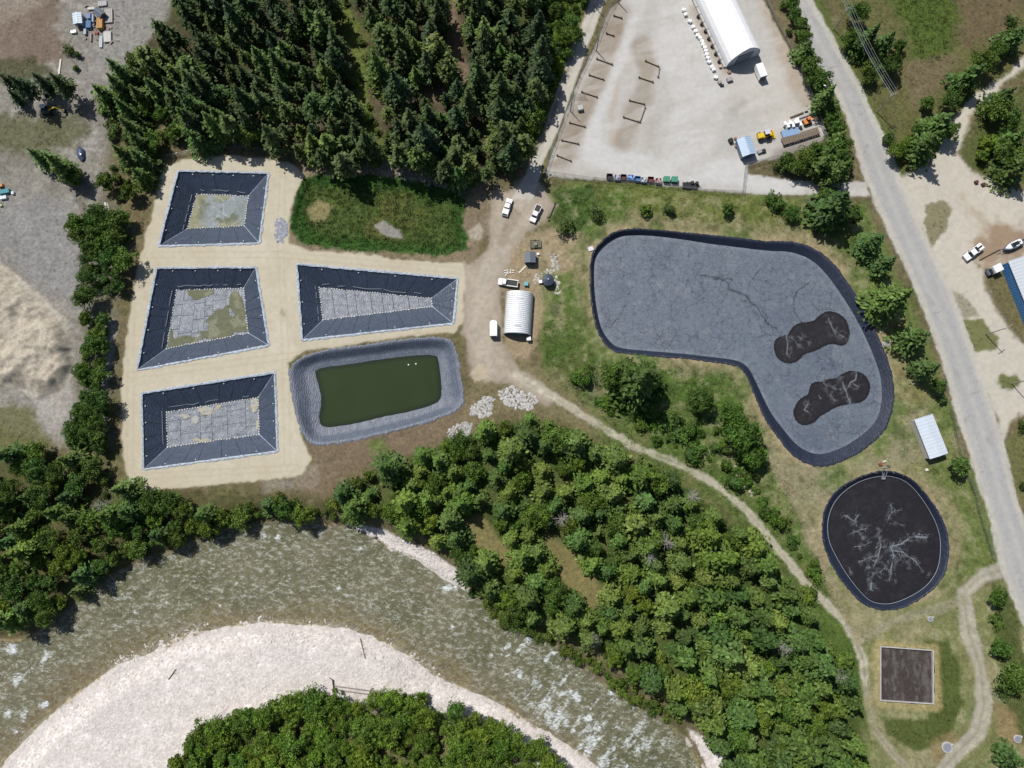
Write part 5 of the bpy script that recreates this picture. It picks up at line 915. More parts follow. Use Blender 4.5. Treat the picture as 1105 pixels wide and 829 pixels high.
fill([(505, 622), (560, 670), (600, 690), (650, 722), (690, 748), (742, 782), (738, 792), (690, 764), (640, 726), (600, 702), (550, 682), (505, 640)], {'shrub': (1, 1)}, 8.5, 45, 'on the rapids bank', {'shrub': 'shrubs on the bank of the rapids'}, (.6, 1.1), [(.9, .95, .8), (1.1, 1.05, .8)], (), 40, 31)
fill([(108, 610), (150, 598), (200, 580), (250, 562), (300, 556), (350, 556), (384, 562), (350, 545), (250, 550), (200, 568), (140, 588)], {'shrub': (1, 1)}, 9, 36, 'on the cut bank', {'shrub': 'shrubs on the cut bank of the river'}, (.6, 1.1), [(.85, .95, .85), (1, 1, .8)], (), 40, 33)
def snag(px, py, h, lab):
    p = P(px, py, h * .6); rr = random.Random(int(px * 7 + py)); t = thing('bare_tree', lab, 'tree', (p.x, p.y, ground_z(p.x, p.y)), rr.uniform(0, 6)); m = MB(); m.tube((0, 0, -.2), (.2, .1, h), .2, .05, 7); m.build('trunk', M_DEAD, t); m = MB()
    for k in range(34):
        z = h * rr.uniform(.35, .97); a = rr.uniform(0, 6.28); L = 2.6 * (1.15 - z / h) * rr.uniform(.7, 1.2) + .5; e = Vector((math.cos(a) * L, math.sin(a) * L, z + L * .25)); m.tube((.2 * z / h, .1 * z / h, z), e, .06, .02, 4)
        for q in range(2): f = rr.uniform(.4, .9); b_ = Vector((.2 * z / h, .1 * z / h, z)).lerp(e, f); m.tube(b_, b_ + Vector((math.cos(a + rr.uniform(-1, 1)) * .9, math.sin(a + rr.uniform(-1, 1)) * .9, .25)), .035, .015, 3)
    m.build('branches', M_DEAD, t)
for x, y, h, lab in ((747, 536, 11, 'grey bare tree at the path edge of the large forest'), (700, 602, 12, 'grey bare tree deep in the large forest right of the clearing'), (606, 560, 11, 'grey bare tree in the upper left of the large forest'), (720, 585, 10, 'grey bare tree in the middle of the large forest'), (905, 730, 9, 'grey bare tree at the forest edge left of the square tank'), (640, 690, 9, 'grey bare tree above the rapids bank'), (110, 545, 10, 'grey bare tree in the woods below the pad'), (845, 700, 12, 'grey bare tree in the lower right of the large forest')): snag(x, y, h, lab)

# ------------------------------------------------------------------ vehicles
def pickup_parts(root, paint, bed='open'):
    L, Wd = 5.7, 1.95
    b = MB(); prof = [(-.0, .45), (L, .45), (L, .95), (L - .15, 1.08), (L - 1.5, 1.15), (L - 1.5, 1.12), (2.25, 1.12), (.0, 1.1)]
    xs0 = -L / 2
    b.loft([[(xs0 + x, s * Wd / 2 * k, z) for x, z in prof] for s, k in ((-1, .93), (-1, 1), (1, 1), (1, .93))] if False else [[(xs0 + x, y, z) for x, z in prof] for y in (-Wd / 2, Wd / 2)])
    b.build('body', paint, root, bev=.06)
    c = MB(); c.add([(xs0 + x, y * w, z) for z, w, x0, x1 in ((1.1, .94, 2.2, 4.35), (1.78, .78, 2.45, 3.75)) for x, y in ((x0, -Wd / 2), (x1, -Wd / 2), (x1, Wd / 2), (x0, Wd / 2))], [(0, 3, 2, 1), (4, 5, 6, 7), (0, 1, 5, 4), (1, 2, 6, 5), (2, 3, 7, 6), (3, 0, 4, 7)]); cab = c.build('cab', paint, root, bev=.07)
    g = MB(); g.add([(xs0 + 4.36, -.85, 1.14), (xs0 + 4.36, .85, 1.14), (xs0 + 3.80, .70, 1.72), (xs0 + 3.80, -.70, 1.72)], [(0, 1, 2, 3)])
    g.build('windscreen', M_GLASS, cab); g = MB(); g.add([(xs0 + 2.185, -.8, 1.2), (xs0 + 2.185, .8, 1.2), (xs0 + 2.40, .68, 1.7), (xs0 + 2.40, -.68, 1.7)], [(0, 1, 2, 3)]); g.build('rear_window', M_GLASS, cab)
    for s in (-1, 1):
        g = MB(); g.add([(xs0 + 2.45, s * .93, 1.2), (xs0 + 4.1, s * .93, 1.2), (xs0 + 3.7, s * .80, 1.68), (xs0 + 2.6, s * .80, 1.68)], [(0, 1, 2, 3)]); g.build('side_window', M_GLASS, cab)
        h = MB(); h.box((L / 2 + .01, s * .72, .86), (.06, .34, .18)); h.build('headlight', M_RIM, root)
        m = MB(); m.box((xs0 + 3.95, s * 1.08, 1.25), (.14, .22, .2)); m.build('mirror', M_BLACK, root)
    if bed != 'cover':
        t = MB()
        t.box((xs0 + 1.12, 0, 1.115), (2.0, 1.6, .03)); t.build('bed_floor', M_BLACK, root)
        for s in (-1, 1): r_ = MB(); r_.box((xs0 + 1.12, s * .89, 1.22), (2.1, .13, .26)); r_.build('bed_side', paint, root)
        r_ = MB(); r_.box((xs0 + .06, 0, 1.22), (.12, 1.6, .26)); r_.build('tailgate', paint, root)
    else:
        t = MB(); t.box((xs0 + 1.35, 0, 1.17), (1.6, 1.7, .12)); t.build('bed_cover', M_WHITE, root, bev=.03)
        t = MB(); t.box((xs0 + .28, 0, 1.15), (.45, 1.65, .09)); t.build('bed_floor', M_BLACK, root)
    wheels(root, ((-1.85, .83), (1.75, .83)), .4)
def wheels(root, axles, r, w=.26):
    for x, y in axles:
        for s in (-1, 1):
            m = MB(); m.tube((x, s * (y - w / 2 + .1), r), (x, s * (y + w / 2 + .1), r), r, n=14); tw = m.build('wheel', M_TYRE, root)
            m = MB(); m.tube((x, s * (y + w / 2 + .06), r), (x, s * (y + w / 2 + .115), r), r * .55, n=10); m.build('rim', M_RIM, tw)
def at(px, py, dx, dy, z=0.0):
    p = P(px, py, .6); return (p.x, p.y, ground_z(p.x, p.y) + z), head(px, py, dx, dy)
l, a = at(547.3, 224, 50, -155); t = thing('pickup_truck', 'white pickup with a mostly covered bed, left of the dirt lane beside the spruce shadow', 'pickup truck', l, a, 'pickups by the dirt lane'); pickup_parts(t, M_WHITE, 'cover')
l, a = at(578, 231, -60, 130); t = thing('pickup_truck', 'white pickup with an open black bed, right of the dirt lane', 'pickup truck', l, a, 'pickups by the dirt lane'); pickup_parts(t, M_WHITE)
l, a = at(548.3, 305.5, -180, -25); t = thing('flatbed_truck', 'white flatbed truck parked across the top end of the ribbed arch hut', 'truck', l, a)
def flatbed(root):
    L = 6.1; x0 = -L / 2; b = MB(); b.loft([[(x0 + x, y, z) for x, z in ((3.6, .5), (L, .5), (L, 1.0), (L - .1, 1.15), (L - 1.3, 1.25), (3.6, 1.25))] for y in (-1, 1)]); b.build('body', M_WHITE, root, bev=.06)
    c = MB(); c.box((x0 + 4.2, 0, 1.58), (1.2, 1.8, .68), 0, .86); cab = c.build('cab', M_WHITE, root, bev=.07); g = MB(); g.box((x0 + 4.84, 0, 1.5), (.06, 1.55, .42)); g.build('windscreen', M_GLASS, cab)
    d = MB(); d.box((x0 + 1.75, 0, .95), (3.5, 2.1, .12)); d.build('deck', M_BLACK, root)
    for s in (-1, 1): r = MB(); r.box((x0 + 1.75, s * 1.0, 1.15), (3.5, .22, .28)); r.build('toolbox', M_WHITE, root)
    r = MB(); r.box((x0 + .12, 0, 1.15), (.22, 1.75, .28)); r.build('tailgate', mat('tan_paint', (.5, .44, .36), .5), root); wheels(root, ((-1.9, .85), (1.9, .85)), .42)
flatbed(t)
l, a = at(1049.5, 272.5, -215, 160); t = thing('service_truck', 'white crew pickup with tool boxes, parked alone on the sandy drive left of the boat', 'truck', l, a); pickup_parts(t, M_WHITE); t.scale = (1.18, 1.12, 1.1)
for y in (-.55, .5): b = MB(); b.box((-2.0, y, 1.42), (1.5, .55, .4)); b.build('toolbox', M_WHITE, t, bev=.04)
l, a = at(1092, 265, -200, 95); t = thing('boat', 'grey motor boat with white deck on a trailer above the blue building', 'boat', l, a)
ob = [(-3.2, .9), (-2.6, 1.1), (0, 1.2), (1.8, .95), (2.8, .5), (3.4, .05)]; hullr = []
for z, k, off in ((.55, .55, -.1), (.9, .85, 0), (1.45, 1.0, .1)): hullr.append([(x + off, y * k, z) for x, y in ob] + [(x + off, -y * k, z) for x, y in reversed(ob)])
m = MB(); m.loft(hullr); m.build('hull', mat('grey_hull', (.12, .14, .17), .4), t, smooth=False)
m = MB(); m.loft([[(x * .88, y * .8 * s_, 1.47) for x, y in ob for s_ in (1,)] + [(x * .88, -y * .8, 1.47) for x, y in reversed(ob)], [(x * .84, y * .74, 1.58) for x, y in ob] + [(x * .84, -y * .74, 1.58) for x, y in reversed(ob)]]); m.build('deck', M_WHITE, t)
m = MB(); m.box((.3, 0, 1.85), (1.4, 1.3, .55), 0, .8); m.build('windscreen', M_GLASS, t)
m = MB(); m.box((-1.4, 0, 1.64), (1.6, 1.1, .12)); m.build('cockpit', M_BLACK, t); m = MB(); m.box((-3.35, 0, 1.2), (.5, .5, .9)); m.build('outboard_motor', M_BLACK, t)
for s in (-1, 1): m = MB(); m.box((-1.7, s * .45, 1.78), (.5, .45, .3)); m.build('seat', M_WHITE, t)
l, a = at(1090.5, 266.4, -200, 95, .002); t = thing('boat_trailer', 'steel boat trailer with long drawbar under the grey motor boat', 'trailer', l, a)
m = MB(); [m.box((0, s * .7, .45), (6.4, .1, .1)) for s in (-1, 1)]; [m.box((x, 0, .452), (.1, 1.3, .1)) for x in (-2, 0, 2)]; m.build('frame', M_STEEL, t); m = MB(); m.tube((3.2, 0, .45), (4.6, 0, .45), .07); m.build('drawbar', M_STEEL, t); wheels(t, ((-1.0, .95), (-1.8, .95)), .33)
a0, b0 = P(1057, 281, .1), P(1079, 269.5, .1); m = MB(); m.tube(a0, b0, .14, n=8); o = m.build('pipe', M_BLACK); tag(o, 'long black pipe lying on the ground between the service truck and the boat', 'pipe')
l, a = at(1071, 292, -190, 90); t = thing('camper_truck', 'small truck with a white box body beside the blue building', 'truck', l, a)
m = MB(); m.box((-.5, 0, 1.6), (2.7, 2.3, 2.2)); m.build('box_body', M_WHITE, t, bev=.06); m = MB(); m.box((1.55, 0, .95), (1.5, 1.9, .9)); m.build('bonnet', mat('slate_paint', (.1, .12, .15), .4), t, bev=.08); m = MB(); m.box((1.25, 0, 1.6), (.8, 1.7, .5), 0, .8); m.build('windscreen', M_GLASS, t); wheels(t, ((-1.1, .9), (1.3, .9)), .38)
l, a = at(1094, 194, 40, -20); t = thing('car', 'blue car half hidden under the tree at the right edge', 'car', l, a); MBL = mat('blue_paint', (.05, .2, .55), .3, spec=.6)
m = MB(); m.loft([[(x, y, z) for x, z in ((-2.2, .4), (2.2, .4), (2.2, .75), (1.2, .92), (-2.1, .95))] for y in (-.9, .9)]); m.build('body', MBL, t, bev=.08); m = MB(); m.box((-.35, 0, 1.18), (2.3, 1.6, .5), 0, .78); c = m.build('cabin', M_GLASS, t, bev=.05); m = MB(); m.box((-.35, 0, 1.45), (1.55, 1.2, .04)); m.build('roof', MBL, c); wheels(t, ((-1.35, .72), (1.35, .72)), .33)

# ------------------------------------------------------------------ buildings
def wall_box(root, name, q, z0, z1, m): b = MB(); b.add([(v[0], v[1], z) for z in (z0, z1) for v in q], [(0, 1, 2, 3), (4, 5, 6, 7), (0, 1, 5, 4), (1, 2, 6, 5), (2, 3, 7, 6), (3, 0, 4, 7)]); return b.build(name, m, root)
# white fabric hangar: front base corners, depth away from the viewer
fl_, fr_ = P(783.2, 73.5), P(818, 60.5); ax = (fr_ - fl_).normalized(); Wd = (fr_ - fl_).length; back = Vector((-ax.y, ax.x, 0)); l0 = P(752, 8) - fl_; back = (l0 - ax * l0.dot(ax)).normalized()
hang = thing('hangar', 'long white fabric hangar with a shaded grey front, at the top of the gravel yard', 'hangar', (fl_ + fr_) / 2, math.atan2(ax.y, ax.x)); hw = Wd / 2
arch = [(-hw, 0), (-hw, 1.2), (-hw * .97, 2.6), (-hw * .86, 4.0), (-hw * .62, 5.5), (-hw * .32, 6.7), (0, 7.4), (hw * .32, 6.7), (hw * .62, 5.5), (hw * .86, 4.0), (hw * .97, 2.6), (hw, 1.2), (hw, 0)]
M_FAB = mat('white_fabric', (.8, .8, .8), .6, var=.02, scale=1); LEN = 30; nb = 10
for k in range(nb):
    y0, y1 = LEN * k / nb, LEN * (k + 1) / nb; m = MB(); m.loft([[(x, y, z) for x, z in arch] for y in (y0 + .02, y0 + .3, y1 - .3, y1 - .02)] if False else [[(x * s, y, z * s) for x, z in arch] for y, s in ((y0 + .01, .999), (y0 + .25, 1), (y1 - .25, 1), (y1 - .01, .999))], closed=False, cap=False); m.build('roof_panel', M_FAB, hang)
m = MB(); m.loft([[(x * .985, y, z * .985) for x, z in arch] for y in (.05, LEN - .05)], closed=False, cap=False); m.build('roof_liner', M_FAB, hang)
M_HF = mat('shaded_fabric', (.42, .46, .52), .6, var=.06)  # end wall fabric, shade of the front put into its grey
for y, nm in ((.12, 'front_wall'), (LEN - .12, 'back_wall')): m = MB(); m.add([(x * .97, y, z * .97) for x, z in arch], [tuple(range(len(arch)))]); m.build(nm, M_HF, hang)
m = MB(); m.box((0, .02, 2.1), (5.2, .14, 4.2)); d = m.build('door', mat('dark_door', (.09, .1, .12), .5), hang)
for k in range(4): m = MB(); m.box((0, -.07, .6 + k * 1.0), (5.0, .04, .9)); m.build('door_panel', mat('door_panel_grey', (.2, .22, .25), .5), d)
for k in range(11): m = MB(); m.box((-hw - .45, 1.5 + k * 2.8, .35), (.7, 2.6, .7)); m.build('foundation_block', M_CONC, hang, bev=.03)
for k, (x, y) in enumerate(crop(730, 0, .1086, [(215, 170), (250, 245), (285, 315), (318, 390), (352, 465), (388, 540), (422, 615)])):
    p = P(x - .5, y + .5); m = MB(); m.tube((0, 0, 0), (0, 0, .9), .42, n=12); m.tube((0, 0, .9), (0, 0, .93), .36, n=12); m.tube((0, 0, .3), (0, 0, .36), .44, n=12); m.tube((0, 0, .6), (0, 0, .66), .44, n=12); o = m.build('blob', M_BLACK); o.location = p  # drum shapes added to stand in for dark blobs along the wall
    tag(o, ('topmost', 'second', 'third', 'middle', 'fifth', 'sixth', 'lowest')[k] + ' dark drum-shaped blob in the line along the hangar long wall', 'blob', 'dark blobs along the hangar')
bk = MB(); bk.box((0, 0, .45), (1.1, .95, .9)); bk = bk.mesh('block', M_WHITE, .05); lug = MB(); lug.tube((-.15, 0, .9), (0, 0, 1.05), .04, n=5); lug.tube((0, 0, 1.05), (.15, 0, .9), .04, n=5); lug = lug.mesh('lifting_lug', M_STEEL)
bpos = crop(730, 0, .1086, [(72, 100), (88, 145), (132, 212), (165, 268), (188, 310), (208, 352), (232, 378), (252, 412), (260, 442), (280, 472), (290, 505), (298, 540), (308, 575), (322, 615), (348, 665), (368, 692), (390, 770)])
ORD = ['first', 'second', 'third', 'fourth', 'fifth', 'sixth', 'seventh', 'eighth', 'ninth', 'tenth', 'eleventh', 'twelfth', 'thirteenth', 'fourteenth', 'fifteenth', 'sixteenth', 'last']
for k, (x, y) in enumerate(bpos):
    p = P(x, y, .5); t = thing('concrete_block', ORD[k] + ' from the top of the white block row left of the hangar', 'block', (p.x, p.y, 0), random.uniform(-.5, .6), 'white blocks in a row by the hangar'); link('block', bk, t); link('lifting_lug', lug, t)
l, a = at(819.5, 79.5, 20, 50); t = thing('box_trailer', 'white box trailer at the right front corner of the hangar', 'trailer', l, a); m = MB(); m.box((0, 0, 1.65), (4.6, 2.3, 2.3)); m.build('box_body', M_WHITE, t, bev=.05); m = MB(); m.box((2.32, 0, 1.6), (.06, 2.1, 2.0)); m.build('rear_door', mat('charcoal_paint', (.05, .055, .065), .5), t); m = MB(); m.tube((-2.3, 0, .5), (-3.6, 0, .5), .07); m.build('drawbar', M_STEEL, t); wheels(t, ((.3, .9), (-.5, .9)), .35)
def crate(px, py, rz, sz, m, lab, name='crate', cat='crate', slats=3, group=None):
    p = P(px, py, sz[2] / 2); t = thing(name, lab, cat, (p.x, p.y, ground_z(p.x, p.y)), rz, group); b = MB(); b.box((0, 0, sz[2] / 2), sz); b.build('box_body', m, t, bev=.03)
    for k in range(slats): b = MB(); b.box((-sz[0] / 2 + sz[0] * (k + .5) / slats, 0, sz[2] + .025), (sz[0] / slats * .8, sz[1] * 1.02, .05)); b.build('slat', m, t)
    return t
MGR = mat('grey_crate', (.3, .29, .28), .8); crate(787.3, 86, .3, (1.8, 1.2, .9), MGR, 'grey slatted crate in front of the hangar left corner'); crate(776.5, 89, .5, (1.1, .9, .8), MGR, 'small grey crate left of another in front of the hangar'); crate(777.3, 72, .2, (.9, .8, .7), mat('pink_crate', (.5, .38, .34), .8), 'pinkish small crate beside the dark blobs at the hangar corner'); crate(779, 92.3, .1, (1.2, .6, .5), M_BLACK, 'low black box below the small grey crate by the hangar'); crate(786.8, 78, .6, (1.0, .8, .5), mat('rust_crate', (.3, .18, .14), .8), 'rust brown box between the grey crate and the hangar corner')

# quonset hut
qa, qb, qc, qd = P(546, 314, 1), P(575.8, 318.5, 1), P(572.6, 362.5, 1), P(543.2, 360, 1); mid0 = (qa + qb) / 2; mid1 = (qc + qd) / 2; axy = (mid0 - mid1).normalized(); qW = ((qb - qa).length + (qc - qd).length) / 4; qL = (mid0 - mid1).length
t = thing('arch_hut', 'silvery ribbed arch hut beside the dirt lane', 'hut', (mid1.x, mid1.y, 0), math.atan2(axy.y, axy.x) - math.pi / 2)
M_QH = mat('bright_corrugated_steel', (.74, .75, .76), .45, .1, var=.05, scale=.6, grime=.15); nr = 22
for k in range(nr):
    y0 = qL * k / nr; w = qL / nr; m = MB(); rings = []
    for f, s in ((.02, .955), (.25, .965), (.38, 1.0), (.68, 1.0), (.8, .965), (.98, .955)):
        rings.append([(qW * s * math.cos(th), y0 + w * f, 4.1 * s * math.sin(th) ** .85) for th in [math.pi * j / 18 for j in range(19)]])
    m.loft(rings, closed=False, cap=False); m.build('roof_rib', M_QH, t)
m = MB(); m.loft([[(qW * .945 * math.cos(math.pi * j / 18), y, 4.1 * .945 * math.sin(math.pi * j / 18) ** .85) for j in range(19)] for y in (.1, qL - .1)], closed=False, cap=False); m.build('roof_liner', M_QH, t)
for y, nm in ((.3, 'front_wall'), (qL - .3, 'back_wall')): m = MB(); m.add([(qW * .94 * math.cos(math.pi * j / 18), y, 4.1 * .94 * math.sin(math.pi * j / 18) ** .85) for j in range(19)], [tuple(range(19))]); m.build(nm, mat('dark_green_wall', (.06, .11, .1), .6), t)
m = MB(); m.box((-.4, .22, 1.4), (3.0, .1, 2.8)); m.build('door', mat('teal_door', (.05, .2, .2), .5), t)
for y in (qL * .17, qL * .82): m = MB(); m.box((0, y, 4.12), (1.9, .3, .14)); m.build('ridge_vent', M_STEEL, t)
p = P(570.5, 364, .6); m = MB(); m.box((0, 0, .7), (1.2, 1.0, 1.4), .1); m.box((0, 0, 1.45), (1.3, 1.1, .1), .1); o = m.build('cabinet', M_WHITE, bev=.03); o.location = (p.x, p.y - .6, 0); tag(o, 'small white cabinet at the lower right corner of the arch hut', 'cabinet')
l, a = at(532.6, 355.5, 0, -10); t = thing('cargo_trailer', 'white cargo trailer with rounded nose left of the arch hut', 'trailer', l, a); nose = [(-2.4, -1.1), (1.9, -1.1), (2.35, -.7), (2.5, 0), (2.35, .7), (1.9, 1.1), (-2.4, 1.1)]; m = MB(); m.loft([[(x, y, z) for x, y in nose] for z in (.5, 2.5)]); m.build('box_body', mat('cream_white_paint', (.74, .76, .74), .4), t, bev=.08); m = MB(); m.box((-2.42, 0, 1.45), (.06, 1.9, 1.8)); m.build('rear_door', M_GLASS, t); wheels(t, ((-.4, .95), (-1.2, .95)), .34); m = MB(); m.tube((2.4, 0, .5), (3.4, 0, .5), .06); m.build('drawbar', M_STEEL, t)
def gable(px, py, dx, dy, L, Wd, h, rise, wallm, roofm, name, lab, cat='shed', over=.2, seams=0, door=True, zc=None):
    p = P(px, py, h + rise * .5); t = thing(name, lab, cat, (p.x, p.y, ground_z(p.x, p.y)), head(px, py, dx, dy)); hl, hw_ = L / 2, Wd / 2
    m = MB(); m.loft([[(x, y, z) for y, z in ((-hw_, 0), (hw_, 0), (hw_, h), (0, h + rise), (-hw_, h))] for x in (-hl, hl)]); m.build('wall', wallm, t)
    for s in (-1, 1):
        m = MB(); e = h - over * rise / hw_; m.add([(x, y, z + o) for o in (.02, .12) for x, y, z in ((-hl - over, s * .01, h + rise), (hl + over, s * .01, h + rise), (hl + over, s * (hw_ + over), e), (-hl - over, s * (hw_ + over), e))], [(0, 1, 2, 3), (4, 5, 6, 7), (0, 1, 5, 4), (1, 2, 6, 5), (2, 3, 7, 6), (3, 0, 4, 7)]); ro = m.build('roof', roofm, t)
        if seams:
            m = MB()
            for k in range(seams + 1):
                x = -hl - over + .06 + (L + 2 * over - .12) * k / seams; m.add([(x + q, y, z + o) for o in (.12, .19) for q, y, z in ((-.04, s * .1, h + rise - .1 * rise / hw_), (.04, s * .1, h + rise - .1 * rise / hw_), (.04, s * (hw_ + over - .02), e), (-.04, s * (hw_ + over - .02), e))], [(0, 1, 2, 3), (4, 5, 6, 7), (0, 1, 5, 4), (1, 2, 6, 5), (2, 3, 7, 6), (3, 0, 4, 7)])
            m.build('roof_seam', roofm, ro)
    m = MB(); m.box((0, 0, h + rise + .12), (L + 2 * over, .3, .08)); m.build('ridge_cap', roofm, t)
    if door: m = MB(); m.box((hl + .03, 0, 1.05), (.08, min(1.6, Wd * .4), 2.1)); m.build('door', mat('dark_door', (.09, .1, .12), .5), t)
    return t
M_PALE = mat('pale_metal_sheet', (.55, .6, .66), .4, .1, var=.05, scale=.8, grime=.12); M_TAN = mat('beige_cladding', (.5, .47, .42), .6)
gable(1005, 471, 15.8, 40, 11.8, 5.4, 2.9, .35, M_TAN, M_PALE, 'metal_shed', 'pale grey metal shed between the lagoon and the asphalt road', seams=12)
gable(806, 157.5, 7, 20, 5.6, 4.2, 2.6, .7, mat('slate_wall', (.13, .16, .2), .6), mat('blue_grey_roof', (.36, .46, .58), .45, var=.06), 'shed', 'blue grey roofed shed left of the yellow loader', seams=8)
gable(572, 277.5, 0, 10, 3.0, 3.0, 2.2, .35, mat('charcoal_wall', (.07, .075, .08), .7), mat('dark_grey_roof', (.11, .13, .16), .6, var=.1), 'shed', 'small dark grey shed above the flatbed truck', seams=4)
# blue building at the right edge
BZ = 4.0; A, B = P(1079, 287), P(1105, 351); along = (B - A).normalized(); across = Vector((along.y, -along.x, 0)); across = across if across.x > 0 else -across
t = thing('workshop', 'blue walled workshop with a pale flat roof at the right edge', 'building', A, math.atan2(along.y, along.x)); yS = 1 if Vector((-along.y, along.x, 0)).dot(across) > 0 else -1; WL, WW = 26, 16
M_BW = mat('blue_cladding', (.07, .2, .42), .5, var=.06, scale=1)
m = MB(); m.box((WL / 2, yS * WW / 2, BZ / 2), (WL, WW, BZ)); m.build('wall', M_BW, t)
for k in range(int(WL / .8)): m = MB(); m.box((.4 + k * .8, -yS * .03, BZ / 2), (.12, .06, BZ - .1)); m.build('cladding_rib', M_BW, t)
rise = 1.6; hw2 = WW / 2 + .25
for s in (0, 1):
    y0_, y1_ = (-.25, WW / 2 - .02) if s == 0 else (WW + .25, WW / 2 + .02); m = MB(); m.add([(x, yS * y, z + o) for o in (.03, .15) for x, y, z in ((-.3, y0_, BZ), (WL + .3, y0_, BZ), (WL + .3, y1_, BZ + rise), (-.3, y1_, BZ + rise))], [(0, 1, 2, 3), (4, 5, 6, 7), (0, 1, 5, 4), (1, 2, 6, 5), (2, 3, 7, 6), (3, 0, 4, 7)]); ro = m.build('roof', mat('pale_roof', (.5, .53, .56), .45, .1, var=.05), t)
    m = MB()
    for k in range(27): m.add([(-.2 + k * 1.0 + q, yS * y, z + o) for o in (.15, .22) for q, y, z in ((-.04, y0_, BZ), (.04, y0_, BZ), (.04, y1_, BZ + rise), (-.04, y1_, BZ + rise))], [(0, 1, 2, 3), (4, 5, 6, 7), (0, 1, 5, 4), (1, 2, 6, 5), (2, 3, 7, 6), (3, 0, 4, 7)])
    m.build('roof_seam', MATS['pale_roof'], ro)
# round tank
p = P(591.3, 303, 1.2); t = thing('round_tank', 'dark round tank with a conical lid beside pale stones', 'tank', (p.x, p.y, 0)); M_TK = mat('dark_tank', (.05, .065, .09), .4, var=.15); m = MB(); m.tube((0, 0, 0), (0, 0, 2.2), 1.75, n=24); m.build('tank_wall', M_TK, t)
for k in range(12):
    a0, a1 = k * math.pi / 6 + .02, (k + 1) * math.pi / 6 - .02; m = MB(); m.add([(1.85 * math.cos(a0), 1.85 * math.sin(a0), 2.21), (1.85 * math.cos(a1), 1.85 * math.sin(a1), 2.21), (.2 * math.cos(a1), .2 * math.sin(a1), 2.95), (.2 * math.cos(a0), .2 * math.sin(a0), 2.95)], [(0, 1, 2, 3)]); m.build('lid_panel', M_TK, t)
m = MB(); m.tube((0, 0, 2.2), (0, 0, 2.9), 1.8, .18, n=24); m.build('lid', M_TK, t); m = MB(); m.tube((0, 0, 2.9), (0, 0, 3.15), .2, n=10); m.build('cap', M_STEEL, t)
crate(583.3, 304.3, .1, (1.0, .9, .8), M_WHITE, 'white box touching the left side of the round dark tank', 'utility_box', 'box', 2); crate(567.8, 306.6, 0, (1.3, 1.2, .9), mat('teal_plastic', (.12, .34, .38), .5), 'small teal box right of the flatbed truck', 'storage_box', 'box', 2)
l, a = at(577.5, 263, 10, -.5); t = thing('utility_trailer', 'green mesh utility trailer above the small dark shed', 'trailer', l, a); MGN = mat('green_frame', (.16, .22, .13), .6); m = MB()
for s in (-1, 1): m.box((0, s * 1.15, .75), (3.4, .12, .3)); m.box((s * 1.65, 0, .752), (.12, 2.2, .3))
m.build('frame', MGN, t)
for k in range(7): m = MB(); m.box((-1.44 + k * .48, 0, .58), (.36, 2.15, .05)); m.build('deck_plank', M_TIMBER, t)
m = MB(); m.box((.1, -.3, .95), (1.0, .9, .7), .2); m.build('load', MGN, t, bev=.05); wheels(t, ((0, 1.2),), .32)
a0, b0 = P(599.5, 219, .2), P(593, 235, .2); m = MB(); m.tube(a0, b0, .16, .12, n=7); m.tube(b0, b0 + Vector((-.8, .1, .15)), .1, n=6); o = m.build('log', mat('dark_bark', (.05, .04, .035), .9)); tag(o, 'thin dark log lying right of the second parked pickup', 'log')
p = P(592.5, 238, .2); m = MB(); m.loft([[(.35 * r * math.cos(j), .3 * r * math.sin(j), z) for j in range(6)] for r, z in ((1, 0), (1.1, .3), (.5, .5))]); o = m.build('stump', MATS['dark_bark']); o.location = p - Vector((0, 0, .2)); tag(o, 'dark stump below the thin log by the dirt lane', 'stump')
p = P(580.5, 274.3, .3); m = MB(); m.tube((0, 0, 0), (0, 0, .5), .4, n=12); m.tube((0, 0, .5), (0, 0, .56), .44, n=12); o = m.build('bucket', mat('cream_plastic', (.7, .66, .55), .5)); o.location = (p.x, p.y, 0); tag(o, 'cream bucket right of the small dark shed', 'bucket')
a0, b0 = P(560, 294.5, .15), P(567.5, 287, .15); m = MB(); d = (b0 - a0); m.box(((a0 + b0) / 2), (d.length, .45, .12), math.atan2(d.y, d.x)); o = m.build('plank', mat('bleached_plank', (.6, .56, .5), .8)); tag(o, 'pale plank lying between the flatbed truck and the small shed', 'plank')
m = MB()
for k in range(9): pp = P(545.5 + (k % 4) * 2.6 + random.uniform(-.5, .5), 292 + (k // 4) * 2.4, .15); m.box(pp, (.9, .3, .2), random.uniform(0, 3))
o = m.build('lumber_pile', MATS['bleached_plank']); tag(o, 'scatter of white lumber offcuts above the flatbed truck', 'lumber')

# ------------------------------------------------------------------ yard: timber bays, bins, machines, fence
def beam(px0, py0, px1, py1, lab, grp='timber beams of the storage bays'):
    a, b = P(px0, py0, .3), P(px1, py1, .3); d = b - a; L = d.length; t = thing('timber_barrier', lab, 'barrier', (a.x, a.y, 0), math.atan2(d.y, d.x), grp)
    n = max(1, int(L / 2.6))
    for k in range(n): m = MB(); m.box((L * (k + .5) / n, 0, .38), (L / n - .06, .26, .4)); m.build('beam', mat('tan_timber', (.3, .25, .185), .85, var=.3, scale=3), t, bev=.02)
    for x in (.25, L - .25): m = MB(); m.box((x, 0, .4), (.28, .4, .82)); m.build('post', M_TIMBER, t)
c4 = lambda *v: [590 + v[0] * .1086, v[1] * .1086, 590 + v[2] * .1086, v[3] * .1086]; c5 = lambda *v: [590 + v[0] * .1086, 90 + v[1] * .1086, 590 + v[2] * .1086, 90 + v[3] * .1086]
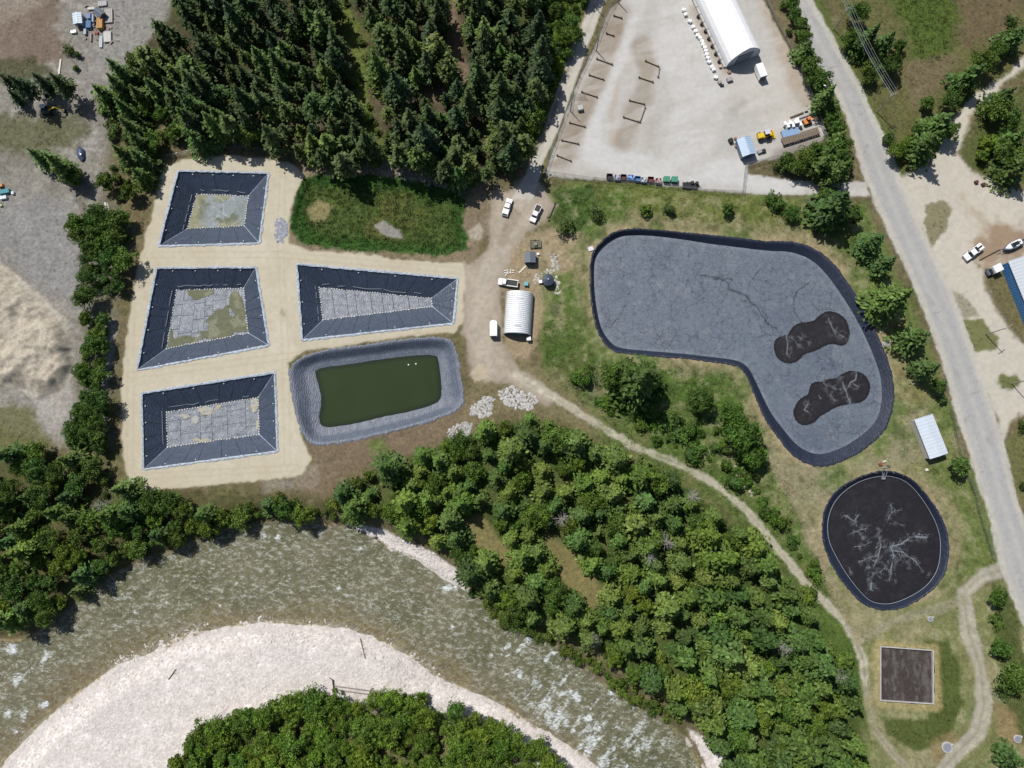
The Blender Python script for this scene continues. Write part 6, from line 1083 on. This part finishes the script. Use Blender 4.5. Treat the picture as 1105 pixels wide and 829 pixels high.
for args, lab in ((c4(660, 150, 750, 180), 'topmost timber barrier of the bays along the left yard fence'), (c4(585, 325, 670, 355), 'second timber barrier from the top along the left yard fence'), (c4(490, 580, 655, 640), 'third timber barrier from the top along the left yard fence'), (c4(415, 740, 570, 790), 'fourth timber barrier from the top along the left yard fence'), (c5(340, 80, 505, 135), 'timber barrier just above the fenced meter enclosure'), (c5(220, 385, 385, 430), 'timber barrier just below the fenced meter enclosure'), (c5(140, 560, 320, 600), 'broken timber barrier second from the bottom of the left bays'), (c5(95, 710, 245, 770), 'lowest timber barrier of the bays along the left yard fence'), (c5(815, 165, 975, 205), 'top timber barrier of the lower bay in the yard middle'), (c5(978, 228, 922, 388), 'right side timber barrier of the lower bay in the yard middle'), (c5(755, 330, 912, 380), 'bottom timber barrier of the lower bay in the yard middle'), (c4(975, 600, 1115, 662), 'top timber barrier of the upper bay in the yard middle'), (c4(1118, 668, 1105, 770), 'right side timber barrier of the upper bay in the yard middle'), (c4(910, 765, 1060, 815), 'bottom timber barrier of the upper bay in the yard middle')): beam(*args, lab)
crate(626, 117, .2, (1.7, 1.5, 1.2), M_CONC, 'pale meter cabinet inside the small fenced enclosure', 'meter_cabinet', 'cabinet', 2)
BCOL = [((.015, .015, .018), 'black'), ((.42, .42, .5), 'lavender grey'), ((.1, .03, .035), 'maroon'), ((.2, .34, .62), 'light blue'), ((.05, .14, .32), 'navy blue'), ((.55, .58, .6), 'silver white'), ((.14, .035, .03), 'dark red'), ((.42, .3, .28), 'dusty pink')]
for k, (x, y) in enumerate(crop(640, 150, .1267, [(140, 322), (205, 332), (258, 328), (318, 332), (378, 343), (430, 352), (490, 348), (555, 360)])):
    p = P(x, y, .6); mm = mat('bin_' + BCOL[k][1].replace(' ', '_'), BCOL[k][0], .5, grime=.3); t = thing('bin', BCOL[k][1] + ' open bin in the row along the lower yard fence', 'bin', (p.x, p.y, 0), -.06, 'bins along the lower yard fence'); w = 1.75
    for s in (-1, 1): m = MB(); m.box((s * w / 2, 0, .6), (.08, 1.5, 1.2)); m.build('side', mm, t); m = MB(); m.box((0, s * .75, .602), (w - .08, .08, 1.196)); m.build('end', mm, t)
    m = MB(); m.box((0, 0, .35), (w - .1, 1.4, .1)); m.build('floor', mm, t)
    if k in (1, 3, 5, 7): m = MB(); [m.box((random.uniform(-.5, .5), random.uniform(-.4, .4), .75 + .12 * q), (.7, .5, .35), random.uniform(0, 3)) for q in range(4)]; m.build('contents', mm, t)
M_GD = mat('green_dumpster_paint', (.06, .24, .16), .45, grime=.2)
for k, (x, y) in enumerate(crop(640, 150, .1267, [(625, 348), (693, 350)])):
    p = P(x, y, .8); t = thing('dumpster', ('left' if k == 0 else 'right') + ' of two green dumpsters in the lower yard row', 'dumpster', (p.x, p.y, 0), -.05, 'green dumpsters'); m = MB(); m.loft([[(x_, y_, z) for x_, y_ in ((-.95, -.8 * q), (.95, -.8 * q), (.95, .85), (-.95, .85))] for z, q in ((.15, .85), (1.1, 1.05), (1.35, 1))]); m.build('body', M_GD, t)
    for s in (-1, 1): m = MB(); m.add([(s * .48 - .45, -.85, 1.40), (s * .48 + .45, -.85, 1.40), (s * .48 + .45, .85, 1.62), (s * .48 - .45, .85, 1.62), (s * .48 - .45, -.85, 1.45), (s * .48 + .45, -.85, 1.45), (s * .48 + .45, .85, 1.67), (s * .48 - .45, .85, 1.67)], [(0, 1, 2, 3), (4, 5, 6, 7), (0, 1, 5, 4), (1, 2, 6, 5), (2, 3, 7, 6), (3, 0, 4, 7)]); m.build('lid', M_GD, t)
    m = MB(); m.box((0, -.95, .55), (1.9, .12, .25)); m.build('fork_pocket', M_BLACK, t)
l, a = at(744.5, 200.3, 18, 1); t = thing('flat_trailer', 'low black flat trailer at the right end of the bin row', 'trailer', l, a); m = MB(); m.box((0, 0, .55), (4.6, 1.9, .18)); m.build('frame', M_BLACK, t); wheels(t, ((0, .95), (-.8, .95)), .33)
for k in range(5): m = MB(); m.box((0, -.76 + k * .38, .665), (4.4, .32, .05)); m.build('deck_plank', M_BLACK, t)
m = MB(); m.tube((2.3, 0, .5), (3.6, 0, .5), .07); m.build('drawbar', M_BLACK, t)
crate(747, 197.7, 0, (.9, .9, 1.2), M_BLACK, 'left of two black boxes behind the flat trailer', 'storage_box', 'box', 2); crate(752, 198.3, 0, (.9, .9, 1.2), M_BLACK, 'right of two black boxes behind the flat trailer', 'storage_box', 'box', 2)
# loader
MY = mat('yellow_paint', (.62, .42, .03), .4, grime=.25); l, a = at(825, 147, 195, -45); t = thing('wheel_loader', 'yellow wheel loader right of the blue grey shed', 'loader', l, a)
m = MB(); m.box((-1.2, 0, 1.35), (2.6, 1.7, 1.1)); m.build('engine_hood', MY, t, bev=.1); m = MB(); m.box((1.0, 0, 1.15), (2.2, 1.2, .7)); m.build('front_frame', MY, t, bev=.06); m = MB(); m.box((.2, .2, 2.3), (1.5, 1.4, 1.3), 0, .9); c = m.build('cab', M_GLASS, t); m = MB(); m.box((.2, .2, 3.0), (1.6, 1.5, .12)); m.build('roof', mat('lavender_roof', (.5, .5, .58), .5), c, bev=.03)
for s in (-1, 1): m = MB(); m.tube((.9, s * .5, 1.6), (2.7, s * .5, .8), .14, n=6); m.build('lift_arm', MY, t)
m = MB(); m.prism([(2.5, .2), (3.5, .15), (3.5, .25), (2.7, .4), (2.6, 1.3), (2.5, 1.3)], -1.3, 1.3); m.build('bucket', MY, t); wheels(t, ((-1.6, .95), (1.4, .95)), .7, .5)
# lowbed with blue deck and orange excavator
l, a = at(863.5, 147.5, 410, -130); MRD = mat('oxide_red', (.14, .045, .035), .6); t = thing('lowbed_trailer', 'long dark red lowbed trailer at the lower right corner of the yard', 'trailer', l, a)
m = MB(); m.box((0, -1.0, .8), (12.4, .25, .4)); m.box((0, 1.0, .801), (12.4, .25, .4)); [m.box((x, 0, .8), (.2, 1.8, .3)) for x in (-6, -3, 0, 3, 6)]; m.build('frame', MRD, t); [wheels(t, ((x, .8),), .42) for x in (-5.2, -4.2, -3.2)]
for k in range(16): m = MB(); m.box((-5.8 + k * .77, 0, 1.03), (.66, 2.3, .07)); m.build('deck_plank', M_TIMBER, t)
l, a = at(852.5, 143.5, 190, -45); t = thing('flatbed_deck', 'blue flat deck piled with white boxes behind the lowbed trailer', 'deck', l, a); m = MB(); m.box((0, 0, 1.0), (5.6, 2.3, .2)); m.build('deck', mat('steel_blue_paint', (.2, .3, .45), .5, grime=.3), t); [m for m in ()]; m = MB(); [m.box((x, y, .45), (.2, .2, .9)) for x in (-2.6, 2.6) for y in (-1, 1)]; m.build('leg', M_STEEL, t)
WB = crop(780, 90, .1086, [(612, 410), (640, 430), (660, 405), (690, 425), (715, 395), (735, 385), (765, 415)])
for k, (x, y) in enumerate(WB): crate(x, y - .3, .25, (.8, 1.6 if k % 2 else 1.2, 1.7 + .2 * (k % 3)), M_WHITE, ORD[k] + ' white box from the left behind the blue flat deck', 'storage_box', 'box', 2, 'white boxes behind the blue deck')
MO = mat('orange_paint', (.6, .2, .05), .45, grime=.25); l, a = at(871, 131.5, 150, -60, .0); t = thing('excavator', 'orange compact excavator at the right end of the yard corner', 'excavator', l, a)
for s in (-1, 1): m = MB(); m.loft([[(x, s * .75 + d_, z) for x, z in ((-1.2, .1), (1.2, .1), (1.45, .35), (1.2, .62), (-1.2, .62), (-1.45, .35))] for d_ in (-.22, .22)]); m.build('track', M_TYRE, t)
m = MB(); m.box((-.2, 0, 1.0), (2.2, 1.7, .6)); m.build('body', MO, t, bev=.1); m = MB(); m.box((.2, .35, 1.75), (1.1, .9, 1.0), 0, .9); c = m.build('cab', M_GLASS, t); m = MB(); m.box((.2, .35, 2.28), (1.15, .95, .08)); m.build('roof', MO, c); m = MB(); m.tube((.8, -.4, 1.2), (2.2, -.4, 2.5), .14, n=6); m.tube((2.2, -.4, 2.5), (3.3, -.4, 1.2), .11, n=6); m.build('boom', MO, t); m = MB(); m.prism([(3.2, .5), (3.7, .6), (3.5, 1.2), (3.2, 1.2)], -.7, -.1); m.build('bucket', M_STEEL, t)
for k, (x0_, y0_, x1_, y1_, lb) in enumerate(((670, 340, 800, 290, 'timber post pile above the blue deck, main piece'), (815, 285, 840, 278, 'short dark log right of the timber post pile'), (730, 360, 905, 300, 'long grey pipe lying between timber post and excavator'))):
    a0, b0 = P(780 + x0_ * .1086, 90 + y0_ * .1086, .25), P(780 + x1_ * .1086, 90 + y1_ * .1086, .25); m = MB(); m.tube(a0, b0, .3 if k == 0 else .22, n=9); o = m.build(('log', 'log', 'pipe')[k], (M_TIMBER, MATS['dark_bark'], M_STEEL)[k]); tag(o, lb, ('log', 'log', 'pipe')[k])
for k, (x, y, sz, mm, lb) in enumerate(((788.5, 152, (1.3, 1.3, 1.1), M_BLACK, 'black box left of the blue grey shed'), (793.5, 149.5, (.8, .7, .7), MATS['rust_crate'], 'rust brown box beside the black box left of the shed'), (794, 158, (.7, .7, .6), MATS['rust_crate'], 'lower rust brown box left of the blue grey shed'), (819.5, 164, (1.4, 1.0, .8), MGR, 'grey box right of the blue grey shed'), (824, 163, (1.2, 1.0, .7), M_BLACK, 'black box right of the grey one beside the shed'))): crate(x, y, .4, sz, mm, lb, 'storage_box', 'box', 2)

M_WIRE = mat('fence_wire', (.16, .165, .17), .6, .3)
def fence(pts, label, h=2.0, gap=3.2, wires=6, name='wire_fence', thick=.05):
    w = [P(a, b) for a, b in pts]; t = thing(name, label, 'fence', (0, 0, 0)); pp = []
    for a, b in zip(w[:-1], w[1:]):
        n = max(1, round((b - a).length / gap)); pp += [a.lerp(b, i / n) for i in range(n)]
    pp.append(w[-1]); pp = [Vector((p.x, p.y, ground_z(p.x, p.y))) for p in pp]
    me = MB(); me.tube((0, 0, -.2), (0, 0, h + .1), thick, n=6); me.tube((0, 0, h + .1), (.0, .0, h + .16), thick * 1.4, n=6); me = me.mesh('post', M_STEEL)
    for p in pp: o = link('post', me, t); o.location = p
    m = MB()
    for a, b in zip(pp[:-1], pp[1:]): m.tube(a + Vector((0, 0, h)), b + Vector((0, 0, h)), .035, n=4, cap=False)
    m.build('top_rail', M_WIRE, t); m = MB()
    for a, b in zip(pp[:-1], pp[1:]):
        L = (b - a).length; n = int(L / .5)
        for k in range(n): 
            q0, q1 = a.lerp(b, k / n), a.lerp(b, (k + 1) / n); up = Vector((0, 0, h))
            m.tube(q0, q1 + up, .014, n=3, cap=False); m.tube(q1, q0 + up, .014, n=3, cap=False)
        for k in range(wires): z = Vector((0, 0, h * (k + .3) / wires)); m.tube(a + z, b + z, .012, n=3, cap=False)
    m.build('wire_mesh', M_WIRE, t)
fence([(672, -10), (656, 14), (645, 42), (625, 82), (610, 122), (598, 157), (588, 186)], 'chain link fence between the gravel road and the storage bays')
fence([(588, 187), (640, 194.5), (700, 199), (760, 207), (801, 209)], 'chain link fence along the lower side of the yard behind the bins')
fence([(801, 208), (804, 180)], 'short chain link fence by the yard gate below the blue grey shed')
fence([(805, 179), (850, 167), (890, 153)], 'chain link fence under the machines at the lower right of the yard')
fence([(891, 152), (879, 118), (870, 94), (855, 58), (836, 22), (820, -12)], 'chain link fence on the right side of the yard beyond the hangar')
fence([(1024, 440), (1030, 470), (1036, 495), (1049, 530), (1060, 570), (1070, 603)], 'wire fence beside the asphalt road right of the round lagoon')
fence([(617.5, 105), (631, 105)], 'upper wire side of the meter enclosure'); fence([(617, 106), (615.5, 120)], 'left wire side of the meter enclosure')
fence([(182, 170), (215, 163), (255, 160), (300, 163)], 'thin wire fence behind the pad above the topmost pond', 1.6)

# poles
def pole(px, py, h, label, top=None, arm=True, lamp=False, ang=0.6, base=None):
    p = P(px, py) if top is None else P(px, py, h); t = thing('lamp_post' if lamp else 'power_pole', label, 'lamp post' if lamp else 'power pole', (p.x, p.y, ground_z(p.x, p.y)), ang); m = MB(); m.tube((0, 0, -.3), (0, 0, h), .17, .11, n=9); m.build('pole', M_DEAD, t)
    if arm:
        for z in (h - .4, h - 1.3)[: 2 if arm == 2 else 1]: m = MB(); m.box((0, .14, z), (2.6, .12, .14)); m.build('crossarm', M_DEAD, t)
        for x in (-1.15, -.4, .4, 1.15): m = MB(); m.tube((x, .14, h - .33), (x, .14, h - .08), .07, .04, n=6); m.build('insulator', M_WHITE, t)
    if lamp: m = MB(); m.tube((0, 0, h - .2), (1.2, 0, h + .1), .05, n=6); m.build('arm', M_STEEL, t); m = MB(); m.box((1.35, 0, h + .08), (.7, .35, .18)); m.build('lamp_head', M_WHITE, t, bev=.04)
    return t
pole(1063.5, 361, 10.5, 'wooden power pole in the grass patch right of the asphalt road', arm=True)
t = pole(1091, 414, 10.5, 'wooden power pole standing in the small round grass island', arm=True)
pA = pole(917, 8, 11, 'power pole at the top edge beside the road trees', 1, 2, ang=.25); pB = pole(966, 101, 11, 'power pole with double crossarms below the trees right of the road', 1, 2, ang=.4)
for a, b, nm, lab in ((pA, pB, 'power_line', 'four pale wires strung between the two poles right of the road'),):
    m = MB()
    for x, dz in ((-1.15, -.1), (-.4, -.1), (.4, -.1), (1.15, -.1), (0, -1.4)):
        q = []
        for k in range(-1, 9):
            u = k / 8; q.append(a.location.lerp(b.location, u) + Matrix.Rotation(.3, 3, 'Z') @ Vector((x, .14, 0)) + Vector((0, 0, 11 + dz - 1.0 * 4 * max(u, 0) * (1 - max(u, 0)))))
        for s, e in zip(q[:-1], q[1:]): m.tube(s, e, .035, n=4, cap=False)
    o = m.build('power_line', M_STEEL); tag(o, lab, 'power line')
pole(641, 7, 7, 'slim pole beside the gravel road at the top edge', arm=False); pole(667, 3, 6.5, 'slim pole at the top of the left yard fence', arm=False); pole(643.5, 55, 6.5, 'slim pole beside the third timber barrier', arm=False); pole(615.5, 120, 6.5, 'slim pole at the corner of the meter enclosure', arm=False)
pole(884, 107, 7, 'lamp post in the trees right of the yard fence', arm=False, lamp=True, ang=2.8)

# ------------------------------------------------------------------ scrap yard at the upper left and other odds
cs = lambda x, y: (50 + x * .1086, y * .1086)
x, y = cs(305, 180); gable(x, y, 1, 10, 3.6, 2.5, 1.8, .3, mat('pale_blue_wall', (.3, .36, .4), .6), mat('pale_blue_roof', (.5, .57, .62), .5, grime=.3), 'shed', 'pale blue roofed shed at the left of the scrap yard', seams=5)
x, y = cs(520, 120); gable(x, y, 10, 8, 2.8, 2.2, 1.8, .5, M_TIMBER, mat('slate_roof', (.1, .12, .15), .6), 'shed', 'small slate roofed hut above the orange container', seams=0)
sm = [((430, 170), (1.2, 1.8, 1.2), (.14, .22, .38), 'blue panel stack right of the pale blue shed'), ((470, 190), (.5, 2.6, 1.0), (.35, .42, .5), 'long pale steel sheet leaning beside the blue panels'), ((425, 250), (1.6, 2.4, 1.0), (.08, .16, .32), 'dark blue tarped stack in the scrap yard'), ((388, 320), (.8, 1.8, .8), (.36, .43, .5), 'pale grey sheet stack below the dark blue tarp'), ((445, 375), (.4, 2.6, .5), (.35, .3, .28), 'narrow timber strip below the tarped stack'), ((540, 240), (1.9, 3.6, 1.4), (.42, .22, .07), 'rusty orange container in the scrap yard'), ((545, 420), (1.0, 3.8, .4), (.42, .44, .47), 'long grey plank stack at the bottom of the scrap yard'), ((620, 160), (2.6, 4.8, .5), (.34, .32, .31), 'wide grey pallet deck right of the orange container'), ((610, 370), (2.4, 3.6, .5), (.46, .46, .43), 'pale pallet deck at the lower right of the scrap yard'), ((500, 330), (1.2, .8, .5), (.3, .06, .04), 'red scrap pile under the orange container'), ((560, 40), (2.8, 1.6, .5), (.36, .35, .34), 'grey pallet deck at the top edge of the scrap yard'), ((450, 90), (2.2, .8, .6), (.5, .5, .47), 'pale board stack above the blue panels')]
for k, (q, sz, c, lab) in enumerate(sm):
    x, y = cs(*q); crate(x, y, .08 + .05 * random.uniform(-1, 1), sz, mat('scrap_%s' % '_'.join(lab.split()[:3]), c, .7, grime=.3), lab, ('panel_stack', 'container')['container' in lab], ('stack', 'container')['container' in lab], 5 if sz[0] > 1.5 else 2)
m = MB()
for k in range(46):
    x, y = cs(random.uniform(380, 660), random.uniform(60, 440)); p = P(x, y); m.box((p.x, p.y, .2 + random.random() * .3), (random.uniform(.3, 1.2), random.uniform(.15, .5), .2), random.uniform(0, 3))
o = m.build('scrap_litter', mat('mixed_scrap', (.3, .24, .21), .8, var=.6, scale=.6)); o['kind'] = 'stuff'
for k in range(6):
    x, y = cs(690, 90 + k * 62); a0, b0 = P(x - 1, y, .3), P(x + 3.5, y + .2, .3); m = MB(); m.tube(a0, b0, .07, n=6); o = m.build('pipe', M_DEAD); tag(o, ORD[k] + ' thin pole from the top jutting from the pallet decks of the scrap yard', 'pipe', 'poles beside the pallet decks')
a0, b0 = P(65.5, 64, .2), P(63.5, 80, .2); m = MB(); d = b0 - a0; m.box((a0 + b0) / 2, (d.length, .5, .15), math.atan2(d.y, d.x)); tag(m.build('plank', MATS['bleached_plank']), 'bleached plank lying below the scrap yard', 'plank')
a0, b0 = P(65, 53, .3), P(80, 67, .3); m = MB(); m.tube(a0, b0, .16, .1, n=7); tag(m.build('log', M_TIMBER), 'dark slanting log under the small bushes below the scrap yard', 'log')
p = P(79.5, 34.5, .5); crate(79.5, 34.5, .2, (1.7, .9, .7), M_WHITE, 'white rounded box below the pale blue shed', 'storage_box', 'box', 1)
a0, b0 = P(114, 219, .35), P(116.5, 234, .35); m = MB(); m.tube(a0, b0, .42, .36, n=10); m.tube(a0 + Vector((.5, 0, -.2)), b0 + Vector((.5, 0, -.2)), .2, n=7); tag(m.build('log', MATS['bleached_plank']), 'bleached thick log left of the topmost pond corner', 'log')
a0, b0 = P(57, 158, .3), P(100, 178, .3)
l, a = at(87, 166, 2, 10); t = thing('tarp_heap', 'dark blue tarped heap left of the grove', 'heap', l, a); MT = mat('navy_tarp', (.05, .07, .13), .4, var=.5, scale=2); m = MB(); rr = random.Random(4); m.loft([[(2.4 * r * math.cos(j * .524) * rr.uniform(.8, 1.1), 1.4 * r * math.sin(j * .524) * rr.uniform(.8, 1.1), z) for j in range(12)] for r, z in ((1, 0), (.95, .6), (.6, 1.1), (.15, 1.3))]); m.build('tarp', MT, t); m = MB(); m.box((.6, .3, 1.25), (.5, .4, .3)); m.build('weight', M_WHITE, t)
l, a = at(52, 120.5, 100, 0); t = thing('excavator', 'yellow digger with a white cab roof in the shade of the left spruces', 'excavator', l, a)
for s in (-1, 1): m = MB(); m.loft([[(x, s * .9 + d_, z) for x, z in ((-1.5, .1), (1.5, .1), (1.8, .4), (1.5, .75), (-1.5, .75), (-1.8, .4))] for d_ in (-.25, .25)]); m.build('track', M_TYRE, t)
m = MB(); m.box((-.3, 0, 1.3), (2.8, 2.0, .8)); m.build('body', mat('dark_grey_paint', (.06, .06, .06), .5), t, bev=.1); m = MB(); m.box((-.6, .6, 2.2), (1.3, 1.0, 1.2), 0, .9); c = m.build('cab', M_GLASS, t); m = MB(); m.box((-.6, .6, 2.85), (1.5, 1.2, .1)); m.build('roof', M_WHITE, c); m = MB(); m.tube((.8, 0, 1.6), (3.6, 0, 3.2), .22, n=6); m.build('boom', MY, t); m = MB(); m.tube((3.6, 0, 3.2), (5.2, 0, 1.2), .17, n=6); m.build('stick', MY, t); m = MB(); m.prism([(5.0, .3), (5.8, .4), (5.5, 1.3), (5.0, 1.3)], -.5, .5); m.build('bucket', M_BLACK, t)
for k, (x, y, sz, c, lab) in enumerate(((1, 200.5, (1.4, .9, .8), (.5, .2, .06), 'orange box on the rubbish heap at the left edge'), (5, 207, (3.2, 1.3, .9), (.03, .2, .22), 'teal tarped box on the rubbish heap at the left edge'), (4, 213.5, (2.0, 1.0, .8), (.6, .62, .66), 'white box on the rubbish heap at the left edge'), (14, 208.5, (.8, .9, .7), (.62, .64, .66), 'small white box at the right end of the rubbish heap'), (1, 222, (.9, .6, .5), (.4, .5, .2), 'pale green box below the rubbish heap'))): crate(x, y, .2, sz, mat('rubbish_%d_tone' % k if False else 'rubbish_' + lab.split()[0] + '_' + lab.split()[1], c, .6), lab, 'storage_box', 'box', 2)
# washed up pole frame on the gravel bar
a0, b0 = P(361.5, 738.5, -1.2), P(433, 748.5, -1.2); a1, b1 = P(362.5, 742.5, -1.2), P(432, 752, -1.2)
t = thing('pole_frame', 'washed up frame of two grey poles with a crosspiece on the white gravel bar', 'driftwood')
for a_, b_ in ((a0, b0), (a1, b1)): zz = [ground_z(v.x, v.y) + .25 for v in (a_, b_)]; m = MB(); m.tube((a_.x, a_.y, zz[0]), (b_.x, b_.y, zz[1]), .17, .14, n=8); m.build('pole', M_DEAD, t)
c0, c1 = P(360.5, 732, -1.2), P(362.5, 748, -1.2); z_ = ground_z(c0.x, c0.y) + .45; m = MB(); m.tube((c0.x, c0.y, z_), (c1.x, c1.y, z_), .2, n=8); m.tube((c0.x, c0.y, z_), (c0.x - .9, c0.y + .5, z_), .1, n=6); m.box((c1.x, c1.y + 1.2, z_), (1.3, 1.0, .4), .2); m.build('crosspiece', MATS['dark_bark'], t)
for px0, py0, px1, py1, lab in ((387, 691, 394, 711, 'thin dark branch lying on the white gravel bar nearer the water'), (182, 733, 190, 722, 'short dark branch on the left part of the white gravel bar'), (632, 475, 655, 486, 'brown log on the grass below the dirt lane fork'), (690, 508, 705, 516, 'thin grey log at the upper edge of the forest'), (571, 590, 582, 606, 'bare log in the forest clearing')):
    a0, b0 = P(px0, py0), P(px1, py1); z0_, z1_ = ground_z(a0.x, a0.y) + .15, ground_z(b0.x, b0.y) + .15; m = MB(); m.tube((a0.x, a0.y, z0_), (b0.x, b0.y, z1_), .16, .1, n=7); m.tube(((a0.x + b0.x) / 2, (a0.y + b0.y) / 2, (z0_ + z1_) / 2), ((a0.x + b0.x) / 2 + .8, (a0.y + b0.y) / 2 + .5, z1_ + .2), .07, .03, n=5); tag(m.build('log', M_TIMBER), lab, 'log')
# wells and lids
for x, y, r, lab in ((956, 371, 1.0, 'pale concrete well head in the dry grass right of the lagoon'), (1021, 806, 1.5, 'grey concrete well ring at the bottom of the grass loop'), (1003, 668, .8, 'small grey lid on the grass below the round lagoon'), (1097, 797, 1.1, 'grey concrete lid at the lower right edge')):
    p = P(x, y); t = thing('well', lab, 'well', p, .3); m = MB(); m.tube((0, 0, -.1), (0, 0, .5), r, n=16); m.build('ring', M_CONC, t); m = MB(); m.tube((0, 0, .5), (0, 0, .6), r * .8, n=16); m.build('lid', M_STEEL, t); m = MB(); m.box((r * 1.1, .3, .3), (.5, .5, .6)); m.build('control_box', M_CONC, t)
for x, y, sz, c, lab in ((950, 501, (1.0, .7, .6), (.25, .06, .04), 'red brown valve box above the round lagoon'), (959, 503, (.8, .6, .5), (.1, .09, .07), 'dark valve box above the round lagoon'), (954, 498, (1.2, .5, .4), (.5, .48, .38), 'pale valve box above the round lagoon'), (1000, 507, (.9, .7, .4), (.6, .58, .5), 'pale stone slab below the grey metal shed'), (637.5, 268.5, (1.6, 1.3, .3), (.55, .55, .56), 'white slab at the left corner of the big lagoon'), (1053.5, 196.5, (1.1, .8, .8), (.1, .03, .02), 'left rust red drum in the sandy drive'), (1061, 199, (1.1, .8, .8), (.09, .03, .02), 'right rust red drum in the sandy drive'), (1000, 171.5, (2.6, 1.9, 1.4), (.3, .33, .38), 'grey cabin roof under the trees at the driveway mouth')): crate(x, y, .3, sz, mat('box_' + '_'.join(lab.split()[:3]), c, .7), lab, 'utility_box', 'box', 2)
print('TREES', COUNT, 'objects', len(bpy.data.objects))
